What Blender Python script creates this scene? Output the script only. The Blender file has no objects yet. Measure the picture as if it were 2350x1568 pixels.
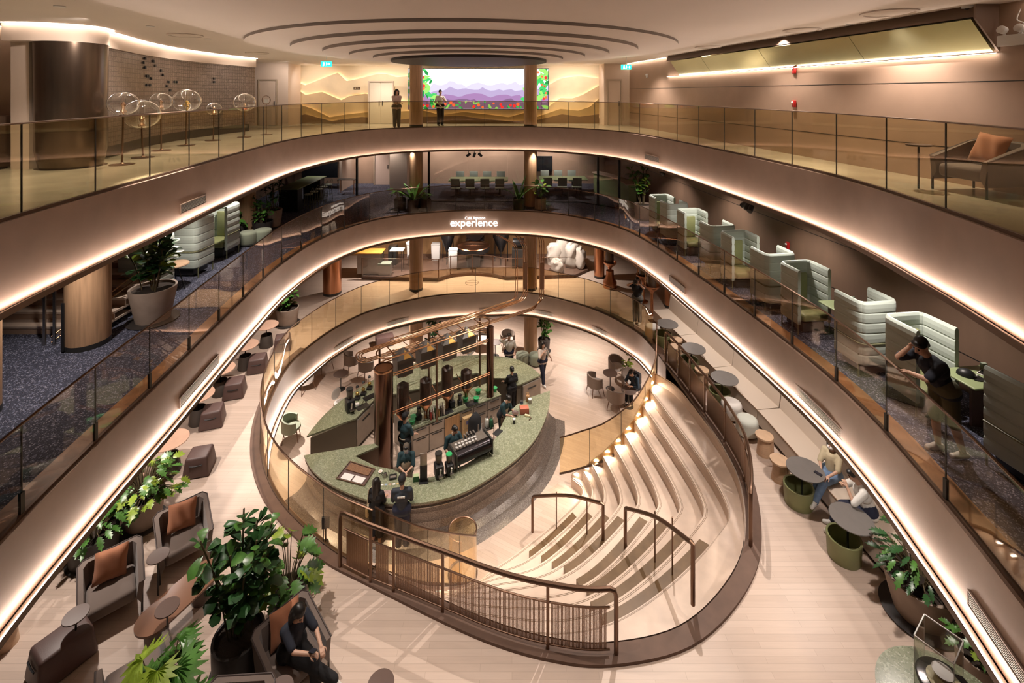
import bpy, bmesh, math, random
from mathutils import Vector as V, Matrix, noise
from mathutils.geometry import tessellate_polygon
C = bpy.context.scene.collection
random.seed(7)
PI = math.pi
sin, cos = math.sin, math.cos
F, CX, HY, CAMZ = 1100.0, 1175.0, 213.0, 11.7
Z1, Z2, Z3, Z4, ZC = 0.0, 3.0, 6.6, 10.2, 13.05
def P(px, py, z):
    """point of the plane at height z that the photograph shows at px, py"""
    y = F*(CAMZ-z)/(py-HY)
    return V(((px-CX)*y/F, y, z))
def PY(px, py, y):
    return V(((px-CX)*y/F, y, CAMZ-(py-HY)*y/F))
def lerp(a, b, t): return a+(b-a)*t
def spline(pts, n=8, closed=False):
    pts = [V(p) for p in pts]; out = []; N = len(pts)
    for i in range(N if closed else N-1):
        g = (lambda k: pts[k % N]) if closed else (lambda k: pts[max(0, min(N-1, k))])
        p0, p1, p2, p3 = g(i-1), g(i), g(i+1), g(i+2)
        for k in range(n):
            t = k/n
            out.append(.5*((2*p1)+(p2-p0)*t+(2*p0-5*p1+4*p2-p3)*t*t+(3*p1-p0-3*p2+p3)*t**3))
    if not closed: out.append(pts[-1])
    return out
def resample(pts, n):
    d = [0]
    for a, b in zip(pts, pts[1:]): d.append(d[-1]+(b-a).length)
    out = []; j = 0
    for i in range(n+1):
        s = d[-1]*i/n
        while j < len(d)-2 and d[j+1] < s: j += 1
        out.append(pts[j].lerp(pts[j+1], (s-d[j])/max(1e-9, d[j+1]-d[j])))
    return out
def plen(pts): return sum((b-a).length for a, b in zip(pts, pts[1:]))
def offset2(pts, d, closed=True):
    """move a plan curve sideways (positive = to the left of its direction)"""
    N = len(pts); out = []
    for i in range(N):
        a = pts[(i-1) % N] if closed else pts[max(0, i-1)]
        b = pts[(i+1) % N] if closed else pts[min(N-1, i+1)]
        t = b-a; t = V((t.x, t.y)); t.normalize()
        out.append(V((pts[i].x-t.y*d, pts[i].y+t.x*d, pts[i].z if len(pts[i]) > 2 else 0)))
    return out
def z_(pts, z): return [V((p[0], p[1], z)) for p in pts]

class MB:
    def __init__(s): s.v = []; s.f = []; s.m = []; s.cur = 0
    def add(s, vs, fs, M=None):
        o = len(s.v)
        s.v += [(M @ V(v)) if M else V(v) for v in vs]
        s.f += [[i+o for i in f] for f in fs]; s.m += [s.cur]*len(fs); return s
    def box(s, c, d, M=None, taper=1.0):
        x, y, z = d[0]/2, d[1]/2, d[2]/2; cx, cy, cz = c; t = taper
        vs = [(cx-x, cy-y, cz-z), (cx+x, cy-y, cz-z), (cx+x, cy+y, cz-z), (cx-x, cy+y, cz-z),
              (cx-x*t, cy-y*t, cz+z), (cx+x*t, cy-y*t, cz+z), (cx+x*t, cy+y*t, cz+z), (cx-x*t, cy+y*t, cz+z)]
        return s.add(vs, [[0, 3, 2, 1], [4, 5, 6, 7], [0, 1, 5, 4], [1, 2, 6, 5], [2, 3, 7, 6], [3, 0, 4, 7]], M)
    def rbox(s, c, d, r=.03, M=None, taper=1.0, seg=2):
        """box with rounded edges"""
        bm = bmesh.new(); bmesh.ops.create_cube(bm, size=1)
        for v in bm.verts:
            k = taper if v.co.z > 0 else 1
            v.co = V((c[0]+v.co.x*d[0]*k, c[1]+v.co.y*d[1]*k, c[2]+v.co.z*d[2]))
        bmesh.ops.bevel(bm, geom=list(bm.edges), offset=min(r, .48*min(d)), segments=seg, profile=.5, affect='EDGES')
        s.bm(bm, M); return s
    def bm(s, bm, M=None):
        bm.verts.index_update()
        s.add([v.co.copy() for v in bm.verts], [[v.index for v in f.verts] for f in bm.faces], M); bm.free(); return s
    def lathe(s, prof, n=24, c=(0, 0, 0), M=None, sx=1, sy=1):
        vs = []; fs = []; K = len(prof)
        for r, z in prof:
            for i in range(n):
                a = 2*PI*i/n; vs.append((c[0]+r*sx*cos(a), c[1]+r*sy*sin(a), c[2]+z))
        for k in range(K-1):
            for i in range(n):
                j = (i+1) % n; fs.append([k*n+i, k*n+j, (k+1)*n+j, (k+1)*n+i])
        if prof[0][0] > 1e-6: fs.append(list(range(n))[::-1])
        if prof[-1][0] > 1e-6: fs.append([(K-1)*n+i for i in range(n)])
        return s.add(vs, fs, M)
    def cyl(s, p0, p1, r0, r1=None, n=12): return s.tube([p0, p1], r0, n, r1=r1)
    def tube(s, pts, r, n=8, closed=False, r1=None, flat=None):
        pts = [V(p) for p in pts]; N = len(pts); vs = []; fs = []
        up = V((0, 0, 1)); prev = None
        for i in range(N):
            a = pts[(i-1) % N] if closed else pts[max(0, i-1)]
            b = pts[(i+1) % N] if closed else pts[min(N-1, i+1)]
            t = (b-a).normalized()
            if prev is None:
                ref = up if abs(t.z) < .95 else V((1, 0, 0))
                u = t.cross(ref).normalized()
            else:
                u = prev-t*prev.dot(t)
                u = u.normalized() if u.length > 1e-6 else t.cross(up).normalized()
            prev = u; w = u.cross(t)
            rr = r if r1 is None else lerp(r, r1, i/max(1, N-1))
            if isinstance(r, (list, tuple)): rr = r[i]
            ru, rw = (rr, rr) if flat is None else (rr*flat[0], rr*flat[1])
            for k in range(n):
                an = 2*PI*(k+.5)/n; vs.append(pts[i]+u*cos(an)*ru+w*sin(an)*rw)
        for i in range(N if closed else N-1):
            for k in range(n):
                j = (k+1) % n; i2 = (i+1) % N
                fs.append([i*n+k, i*n+j, i2*n+j, i2*n+k])
        if not closed: fs += [list(range(n))[::-1], [(N-1)*n+k for k in range(n)]]
        return s.add(vs, fs)
    def sph(s, c, r, n=12, m=8, M=None):
        r = (r, r, r) if isinstance(r, (int, float)) else r
        vs = [(c[0], c[1], c[2]-r[2])]; fs = []
        for k in range(1, m):
            b = -PI/2+PI*k/m
            for i in range(n):
                a = 2*PI*i/n; vs.append((c[0]+r[0]*cos(b)*cos(a), c[1]+r[1]*cos(b)*sin(a), c[2]+r[2]*sin(b)))
        vs.append((c[0], c[1], c[2]+r[2]))
        for i in range(n): fs.append([0, 1+(i+1) % n, 1+i])
        for k in range(m-2):
            for i in range(n):
                j = (i+1) % n; a = 1+k*n; fs.append([a+i, a+j, a+n+j, a+n+i])
        a = 1+(m-2)*n
        for i in range(n): fs.append([a+i, a+(i+1) % n, len(vs)-1])
        return s.add(vs, fs, M)
    def cap(s, p0, p1, r0, r1, n=12):
        """capsule with a radius at each end"""
        p0, p1 = V(p0), V(p1); t = p1-p0; L = t.length
        t = t/L if L > 1e-6 else V((0, 0, 1)); pts = []; rs = []
        for a in (-1.4, -1.0, -.5): pts.append(p0+t*r0*sin(a)); rs.append(r0*cos(a))
        pts.append(p0); rs.append(r0); pts.append(p1 if L > 1e-6 else p0+t*1e-4); rs.append(r1)
        for a in (.5, 1.0, 1.4): pts.append(pts[4]+t*r1*sin(a)); rs.append(r1*cos(a))
        return s.tube(pts, rs, n)
    def strip(s, A, B, closed=False):
        N = len(A); o = list(A)+list(B); fs = []
        for i in range(N if closed else N-1):
            j = (i+1) % N; fs.append([i, j, N+j, N+i])
        return s.add(o, fs)
    def wall(s, A, z0, z1, closed=False): return s.strip(z_(A, z0), z_(A, z1), closed)
    def poly(s, loops, z, flip=False):
        L = [[V((p[0], p[1], 0)) for p in l] for l in loops]
        tri = tessellate_polygon(L); flat = [V((p.x, p.y, z)) for l in L for p in l]
        fs = []
        for t in tri:
            a, b, c = (flat[i] for i in t); n = (b-a).cross(c-a).z
            t = list(t)
            if (n < 0) != flip: t = t[::-1]
            fs.append(t)
        return s.add(flat, fs)
    def prism(s, loop, z0, z1, M=None):
        """solid with the plan outline loop"""
        n0 = len(s.v); n = len(loop); L = [V((p[0], p[1], 0)) for p in loop]
        ar = sum(a.x*b.y-b.x*a.y for a, b in zip(L, L[1:]+L[:1]))
        if ar < 0: L = L[::-1]
        tri = tessellate_polygon([L]); vs = [(p.x, p.y, z0) for p in L]+[(p.x, p.y, z1) for p in L]; fs = []
        for t in tri:
            a, b, c = (L[i] for i in t)
            t = list(t) if (b-a).cross(c-a).z > 0 else list(t)[::-1]
            fs.append([i+n for i in t]); fs.append(t[::-1])
        for i in range(n):
            j = (i+1) % n; fs.append([i, j, n+j, n+i])
        return s.add(vs, fs, M)
    def mesh(s, name, mats, smooth=35):
        me = bpy.data.meshes.new(name); me.from_pydata([tuple(v) for v in s.v], [], s.f); me.update()
        for m in (mats if isinstance(mats, (list, tuple)) else [mats]): me.materials.append(m)
        if any(s.m): me.polygons.foreach_set('material_index', s.m)
        if smooth:
            me.shade_smooth()
            me.set_sharp_from_angle(angle=math.radians(smooth))
        return me
    def build(s, name, mats, parent=None, smooth=35, label=None):
        o = bpy.data.objects.new(name, s.mesh(name, mats, smooth)); C.objects.link(o)
        if parent: o.parent = parent
        if label: o['label'] = label
        return o
def tag(o, label, cat, group=None, kind=None):
    o['label'] = label; o['category'] = cat
    if group: o['group'] = group
    if kind: o['kind'] = kind
    return o
def thing(name, label, cat, loc=(0, 0, 0), rz=0, group=None, sc=None):
    o = bpy.data.objects.new(name, None); C.objects.link(o); o.empty_display_size = .1
    o.location = loc; o.rotation_euler = (0, 0, rz)
    if sc: o.scale = (sc, sc, sc)
    return tag(o, label, cat, group)
def struct(name, mb, m, smooth=35, label=None, cat=None, parent=None):
    o = mb.build(name, m, parent, smooth)
    if not parent: o['kind'] = 'structure'
    if label: o['label'] = label; o['category'] = cat
    return o
KIDS = {}
def kids(o):
    return [c for c in o.children]
def dup(root, loc, rz, label, group=None, sc=None):
    r = root.copy(); C.objects.link(r); r.location = loc; r.rotation_euler = (0, 0, rz); r['label'] = label
    if group: r['group'] = group
    if sc: r.scale = (sc, sc, sc)
    for ch in kids(root):
        c = ch.copy(); C.objects.link(c); c.parent = r
        for g in kids(ch):
            d = g.copy(); C.objects.link(d); d.parent = c
    return r
class Maker:
    """first placing builds the thing, later ones copy it"""
    def __init__(s, fn): s.fn = fn; s.root = None; s.n = 0
    def __call__(s, loc, rz, label, group=None, sc=None):
        if s.root is None:
            s.root = s.fn(label); r = s.root; r.location = loc; r.rotation_euler = (0, 0, rz)
            if sc: r.scale = (sc, sc, sc)
            if group: r['group'] = group
            return r
        return dup(s.root, loc, rz, label, group, sc)

# ---------- materials
MATS = {}
def newmat(name):
    m = bpy.data.materials.new(name); m.use_nodes = True; nt = m.node_tree
    return m, nt, nt.nodes['Principled BSDF']
def nd(nt, t, **k):
    n = nt.nodes.new(t)
    for a, b in k.items():
        if a in n.inputs: n.inputs[a].default_value = b
        else: setattr(n, a, b)
    return n
def mat(name, col, rough=.5, metal=0., var=0., scale=6., bump=0., bscale=60., emit=None, estr=0., spec=None, stretch=None, sheen=0, coat=0):
    if name in MATS: return MATS[name]
    m, nt, b = newmat(name); L = nt.links.new
    b.inputs['Base Color'].default_value = (*col, 1); b.inputs['Roughness'].default_value = rough
    b.inputs['Metallic'].default_value = metal
    if spec is not None: b.inputs['Specular IOR Level'].default_value = spec
    if sheen: b.inputs['Sheen Weight'].default_value = sheen
    if coat: b.inputs['Coat Weight'].default_value = coat
    if emit: b.inputs['Emission Color'].default_value = (*emit, 1); b.inputs['Emission Strength'].default_value = estr
    if var or bump:
        tc = nd(nt, 'ShaderNodeTexCoord'); mp = nd(nt, 'ShaderNodeMapping'); L(tc.outputs['Object'], mp.inputs['Vector'])
        if stretch: mp.inputs['Scale'].default_value = stretch
    if var:
        n = nd(nt, 'ShaderNodeTexNoise', Scale=scale, Detail=5.); L(mp.outputs[0], n.inputs['Vector'])
        r = nd(nt, 'ShaderNodeValToRGB'); L(n.outputs['Fac'], r.inputs[0])
        r.color_ramp.elements[0].position = .3; r.color_ramp.elements[1].position = .7
        r.color_ramp.elements[0].color = (*[max(0, c*(1-var)) for c in col], 1)
        r.color_ramp.elements[1].color = (*[min(1, c*(1+var)) for c in col], 1)
        L(r.outputs[0], b.inputs['Base Color'])
    if bump:
        n2 = nd(nt, 'ShaderNodeTexNoise', Scale=bscale, Detail=3.); L(mp.outputs[0], n2.inputs['Vector'])
        bp = nd(nt, 'ShaderNodeBump', Strength=bump, Distance=.01); L(n2.outputs['Fac'], bp.inputs['Height']); L(bp.outputs[0], b.inputs['Normal'])
    MATS[name] = m; return m
def planks(name, c1, c2, mortar, bw, bh, rot=0., rough=.4, grain=.12):
    m, nt, b = newmat(name); L = nt.links.new
    tc = nd(nt, 'ShaderNodeTexCoord'); mp = nd(nt, 'ShaderNodeMapping'); mp.inputs['Rotation'].default_value = (0, 0, rot)
    L(tc.outputs['Object'], mp.inputs['Vector'])
    br = nd(nt, 'ShaderNodeTexBrick', Scale=1.); br.inputs['Brick Width'].default_value = bw; br.inputs['Row Height'].default_value = bh
    br.inputs['Mortar Size'].default_value = .003; br.inputs['Mortar Smooth'].default_value = .2; br.inputs['Bias'].default_value = 0
    br.inputs['Color1'].default_value = (*c1, 1); br.inputs['Color2'].default_value = (*c2, 1); br.inputs['Mortar'].default_value = (*mortar, 1)
    br.offset = .37; L(mp.outputs[0], br.inputs['Vector'])
    mp2 = nd(nt, 'ShaderNodeMapping'); mp2.inputs['Scale'].default_value = (1.2, 14, 1); L(mp.outputs[0], mp2.inputs['Vector'])
    n = nd(nt, 'ShaderNodeTexNoise', Scale=2.5, Detail=6.); L(mp2.outputs[0], n.inputs['Vector'])
    mx = nd(nt, 'ShaderNodeMixRGB', blend_type='MULTIPLY'); mx.inputs[0].default_value = 1
    r = nd(nt, 'ShaderNodeValToRGB'); r.color_ramp.elements[0].color = (1-grain, 1-grain, 1-grain, 1); r.color_ramp.elements[1].color = (1, 1, 1, 1)
    L(n.outputs['Fac'], r.inputs[0]); L(br.outputs['Color'], mx.inputs[1]); L(r.outputs[0], mx.inputs[2]); L(mx.outputs[0], b.inputs['Base Color'])
    b.inputs['Roughness'].default_value = rough; MATS[name] = m; return m
def specks(name, base, specs, rough=.35, size=60., metal=0., bump=0):
    """terrazzo or flecked carpet: base colour with chips of the colours in specs [(colour, threshold), ...]"""
    m, nt, b = newmat(name); L = nt.links.new
    tc = nd(nt, 'ShaderNodeTexCoord'); prev = None
    n0 = nd(nt, 'ShaderNodeTexNoise', Scale=1.3, Detail=3.); L(tc.outputs['Object'], n0.inputs['Vector'])
    r0 = nd(nt, 'ShaderNodeValToRGB'); r0.color_ramp.elements[0].color = (*[c*.85 for c in base], 1); r0.color_ramp.elements[1].color = (*[min(1, c*1.15) for c in base], 1)
    L(n0.outputs['Fac'], r0.inputs[0]); prev = r0.outputs[0]
    for k, (c, th) in enumerate(specs):
        v = nd(nt, 'ShaderNodeTexVoronoi', Scale=size*(1+.6*k)); L(tc.outputs['Object'], v.inputs['Vector'])
        sp = nd(nt, 'ShaderNodeSeparateColor'); L(v.outputs['Color'], sp.inputs[0])
        g = nd(nt, 'ShaderNodeMath', operation='GREATER_THAN'); g.inputs[1].default_value = th; L(sp.outputs[k % 3], g.inputs[0])
        mx = nd(nt, 'ShaderNodeMixRGB'); mx.inputs[2].default_value = (*c, 1); L(g.outputs[0], mx.inputs[0]); L(prev, mx.inputs[1]); prev = mx.outputs[0]
    L(prev, b.inputs['Base Color']); b.inputs['Roughness'].default_value = rough; b.inputs['Metallic'].default_value = metal
    MATS[name] = m; return m
def glass(name, tint, refl=1.0, rough=0.02):
    """thin pane: tinted see-through with a mirror share that grows at grazing angles"""
    m, nt, b = newmat(name); L = nt.links.new; nt.nodes.remove(b)
    out = nt.nodes['Material Output']; t = nd(nt, 'ShaderNodeBsdfTransparent'); t.inputs[0].default_value = (*tint, 1)
    g = nd(nt, 'ShaderNodeBsdfGlossy'); g.inputs['Roughness'].default_value = rough; g.inputs[0].default_value = (1, .97, .92, 1)
    fr = nd(nt, 'ShaderNodeFresnel', IOR=1.45); ge = nd(nt, 'ShaderNodeNewGeometry'); mr = nd(nt, 'ShaderNodeMapRange')
    mr.inputs['To Min'].default_value = 1.45; mr.inputs['To Max'].default_value = 1/1.45; L(ge.outputs['Backfacing'], mr.inputs['Value']); L(mr.outputs[0], fr.inputs['IOR'])
    mu = nd(nt, 'ShaderNodeMath', operation='MULTIPLY'); mu.inputs[1].default_value = refl
    L(fr.outputs[0], mu.inputs[0]); mx = nd(nt, 'ShaderNodeMixShader'); L(mu.outputs[0], mx.inputs[0]); L(t.outputs[0], mx.inputs[1]); L(g.outputs[0], mx.inputs[2])
    L(mx.outputs[0], out.inputs[0]); MATS[name] = m; return m
def emis(name, col, s):
    if name in MATS: return MATS[name]
    m, nt, b = newmat(name); nt.nodes.remove(b); e = nd(nt, 'ShaderNodeEmission'); e.inputs[0].default_value = (*col, 1); e.inputs[1].default_value = s
    nt.links.new(e.outputs[0], nt.nodes['Material Output'].inputs[0]); MATS[name] = m; return m
WARM = (1.0, .74, .52)
M_floor = planks('floor oak', (.67, .53, .44), (.60, .465, .38), (.5, .38, .3), 1.3, .10, 0, .42, .14)
M_floor1 = planks('lower oak', (.66, .515, .42), (.58, .445, .355), (.48, .36, .28), 1.3, .11, .5, .42, .14)
M_step = mat('step oak', (.64, .50, .40), .4, var=.1, scale=3, stretch=(1, 1, 8))
M_dstep = mat('smoked oak step', (.145, .085, .038), .4, var=.15, scale=5)
M_carpet = specks('slate carpet', (.050, .054, .085), [((.17, .18, .26), .80), ((.36, .36, .45), .93), ((.02, .02, .035), .8)], .9, 42)
M_stone = mat('polished travertine floor', (.50, .44, .33), .18, var=.12, scale=1.6)
M_fascia = mat('champagne brown fascia', (.30, .205, .155), .38, .25, var=.08, scale=2.5)
M_lip = mat('bronze lip', (.12, .075, .05), .35, .4)
M_curb = mat('brown stone curb', (.13, .072, .048), .62, var=.15, scale=4)
M_trimwood = mat('amber wood edge', (.36, .175, .075), .4, var=.25, scale=4)
M_ceil = mat('pale plaster ceiling', (.80, .71, .645), .8, var=.02, scale=.6)
M_soff = mat('taupe soffit', (.42, .31, .24), .7)
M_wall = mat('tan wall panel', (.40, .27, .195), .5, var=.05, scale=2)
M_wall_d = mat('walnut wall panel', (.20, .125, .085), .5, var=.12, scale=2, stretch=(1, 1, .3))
M_pale = mat('pale wall', (.66, .52, .42), .7)
M_colw = mat('oak column', (.42, .26, .15), .45, var=.18, scale=3, stretch=(6, 6, .4))
M_copperd = mat('dark copper', (.13, .072, .05), .2, .9, var=.15, scale=2, stretch=(6, 6, .3))
M_copper = mat('brushed copper', (.55, .26, .14), .28, 1., var=.12, scale=3, stretch=(8, 8, .3))
M_bronze = mat('bronze tube', (.19, .115, .078), .34, .85)
M_brass = mat('rose brass tube', (.55, .34, .21), .25, 1.)
M_black = mat('matt black', (.012, .012, .013), .45)
M_dark = mat('dark grey metal', (.05, .048, .045), .4, .5)
M_steel = mat('brushed steel', (.45, .42, .39), .3, 1., var=.1, scale=5, stretch=(1, 1, 12))
M_gsteel = mat('grey cabinet steel', (.33, .29, .25), .38, .5, var=.08, scale=4)
M_white = mat('white lacquer', (.78, .76, .74), .45)
M_led = emis('warm led strip', (1., .85, .745), 20.)
M_line = emis('soffit light line', (1., .84, .70), 9.)
M_lamp = emis('lamp lens', (1., .85, .68), 14.)
G4 = glass('amber glass', (.87, .83, .70), .9)
G3 = glass('smoke glass', (.86, .81, .76), 1.1)
G2 = glass('honey glass', (.95, .87, .71), .8)
GC = glass('clear glass', (.975, .975, .97), 1.3)
GB = glass('globe glass', (.96, .96, .96), 3.0)
M_green = specks('sage terrazzo', (.215, .235, .15), [((.30, .32, .22), .75), ((.15, .17, .10), .78), ((.38, .37, .29), .93)], .3, 30)
M_sage = mat('sage cloth', (.30, .34, .25), .85, bump=.3, bscale=220, sheen=.3)
M_mint = mat('pale mint quilt', (.45, .51, .455), .75, bump=.12, bscale=160, sheen=.2)
M_olive = mat('olive leather', (.235, .25, .11), .5, var=.06)
M_olivem = mat('olive enamel', (.175, .175, .095), .5)
M_tgreen = mat('green laminate', (.30, .36, .185), .4)
M_taupe = mat('taupe cloth', (.165, .125, .105), .85, bump=.3, bscale=240, sheen=.3)
M_plum = mat('plum leather', (.105, .062, .055), .5, var=.08, bump=.1, bscale=90)
M_rust = mat('rust cushion', (.42, .17, .085), .8, bump=.25, bscale=200, sheen=.3)
M_pink = mat('pink stone table top', (.52, .33, .24), .3, var=.06)
M_grey = mat('grey stone table top', (.17, .155, .145), .3, var=.05)
M_leaf = mat('green leaf', (.06, .16, .028), .35, var=.4, scale=7)
M_leafd = mat('dark leaf', (.022, .075, .020), .38, var=.4, scale=7)
M_leafy = mat('lime leaf', (.23, .33, .035), .35, var=.3, scale=7)
M_stem = mat('plant stem', (.10, .075, .035), .7)
M_soil = mat('soil', (.03, .02, .014), .95, bump=.6, bscale=70)
M_pot = mat('taupe planter', (.33, .255, .205), .6, var=.08, scale=5)
M_potd = mat('charcoal planter', (.035, .03, .028), .5)
M_wood = mat('light oak stool', (.58, .39, .25), .5, var=.12, scale=4, stretch=(1, 1, 8))
M_hpot = mat('taupe pedestal', (.085, .068, .058), .6)
# ---------- camera
cam = bpy.data.cameras.new('camera'); co = bpy.data.objects.new('camera', cam); C.objects.link(co)
cam.sensor_width = 36; cam.lens = F/2350*36; cam.shift_y = -(784-HY)/2350; cam.clip_start = .05; cam.clip_end = 200
co.location = (0, 0, CAMZ); co.rotation_euler = (PI/2, 0, 0); bpy.context.scene.camera = co
# ---------- the atrium void (upper two floors share one edge) and the oval opening below
E = spline([(-3.2, -.6), (-4.9, 2.2), (-5.65, 5.0), (-5.95, 6.8), (-6.15, 8.6), (-6.36, 10.2), (-6.58, 12), (-6.78, 14.3), (-6.6, 16.5), (-5.95, 18.3), (-4.8, 19.55),
  (-2.9, 20.35), (-.8, 20.55), (1.3, 20.2), (2.9, 19.2), (4.05, 17.8), (4.65, 15.9), (5.05, 13.5), (5.35, 11.3), (5.58, 9.0), (5.55, 7.5), (5.35, 6.2), (5.1, 5.0), (4.4, 2.4), (3.0, -.4), (0, -1.2)], 6, True)
OP = [(-2.5, 8.75), (-3.5, 9.22), (-4.85, 10.2), (-5.8, 11.3), (-6.45, 12.5), (-6.85, 13.8), (-7.05, 15.2), (-6.9, 16.2), (-6.5, 17.5), (-5.7, 18.85), (-4.5, 19.8), (-3.0, 20.45),
  (-.9, 20.7), (1.0, 20.6), (3.2, 19.2), (4.39, 17.56), (4.75, 16.4), (4.88, 15.2), (4.98, 14.2), (5.12, 12.7), (5.17, 11.7), (5.05, 10.6), (4.5, 9.3), (3.75, 8.45), (2.7, 7.78), (1.5, 7.55), (.6, 7.62), (-.3, 7.85), (-1.33, 8.25)]
O = spline(OP, 6, True)
def oseg(i0, i1):
    """stretch of the opening edge between two of its listed points"""
    n = len(OP); k = (i1-i0) % n
    return [O[(i0*6+j) % len(O)] for j in range(k*6+1)]
RECT = [(-16, -3.5), (12, -3.5), (12, 30), (-16, 30)]
def seg(curve, test): return [p for p in curve if test(p)]
EF = [p for p in E]                                            # full loop
i0 = min(range(len(E)), key=lambda i: (V((-4.9, 2.2, 0))-V((E[i].x, E[i].y, 0))).length)
i1 = min(range(len(E)), key=lambda i: (V((4.4, 2.4, 0))-V((E[i].x, E[i].y, 0))).length)
EV = E[i0:i1+1]                                                # the stretch the picture shows
# floors and their soffits
b = MB(); b.poly([RECT, offset2(E, .02)], Z4); struct('floor_upper', b, M_stone, 0)
b = MB(); b.poly([RECT, offset2(E, .42)], Z3); struct('floor_carpet', b, M_carpet, 0)
b = MB(); b.poly([offset2(E, .42), offset2(E, .0)], Z3); struct('trim_1', b, M_trimwood, 0)
b = MB(); b.poly([RECT, O], Z2); struct('floor_main', b, M_floor, 0)
b = MB(); b.poly([[(-16, 4), (12, 4), (12, 30), (-16, 30)]], Z1); struct('floor_lower', b, M_floor1, 0)
for k, (zb, cv) in enumerate(((Z4-.95, E), (Z3-.93, E), (Z2-.88, O))):
    b = MB(); b.poly([RECT, offset2(cv, -.02)], zb, True); struct('ceiling_%s' % ('carpet', 'main', 'lower')[k], b, M_soff, 0)
def fascia(name, cv, ztop, zb, closed=False):
    b = MB(); b.wall(offset2(cv, 0, closed), ztop+.03, zb, closed); b.strip(z_(offset2(cv, .12, closed), ztop+.03), z_(cv, ztop+.03), closed)
    struct('trim_%s_fascia' % name, b, M_fascia, 60)
    b = MB(); a0 = offset2(cv, .0, closed); a1 = offset2(cv, -.13, closed); a2 = offset2(cv, -.115, closed)
    b.strip(z_(a0, zb-.03), z_(a1, zb-.03), closed); b.strip(z_(a1, zb-.03), z_(a1, zb+.045), closed)
    b.strip(z_(a1, zb+.045), z_(a2, zb+.045), closed); o = struct('trim_%s_lip' % name, b, M_lip, 60); b = MB(); b.strip(z_(a2, zb+.045), z_(a2, zb), closed); b.strip(z_(a2, zb), z_(a0, zb), closed); b.build('channel', M_pale, o, 60)
    b = MB(); b.strip(z_(offset2(cv, -.070, closed), zb+.008), z_(offset2(cv, -.105, closed), zb+.008), closed)
    o = struct('trim_%s_led' % name, b, M_led, 0); return o
fascia('upper', E, Z4, Z4-.95, True); fascia('carpet', E, Z3, Z3-.93, True)
OF = oseg(1, 17)
fascia('main', OF, Z2, Z2-.88)
# ---------- glass railings
def glass_rail(label, cv, z, g, h=1.1, step=1.22, out=.07, brackets=False, railr=.018, railmat=None, zend=None):
    pts = offset2(cv, out, False); L = plen([V((p.x, p.y, 0)) for p in pts]); n = max(1, round(L/step)); per = 5
    rs = resample([V((p.x, p.y, 0)) for p in pts], n*per)
    t = thing('glass_railing', label, 'railing', (0, 0, 0))
    zz = lambda i: z+.03 if zend is None else lerp(z, zend, i/(n*per))
    def ring(i, j): return rs[i:j+1]
    for k in range(n):
        q = rs[k*per:(k+1)*per+1]; q = [q[0].lerp(q[1], .02)]+q[1:-1]+[q[-1].lerp(q[-2], .02)]
        a = offset2(q, .006, False); c = offset2(q, -.006, False); b = MB()
        lo = [zz(k*per+m) for m in range(len(q))]
        A0 = [V((p.x, p.y, lo[m])) for m, p in enumerate(a)]; A1 = [p+V((0, 0, h)) for p in A0]
        C0 = [V((p.x, p.y, lo[m])) for m, p in enumerate(c)]; C1 = [p+V((0, 0, h)) for p in C0]
        b.strip(A0, A1); b.strip(C1, C0); b.strip(A1, C1)
        b.build('glass_panel', g, t, 50)
        if brackets and k:
            p = rs[k*per]; b = MB(); b.box((p.x, p.y, z+.17), (.035, .05, .30)); b.build('bracket', M_dark, t, 0)
        if k:
            p = rs[k*per]; z0 = zz(k*per); b = MB(); b.box((p.x, p.y, z0+h/2), (.014, .014, h)); b.build('joint_seal', M_dark, t, 0)
    b = MB(); b.tube([V((p.x, p.y, zz(i)+h+.005)) for i, p in enumerate(rs)], railr, 6, flat=(1.2, .7)); b.build('top_rail', railmat or M_bronze, t)
    b = MB(); b.tube([V((p.x, p.y, zz(i)+.02)) for i, p in enumerate(rs)], .03, 4, flat=(1.2, 1)); b.build('base_channel', M_lip, t)
    return t
glass_rail('amber glass railing around the edge of the top floor', EV, Z4, G4)
glass_rail('smoky glass railing around the dark blue carpet floor', EV, Z3, G3, brackets=True)
A_ = [(1310.9, 1094.9), (1337.7, 1080), (1357, 1063.6), (1382.4, 1045.8), (1407.7, 1022), (1431.5, 995), (1455.3, 966.8), (1474.7, 931), (1491, 895), (1503, 856.6)]
A3 = [P(x, y, .3*(k+1)) for k, (x, y) in enumerate(A_)]
B3 = [V(p) for p in ((-.86, 11.13, 0), (-.96, 10.8, 0), (-1.075, 10.47, 0), (-1.22, 10.16, 0), (-1.37, 9.85, 0), (-1.54, 9.57, 0), (-1.71, 9.29, 0), (-1.95, 9.1, 0), (-2.19, 8.9, 0), (-2.45, 8.75, 0))]
glass_rail('honey glass railing around the oval opening above the bar', oseg(0, 16), Z2, G2, brackets=False)
gA = [p for p in A3[::-1]]; gA = [V((4.78, 15.9, 0))]+[V((p.x, p.y, 0)) for p in gA]+[V((1.45, 14.4, 0))]
glass_rail('sloping glass side panel on the far side of the curved stairs', gA, Z2+.03, G2, 1.1, .9, .03, zend=.25)
gB = [V((-2.5, 8.75, 0))]+[V((p.x, p.y, 0)) for p in B3[::-1]]+[V((-.86, 11.4, 0))]
glass_rail('sloping glass side panel by the rolled glass screen', gB, Z2+.03, G2, 1.1, 1.0, 0, zend=.06)
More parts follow.
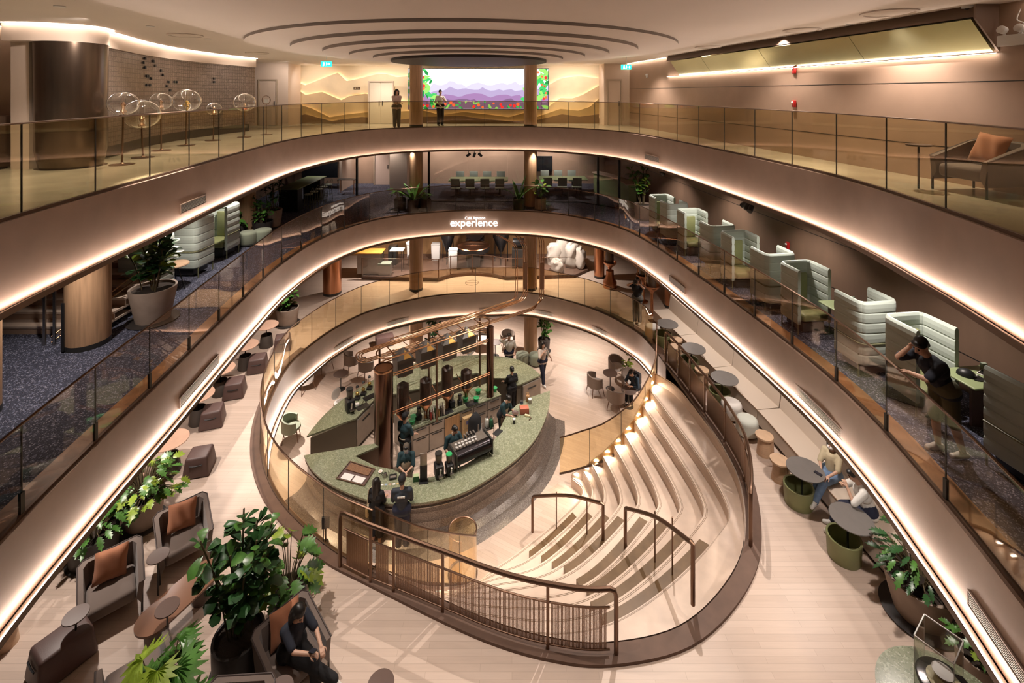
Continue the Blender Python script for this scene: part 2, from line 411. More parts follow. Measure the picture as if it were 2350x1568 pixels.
# rolled glass screen at the foot of that panel
t = thing('rolled_glass_screen', 'short rolled glass cylinder with brown rim at the stair foot', 'screen', (-1.2, 11.65, 0))
b = MB(); arc = [V((.34*cos(a), .34*sin(a), 0)) for a in [(-35+i*11.4)*PI/180 for i in range(28)]]
b.wall(arc, .02, 1.08); b.wall(offset2(arc, .01, False), 1.08, .02); b.build('glass_wall', G2, t)
b = MB(); b.tube(z_(arc, 1.09), .018, 6); b.build('rim', M_bronze, t)
b = MB(); b.tube(z_(arc, .02), .025, 6); b.build('base_channel', M_lip, t)
# ---------- brown stone kerb of the oval opening
kb = oseg(14, 28)+[O[i] for i in range(0, 6*7+1)]
b = MB(); ou = offset2(kb, .30, False); iu = offset2(kb, .02, False)
b.strip(z_(ou, Z2+.05), z_(iu, Z2+.05)); b.strip(z_(ou, Z2), z_(ou, Z2+.05)); struct('trim_2', b, M_curb, 40)
b = MB(); b.wall(oseg(22, 29)+O[0:2], Z2+.05, 1.2); struct('trim_3', b, M_curb, 40)
# ---------- curved stairs
Up = [(1291.7, 1182), (1328.7, 1180), (1366, 1177), (1405, 1180), (1441, 1184), (1490, 1190), (1536, 1201), (1585.5, 1219), (1637, 1238)]
Lp = [(1192, 1264), (1219.6, 1276), (1249, 1287), (1278, 1300), (1304.5, 1311.5), (1340, 1340), (1355, 1364), (1378, 1394), (1399, 1428)]
Mp = [1338, 1358, 1385, 1420, 1460, 1503, 1549, 1601, 1653.4]
NS = 60; CK = []
for k in range(9):
    z = .3*(k+1); A = A3[k]; M = P(Mp[k], 1127.7, z); U = P(*Up[k], z); Lq = P(*Lp[k], z); t = k/8
    D = V((lerp(-.35, -.4, t), lerp(11.55, 8.17, t), 0)); Bq = B3[k]
    CK.append(z_(resample(spline([A, M, U, Lq, D, Bq], 14), NS), z))
top = [V((A3[9].x, A3[9].y, 0)), V((4.86, 14.2, 0))]+[V((p[0]-(.0 if i else .03), p[1], 0)) for i, p in enumerate(OP[19:29])]+[V((-2.45, 8.75, 0))]
CK.append(z_(resample(spline(top, 8), NS), Z2))
stair = bpy.data.objects.new('staircase', None); C.objects.link(stair); stair['kind'] = 'structure'
for k in range(10):
    z = .3*(k+1); b = MB(); c0 = CK[k]
    b.strip(z_(c0, z-.3), z_(c0, z-.035)); inn = offset2(c0, .012, False); b.strip(z_(c0, z-.035), z_(inn, z-.03)); b.strip(z_(inn, z-.03), z_(inn, z))
    if k < 9: b.strip(z_(inn, z), z_(CK[k+1], z))
    b.build('step', M_step, stair, 30)
    if k < 9:      # nosing grooves
        b = MB(); nx = CK[k+1]
        for d in (.05, .075):
            pa = [c0[i].lerp(nx[i], d/max(.15, (nx[i]-c0[i]).xy.length)) for i in range(NS+1)]
            pb = [c0[i].lerp(nx[i], (d+.008)/max(.15, (nx[i]-c0[i]).xy.length)) for i in range(NS+1)]
            b.strip(z_(pa, z+.002), z_(pb, z+.002))
        b.build('nosing_groove', M_dstep, stair, 0)
    # half step of smoked oak inside the aisle
    if k < 9:
        pr = CK[k-1] if k else offset2(c0, .5, False)
        iu = min(range(NS+1), key=lambda i: (c0[i].xy-P(*Up[k], z).xy).length); il = min(range(NS+1), key=lambda i: (c0[i].xy-P(*Lp[k], z).xy).length)
        q = c0[min(iu, il):max(iu, il)+1]; prv = pr[min(iu, il):max(iu, il)+1]
        w = [min(.27, .62*(a-c).xy.length) for a, c in zip(q, prv)]
        s = [a+(c-a).xy.to_3d().normalized()*ww for a, c, ww in zip(q, prv, w)]
        b = MB(); zt = z-.15; b.strip(z_(q, zt), z_(s, zt)); b.strip(z_(s, zt), z_(s, zt-.15))
        for e in (0, -1): b.add([(q[e].x, q[e].y, zt), (s[e].x, s[e].y, zt), (s[e].x, s[e].y, zt-.15), (q[e].x, q[e].y, zt-.15)], [[0, 1, 2, 3]])
        b.build('half_step', M_dstep, stair, 30)
        # small step light in the side wall at each end
        for pa, pb, sgn in ((c0[0], CK[k+1][0], 1), (c0[-1], CK[k+1][-1], -1)):
            m = pa.lerp(pb, .45); d = (pb-pa).xy.to_3d().normalized(); nrm = V((-d.y, d.x, 0))*sgn
            inw = (c0[3 if sgn > 0 else -4]-pa).xy.to_3d(); nrm = nrm if nrm.dot(inw) > 0 else -nrm
            b = MB(); cc = V((m.x, m.y, z+.12))+nrm*.02
            b.box((0, 0, 0), (.12, .02, .03), Matrix.Translation(cc) @ Matrix.Rotation(math.atan2(d.y, d.x), 4, 'Z')); b.build('step_light', M_lamp, stair, 0)
            sp = bpy.data.lights.new('step', 'SPOT'); sp.energy = 9; sp.color = (1, .8, .62); sp.spot_size = 2.4; sp.spot_blend = .6; sp.shadow_soft_size = .02
            so = bpy.data.objects.new('step_lamp', sp); C.objects.link(so); so.location = cc+nrm*.03; so.rotation_euler = (nrm*.6+V((0, 0, -.8))).to_track_quat('-Z', 'Y').to_euler()
            so.parent = stair
# stringer walls that close the two stair ends
for cv, nm in ((A3, 'trim_4'), (B3, 'trim_5')):
    b = MB(); c = [V((p.x, p.y, 0)) for p in cv]
    lo = z_(c, 0); hi = [V((p.x, p.y, .3*(i+1)+.06)) for i, p in enumerate(c)]
    lo2 = z_(offset2(c, .05 if cv is A3 else .05, False), 0); hi2 = [V((p.x, p.y, .3*(i+1)+.06)) for i, p in enumerate(offset2(c, .05, False))]
    b.strip(lo, hi); b.strip(hi, hi2); b.strip(hi2, lo2); struct(nm, b, M_step, 40)
# ---------- bronze mesh railings on the main floor
def mesh_mat():
    m, nt, b = newmat('woven bronze mesh'); L = nt.links.new
    b.inputs['Base Color'].default_value = (.22, .12, .075, 1); b.inputs['Metallic'].default_value = .7; b.inputs['Roughness'].default_value = .4
    tc = nd(nt, 'ShaderNodeUVMap'); w = nd(nt, 'ShaderNodeTexWave', Scale=1.0); w.wave_type = 'BANDS'; w.bands_direction = 'X'
    L(tc.outputs[0], w.inputs['Vector']); r = nd(nt, 'ShaderNodeMath', operation='GREATER_THAN'); r.inputs[1].default_value = .42; L(w.outputs['Fac'], r.inputs[0])
    tr = nd(nt, 'ShaderNodeBsdfTransparent'); mx = nd(nt, 'ShaderNodeMixShader'); L(r.outputs[0], mx.inputs[0]); L(tr.outputs[0], mx.inputs[1]); L(b.outputs[0], mx.inputs[2])
    L(mx.outputs[0], nt.nodes['Material Output'].inputs[0]); return m
def mesh_rail(label, cv, posts, h=1.0, hm=.72, endcurve=True):
    t = thing('mesh_railing', label, 'railing', (0, 0, 0)); z = Z2+.05
    cv = [V((p.x, p.y, 0)) for p in cv]; L = plen(cv); rs = resample(cv, 80)
    at = lambda u: rs[max(0, min(80, round(u*80)))]
    rail = [V((p.x, p.y, z+h)) for p in rs]; e = at(1); s = at(0); d0 = (rs[0]-rs[1]).normalized(); d1 = (rs[-1]-rs[-2]).normalized()
    pts = [V((s.x, s.y, z))+d0*.10, V((s.x, s.y, z+h-.12))+d0*.10, V((s.x, s.y, z+h-.03))+d0*.07]+rail+[V((e.x, e.y, z+h-.03))+d1*.07, V((e.x, e.y, z+h-.12))+d1*.10, V((e.x, e.y, z))+d1*.10]
    b = MB(); b.tube(pts, .037, 8); b.build('handrail', M_bronze, t)
    for lo in (hm, .07):
        b = MB(); b.tube([V((p.x, p.y, z+lo)) for p in rs], .016, 6); b.build('rail_bar', M_bronze, t)
    for u in posts:
        p = at(u); b = MB(); b.box((p.x, p.y, z+h/2-.08), (.045, .045, h+.16)); b.build('post', M_bronze, t)
    us = [0]+list(posts)+[1]
    for ua, ub in zip(us, us[1:]):
        g = .05/L; q = rs[max(0, math.ceil((ua+g)*80)):math.floor((ub-g)*80)+1]
        if len(q) < 3: continue
        # vertical rods read as a fine ribbed mesh
        n = max(2, int(plen(q)/.021)); rr = resample(q, n); b = MB()
        for p in rr:
            x, y, r = p.x, p.y, .0066; z0, z1 = z+.07, z+hm; o = len(b.v)
            b.add([(x-r, y-r, z0), (x+r, y-r, z0), (x+r, y+r, z0), (x-r, y+r, z0), (x-r, y-r, z1), (x+r, y-r, z1), (x+r, y+r, z1), (x-r, y+r, z1)],
                  [[0, 1, 5, 4], [1, 2, 6, 5], [2, 3, 7, 6], [3, 0, 4, 7]])
        b.build('mesh_panel', M_bronze, t, 0)
    return t
near = [O[i % len(O)] for i in range(28*6-3, 25*6-1, -1)]; near = offset2(near, -.16, False)
near = [V((-3.05, 8.72, 0)), V((-2.55, 8.5, 0))]+[V((p.x, p.y, 0)) for p in near if p.x > -2.3]
mesh_rail('bronze mesh railing curving along the near edge of the stairs', near, (.13, .22, .43, .80), 1.0, .72)
rt = [V((p.x, p.y, 0)) for p in offset2(oseg(18, 22), .12, False)]; rt = [V((4.95, 15.3, 0))]+rt
mesh_rail('bronze mesh railing between the stairs and the bench tables', rt, (.12, .24, .38, .55, .75), 1.0, .72)
def stair_rail(label, p0, p1, mids, hz0, hz1):
    t = thing('stair_handrail', label, 'handrail', (0, 0, 0))
    a, c = V(p0), V(p1); ta = V((a.x, a.y, hz0)); tc = V((c.x, c.y, hz1)); d = (tc-ta).normalized(); m = ta.lerp(tc, .5)+V((.06, .06, .05))
    b = MB(); b.tube([a, ta-V((0, 0, .08)), ta-V((0, 0, .02))+d*.02, ta+d*.08]+resample(spline([ta+d*.1, m, tc-d*.14], 6), 8)+[tc-d*.05, tc-V((0, 0, .03)), tc-V((0, 0, .12)), c], .038, 8); b.build('handrail', M_bronze, t)
    for u, px, py, z in mids:
        q = P(px, py, z); tp = ta.lerp(tc, u); b = MB(); b.cyl(q, V((q.x, q.y, tp.z+.02)), .015); b.build('post', M_bronze, t)
    return t
a = P(1222, 1221, .0); c = P(1384, 1254, 1.2)
stair_rail('small bronze handrail low on the curved stairs', a, c, [(.34, 1277, 1227, .3), (.76, 1347, 1240, .9)], .95, 2.2)
a = P(1435, 1280, 1.5); c = P(1590, 1388, 3.0)
stair_rail('larger bronze handrail at the top of the curved stairs', a, c, [(.45, 1503, 1307, 2.1), (.70, 1543, 1337, 2.4)], 2.6, 4.05)
# ---------- columns
def col(name, x, y, r, z0, z1, m, base=True):
    b = MB(); b.lathe([(r, 0), (r, z1-z0)], 40, (x, y, z0)); o = struct(name, b, m, 40)
    if base:
        b = MB(); b.lathe([(r*1.012, 0), (r*1.012, .1)], 40, (x, y, z0)); b.build('base_ring', M_dark, o)
for x, y in ((-4.24, 21.2), (.82, 21.3)):
    for z0, z1 in ((Z4, ZC), (Z3, Z4-.95), (Z2, Z3-.93), (Z1, Z2-.88)): col('column', x, y, .29, z0, z1, M_colw)
col('column', -8.62, 9.75, .37, Z3, Z4-.95, M_colw); col('column', -8.5, 7.5, .36, Z3, Z4-.95, M_colw); col('column', -9.65, 17.4, .32, Z3, Z4-.95, M_colw)
b = MB(); b.box((-8.80, 9.39, Z3+.5), (.05, .02, .95)); b.build('column_slot', M_black, bpy.data.objects['column.008'])
col('copper_column', -7.8, 20.8, .38, Z2, Z3-.93, M_copper); col('copper_column', 4.12, 22.6, .24, Z2, Z3-.93, M_copper); col('copper_column', 6.42, 19.5, .21, Z2, Z3-.93, M_copper)
# ---------- walls
xr = lambda y: 8.4-.135*y
def wallquad(name, p, q, z0, z1, m):
    b = MB(); p, q = V((*p, 0)), V((*q, 0)); d = (q-p).normalized(); n = V((-d.y, d.x, 0))*.12
    b.prism([p, q, q+n, p+n], z0, z1); return struct(name, b, m, 0)
wr = wallquad('wall_right', (xr(30), 30), (xr(-3.5), -3.5), Z4, ZC+.3, M_wall)
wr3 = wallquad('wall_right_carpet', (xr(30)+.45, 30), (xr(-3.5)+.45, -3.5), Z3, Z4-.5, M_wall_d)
wallquad('wall_right_main', (8.35-.07*30, 30), (8.35+.25, -3.5), Z2, Z3-.5, M_wall)
wallquad('wall_right_lower', (8.2, 30), (8.2, 4), Z1, Z2-.5, M_pale)
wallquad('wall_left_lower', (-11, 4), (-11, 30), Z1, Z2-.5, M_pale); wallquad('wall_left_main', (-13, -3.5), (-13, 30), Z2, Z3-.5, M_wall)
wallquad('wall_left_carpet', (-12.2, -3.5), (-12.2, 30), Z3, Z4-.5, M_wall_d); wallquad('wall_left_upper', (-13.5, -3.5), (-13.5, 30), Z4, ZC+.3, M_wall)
wallquad('wall_back', (12, -3.4), (-16, -3.4), Z2, ZC+.3, M_wall); wallquad('wall_lower_near', (9, 5.2), (-12, 5.2), Z1, Z2-.5, M_pale)
for z in (Z4+.58, Z4+1.67):
    b = MB(); b.strip([V((xr(y)-.004, y, z)) for y in (24, 0)], [V((xr(y)-.004, y, z+.014)) for y in (24, 0)]); b.build('panel_seam', M_dark, wr, 0)
for z in (Z3+.62, Z3+1.68, Z3+2.25):
    b = MB(); b.strip([V((xr(y)+.446, y, z)) for y in (26, 0)], [V((xr(y)+.446, y, z+.014)) for y in (26, 0)]); b.build('panel_seam', M_black, wr3, 0)
# sloping gilded soffit along the right wall with its light line
def gild():
    m = mat('gilded mirror panel', (.50, .48, .30), .22, .85, var=.12, scale=.8); return m
sf = bpy.data.objects.new('trim_6', None); C.objects.link(sf); sf['kind'] = 'structure'
ys = [7.35, 9.6, 12.4, 15.2, 17.3]
for ya, yb in zip(ys, ys[1:]):
    ya += .012; b = MB(); q = [(xr(ya)-.02, ya, 12.33), (xr(yb)-.02, yb, 12.33), (xr(yb)-.36, yb, 12.83), (xr(ya)-.36, ya, 12.83)]
    b.add([V(p) for p in q]+[V(p)+V((.03, 0, .03)) for p in q], [[0, 3, 2, 1], [4, 5, 6, 7], [0, 1, 5, 4], [1, 2, 6, 5], [2, 3, 7, 6], [3, 0, 4, 7]]); b.build('panel', gild(), sf, 0)
b = MB(); b.strip([V((xr(y)-.36, y, 12.86)) for y in (17.6, 7.3)], [V((xr(y)-.3, y, ZC)) for y in (17.6, 7.3)]); b.build('recess', M_lip, sf, 0)
q = [(xr(7.32)-.36, 7.32, 12.83), (xr(7.32), 7.32, 12.33), (xr(7.32), 7.32, ZC), (xr(7.32)-.36, 7.32, ZC)]; b = MB(); b.add(q+[(x, y-.03, z) for x, y, z in q], [[0, 1, 2, 3], [7, 6, 5, 4], [0, 4, 5, 1], [3, 2, 6, 7], [0, 3, 7, 4]]); b.build('recess_end', M_wall_d, sf, 0)
b = MB(); b.strip([V((xr(y)-.075, y, 12.30)) for y in (18.2, 7.3)], [V((xr(y)-.03, y, 12.31)) for y in (18.2, 7.3)]); b.build('light_line', M_line, sf, 0)
b = MB(); b.strip([V((xr(y)-.09, y, ZC-.015)) for y in (6.9, 2)], [V((xr(y)-.04, y, ZC-.015)) for y in (6.9, 2)]); b.build('light_line', M_line, sf, 0)
b = MB(); b.strip([V((xr(y)-.09, y, ZC-.015)) for y in (23.4, 18.3)], [V((xr(y)-.04, y, ZC-.015)) for y in (23.4, 18.3)]); b.build('light_line', M_line, sf, 0)
# ---------- ceiling with its stepped round tiers
b = MB(); b.poly([RECT], ZC, True); struct('ceiling', b, M_ceil, 0)
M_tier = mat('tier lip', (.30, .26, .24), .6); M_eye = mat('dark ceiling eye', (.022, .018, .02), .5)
prev = ZC; cx, cy = -1.3, 14.7
TR = [(6.05, .065), (5.0, .145), (4.2, .225), (3.5, .29), (2.85, .355), (2.35, .425)]
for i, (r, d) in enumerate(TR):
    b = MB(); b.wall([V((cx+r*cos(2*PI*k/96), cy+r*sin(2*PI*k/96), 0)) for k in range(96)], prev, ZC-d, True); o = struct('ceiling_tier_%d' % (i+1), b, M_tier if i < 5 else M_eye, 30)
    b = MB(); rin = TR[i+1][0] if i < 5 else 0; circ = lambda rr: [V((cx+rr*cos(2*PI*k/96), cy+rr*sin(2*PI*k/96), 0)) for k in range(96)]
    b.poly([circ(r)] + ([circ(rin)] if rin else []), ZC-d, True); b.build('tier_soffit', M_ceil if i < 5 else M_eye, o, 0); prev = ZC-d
# ---------- top floor: left curved wall of small tiles, its bronze drum and light line
def tile_mat():
    m, nt, b = newmat('pierced bronze tiles'); L = nt.links.new
    uv = nd(nt, 'ShaderNodeUVMap'); br = nd(nt, 'ShaderNodeTexBrick', Scale=1.); br.offset = 0
    br.inputs['Brick Width'].default_value = .115; br.inputs['Row Height'].default_value = .115; br.inputs['Mortar Size'].default_value = .006
    br.inputs['Color1'].default_value = (.24, .19, .165, 1); br.inputs['Color2'].default_value = (.19, .145, .125, 1); br.inputs['Mortar'].default_value = (.08, .06, .05, 1)
    L(uv.outputs[0], br.inputs['Vector'])
    v = nd(nt, 'ShaderNodeTexVoronoi', Scale=26.); L(uv.outputs[0], v.inputs['Vector']); g = nd(nt, 'ShaderNodeMath', operation='LESS_THAN'); g.inputs[1].default_value = .28; L(v.outputs['Distance'], g.inputs[0])
    mx = nd(nt, 'ShaderNodeMixRGB'); mx.inputs[2].default_value = (.09, .07, .06, 1); L(g.outputs[0], mx.inputs[0]); L(br.outputs['Color'], mx.inputs[1]); L(mx.outputs[0], b.inputs['Base Color'])
    b.inputs['Metallic'].default_value = .75; b.inputs['Roughness'].default_value = .36; return m
TW = resample(spline([(-8.85, 10.2, 0), (-9.2, 11.2, 0), (-9.8, 12.8, 0), (-10.2, 14.6, 0), (-10.3, 16.6, 0), (-10.08, 18.8, 0)], 10), 60)
b = MB(); b.wall(TW, Z4+.3, 12.72); o = struct('wall_left_tiles', b, tile_mat(), 60)
me = o.data; uvl = me.uv_layers.new(name='UVMap'); n = len(TW)
for lp in me.loops:
    vi = lp.vertex_index; uvl.data[lp.index].uv = ((vi % n)*plen(TW)/60, me.vertices[vi].co.z)
random.seed(3)
for k in range(9):          # the few tiles that hang dark and open
    i = random.randint(6, 54); p = TW[i]; d = (TW[i+1]-p).normalized(); z = random.uniform(11.2, 12.5); b = MB()
    for q in range(random.randint(2, 4)):
        b.box((random.choice((-.1, 0, .1)), -.02, random.choice((-.12, 0, .12))), (.07, .02, .07), Matrix.Translation((p.x, p.y, z)) @ Matrix.Rotation(math.atan2(d.y, d.x), 4, 'Z'))
    b.build('open_tile', M_black, o, 0)
b = MB(); b.wall(offset2(TW, .25, False), Z4, Z4+.3); b.strip(z_(offset2(TW, .25, False), Z4+.3), z_(TW, Z4+.3)); struct('baseboard_left', b, M_dark, 60)
bt = [V((-9.75, 9.15, 0)), V((-9.2, 9.2, 0)), V((-8.55, 9.6, 0)), V((-8.6, 10.2, 0))]+offset2(TW, -.05, False)[3:]
bt = resample(spline(bt, 6), 70)
b = MB(); b.wall(bt, 12.70, ZC); b.strip(z_(bt, 12.70), z_(offset2(bt, .3, False), 12.70)); struct('wall_left_band', b, M_pale, 60)
b = MB(); b.strip(z_(offset2(bt, -.03, False), ZC-.012), z_(offset2(bt, -.075, False), ZC-.012)); struct('trim_7', b, M_line, 0)
M_drum = mat('dark bronze drum', (.16, .115, .085), .25, .85, var=.15, scale=2, stretch=(6, 6, .3))
b = MB(); b.lathe([(.56, 0), (.5, .02), (.56, .35), (.58, 2.5)], 48, (-8.98, 9.78, Z4)); struct('column_drum', b, M_drum, 50)
b = MB(); b.box((-9.62, 9.62, 11.6), (.36, .5, 2.8)); struct('wall_left_pillar', b, M_pale, 0)
wallquad('wall_left_end', (-9.5, 9.9), (-14, 9.9), Z4, ZC, M_wall)
t = thing('credenza', 'dark low cabinet at the left end of the top floor', 'cabinet', (-10.75, 9.3, Z4))
b = MB(); b.rbox((0, 0, .55), (1.6, .5, 1.0), .02); b.build('body', M_lip, t); b = MB(); b.box((0, 0, .025), (1.5, .4, .05)); b.build('plinth', M_black, t)
for dx in (-.4, .4):
    b = MB(); b.rbox((dx, -.255, .55), (.76, .02, .92), .008); b.build('door', M_lip, t)
b = MB(); b.strip([V((x, 9.75, ZC-.012)) for x in (-13, -9.7)], [V((x, 9.7, ZC-.012)) for x in (-13, -9.7)]); struct('trim_8', b, M_line, 0)
# ---------- plants
def leaf(b, base, d, L, W, style='ovate', droop=.3, fold=.25, roll=0.):
    d = V(d).normalized(); side = d.cross(V((0, 0, 1)))
    side = side.normalized() if side.length > .05 else V((1, 0, 0))
    if roll: side = Matrix.Rotation(roll, 3, d) @ side
    up = side.cross(d).normalized(); N = {'split': 9, 'fan': 6}.get(style, 6); vs = []; fs = []
    if style == 'fan':       # round pleated palm leaf
        K = 13; c = V(base); vs.append(c)
        for k in range(2*K+1):
            a = (-2.2+4.4*k/(2*K)); r = L*(1 if k % 2 == 0 else .62); lift = .04*L*(1 if k % 2 else -1)
            p = c+d*cos(a)*r+side*sin(a)*r*W/L+up*(lift-.18*L*abs(sin(a)))-V((0, 0, droop*L*.35)); vs.append(p)
            m = c+(p-c)*.5+up*(lift*1.5+.02); vs.append(m)
        for k in range(2*K): fs += [[0, 2+2*k, 4+2*k], [2+2*k, 1+2*k, 3+2*k, 4+2*k]]
        return b.add(vs, fs)
    for i in range(N+1):
        t = i/N
        if style == 'obovate': w = (t**.8)*(1-t**6)**.5*1.05 if t < 1 else 0; w = max(w, .05 if t < 1 else 0)
        elif style == 'strap': w = (min(1, t*6+.25))*(1-t**5)
        elif style == 'split': w = (sin(PI*min(1, (t*.92+.08)))**.6)*(1.0 if i % 2 else .52)
        else: w = sin(PI*(t*.94+.03))**.8
        c = V(base)+d*L*t+V((0, 0, -droop*L*t*t)); e = up*(fold*W*.5*w)
        sh = d*(.10*L if style == 'split' and i % 2 else 0)
        vs += [c-side*W*.5*w+e+sh, c, c+side*W*.5*w+e+sh]
    for i in range(N):
        a = 3*i; fs += [[a, a+1, a+4, a+3], [a+1, a+2, a+5, a+4]]
    return b.add(vs, fs)
def pot_mesh(r, h, kind):
    b = MB(); k = {'taper': .82, 'drum': .95, 'cyl': 1.0, 'bowl': .7}[kind]
    b.lathe([(r*k*.92, 0), (r*k, .015), (r*(1+k)/2*1.01, h*.5), (r, h-.02), (r*.995, h), (r*.9, h), (r*.88, h-.06)], 36); return b
def plant(label, loc, r, h, style, H, S, n, potm=None, leafm=None, seed=1, kind='taper', L=.3, W=.18, saucer=True, stems=4, name='potted_plant', second=None, lean=(0, 0), cat='plant', group=None):
    rnd = random.Random(seed); t = thing(name, label, cat, loc, 0, group); leafm = leafm or M_leaf; potm = potm or M_pot
    pot_mesh(r, h, kind).build('planter', potm, t)
    if saucer:
        b = MB(); b.lathe([(r*1.05, 0), (r*1.1, .03), (r*1.06, .035)], 36); b.build('saucer', M_potd, t)
    b = MB(); b.lathe([(0.001, h-.05), (r*.89, h-.055)], 24); b.build('soil', M_soil, t)
    st = MB(); lv = MB(); lv2 = MB()
    if style in ('fiddle', 'bushy'):
        for s in range(stems):
            a = rnd.uniform(0, 2*PI); rr = rnd.uniform(0, r*.5); p0 = V((rr*cos(a), rr*sin(a), h-.06)); hh = (H-h)*rnd.uniform(.65, 1)
            p1 = p0+V((cos(a)*S*rnd.uniform(.15, .6)+lean[0], sin(a)*S*rnd.uniform(.15, .6)+lean[1], hh)); mid = p0.lerp(p1, .5)+V((rnd.uniform(-.05, .05), rnd.uniform(-.05, .05), .05))
            cv = spline([p0, mid, p1], 6); st.tube(cv, .014, 5)
            m = n//stems
            for i in range(m):
                u = rnd.uniform(.25 if style == 'bushy' else .35, 1); q = cv[min(len(cv)-1, int(u*(len(cv)-1)))]; an = i*2.4+rnd.uniform(-.4, .4); el = rnd.uniform(-.1, .9) if u < .9 else rnd.uniform(.5, 1.3)
                d = V((cos(an)*cos(el), sin(an)*cos(el), sin(el))); l = L*rnd.uniform(.7, 1.15); tgt = lv2 if second and rnd.random() < .25 else lv
                if style == 'bushy': q = q+V((rnd.uniform(-1, 1), rnd.uniform(-1, 1), rnd.uniform(-.5, .5)))*S*.35
                leaf(tgt, q+d*.03, d, l, l*W/L, 'obovate' if style == 'fiddle' else 'ovate', rnd.uniform(.1, .5), .2, rnd.uniform(-.5, .5))
    elif style in ('monstera', 'palm'):
        for i in range(n):
            an = i*2.4+rnd.uniform(-.3, .3); el = rnd.uniform(.25, 1.25); ln = rnd.uniform(.55, 1)
            d = V((cos(an)*cos(el)*S, sin(an)*cos(el)*S, (H-h)*sin(el)*1.0)); d = d*ln+V((lean[0], lean[1], 0))*ln; p0 = V((cos(an)*r*.25, sin(an)*r*.25, h-.06)); p1 = p0+d
            cv = spline([p0, p0+d*.5+V((0, 0, .12*ln)), p1], 5); st.tube(cv, .010, 5, r1=.006)
            dd = (V((cos(an), sin(an), rnd.uniform(-.5, .25)))); l = L*rnd.uniform(.7, 1.15); tgt = lv2 if second and rnd.random() < .3 else lv
            leaf(tgt, p1, dd, l, l*W/L, 'split' if style == 'monstera' else 'fan', rnd.uniform(.15, .5), .15, rnd.uniform(-.4, .4))
    else:  # strap: rosette of upright blades
        for i in range(n):
            an = i*2.4; el = rnd.uniform(.7, 1.35); d = V((cos(an)*cos(el), sin(an)*cos(el), sin(el))); l = (H-h)*rnd.uniform(.7, 1.1)
            leaf(lv2 if second and rnd.random() < .3 else lv, V((cos(an)*r*.15, sin(an)*r*.15, h-.06)), d, l, W, 'strap', rnd.uniform(.1, .45), .4)
    if st.v: st.build('stem', M_stem, t)
    lv.build('foliage', leafm, t, 60)
    if lv2.v: lv2.build('pale_foliage', second, t, 60)
    return t
# ---------- top floor: far wall, layered mountain mural
wallquad('wall_far_upper', (-13.5, 23.72), (6, 23.72), Z4, ZC, mat('mural cream', (.86, .72, .52), .7)).name = 'wall_far_upper'
ridges = [
 ([(655, 175), (700, 196), (745, 178), (775, 167), (795, 186), (826, 180), (867, 169), (887, 170), (911, 177), (937, 174), (1080, 200), (1258, 196), (1286, 180), (1327, 174), (1375, 180)], 23.6, (.86,.70,.48)),
 ([(655, 187), (701, 218), (739, 211), (783, 230), (800, 221), (838, 215), (940, 235), (1258, 245), (1286, 225), (1313, 226), (1337, 218), (1375, 196)], 23.5, (.66, .49, .29)),
 ([(655, 255), (681, 238), (715, 249), (756, 269), (800, 262), (838, 258), (972, 254), (1013, 264), (1064, 257), (1115, 262), (1167, 269), (1204, 259), (1231, 269), (1286, 250), (1327, 254), (1354, 245), (1375, 226)], 23.4, (.36, .24, .10)),
 ([(655, 275), (700, 262), (760, 278), (830, 268), (910, 276), (972, 268), (1060, 266), (1100, 272), (1170, 278), (1231, 276), (1290, 262), (1330, 268), (1375, 262)], 23.3, (.17, .10, .045))]
mu = thing('mountain_mural', 'layered wall relief of tan and brown mountain ridges lit from behind', 'mural', (0, 23.7, Z4))
gl = emis('ridge glow', (1., .80, .52), 13.)
for i, (rd, Y, c) in enumerate(ridges):
    b = MB(); pts = [PY(x, y, Y) for x, y in rd]; pts = [V((p.x, Y-23.7, max(.06, p.z-Z4))) for p in pts]; n = len(pts)
    lo = [V((p.x, p.y, 0)) for p in pts]; bk = V((0, .03, 0))
    b.strip(lo, pts); b.strip(pts, [p+bk for p in pts]); o = b.build('ridge_layer', mat('mural ridge %d' % i, c, .7, var=.08, scale=1.5), mu, 0)
    b = MB(); b.tube([p+V((0, .07, -.11)) for p in pts], .012, 4); b.build('ridge_light', gl, o, 0)
def door(name, x0, x1, z0, z1, Y, m, parts=1, handle=None):
    b = MB(); w = .07; b.box(((x0+x1)/2, Y, z1+w/2), (x1-x0+2*w, .14, w)); b.box((x0-w/2, Y, (z0+z1)/2), (w, .14, z1-z0)); b.box((x1+w/2, Y, (z0+z1)/2), (w, .14, z1-z0))
    o = b.build(name, mat('door frame', (.46, .36, .27), .5), None, 0); o['kind'] = 'structure'
    for k in range(parts):
        a = lerp(x0, x1, k/parts)+.006; c = lerp(x0, x1, (k+1)/parts)-.006; b = MB(); b.box(((a+c)/2, Y-.01, (z0+z1)/2+.003), (c-a, .06, z1-z0-.012)); d = b.build('door_leaf', m, o, 0)
        b = MB(); hx = c-.07 if k == 0 else a+.07; b.box((hx, Y-.06, z0+1.0), (.03, .04, .22)); b.build('door_handle', M_dark, d, 0)
    return o
M_door = mat('pale door', (.55, .47, .36), .5)
x0, x1 = PY(848, 200, 23.05).x, PY(900, 200, 23.05).x; door('door_1', x0, x1, Z4, 12.2, 23.1, M_door, 2)
def sidewall(name, xa, xb, Y, z0=Z4, z1=ZC, m=None): return wallquad(name, (xb, Y), (xa, Y), z0, z1, m or M_pale)
b = MB(); b.box((-11.4, 22.6, (Z4+ZC)/2), (2.3, 1.3, ZC-Z4)); struct('wall_far_left', b, M_pale, 0)
b = MB(); b.box((4.95, 22.75, (Z4+ZC)/2), (1.4, 1.3, ZC-Z4)); struct('wall_far_right', b, M_pale, 0)
door('door_2', -11.55, -10.8, Z4, 12.25, 21.98, M_pale); door('door_3', 4.45, 5.0, Z4, 12.25, 22.10, M_pale)
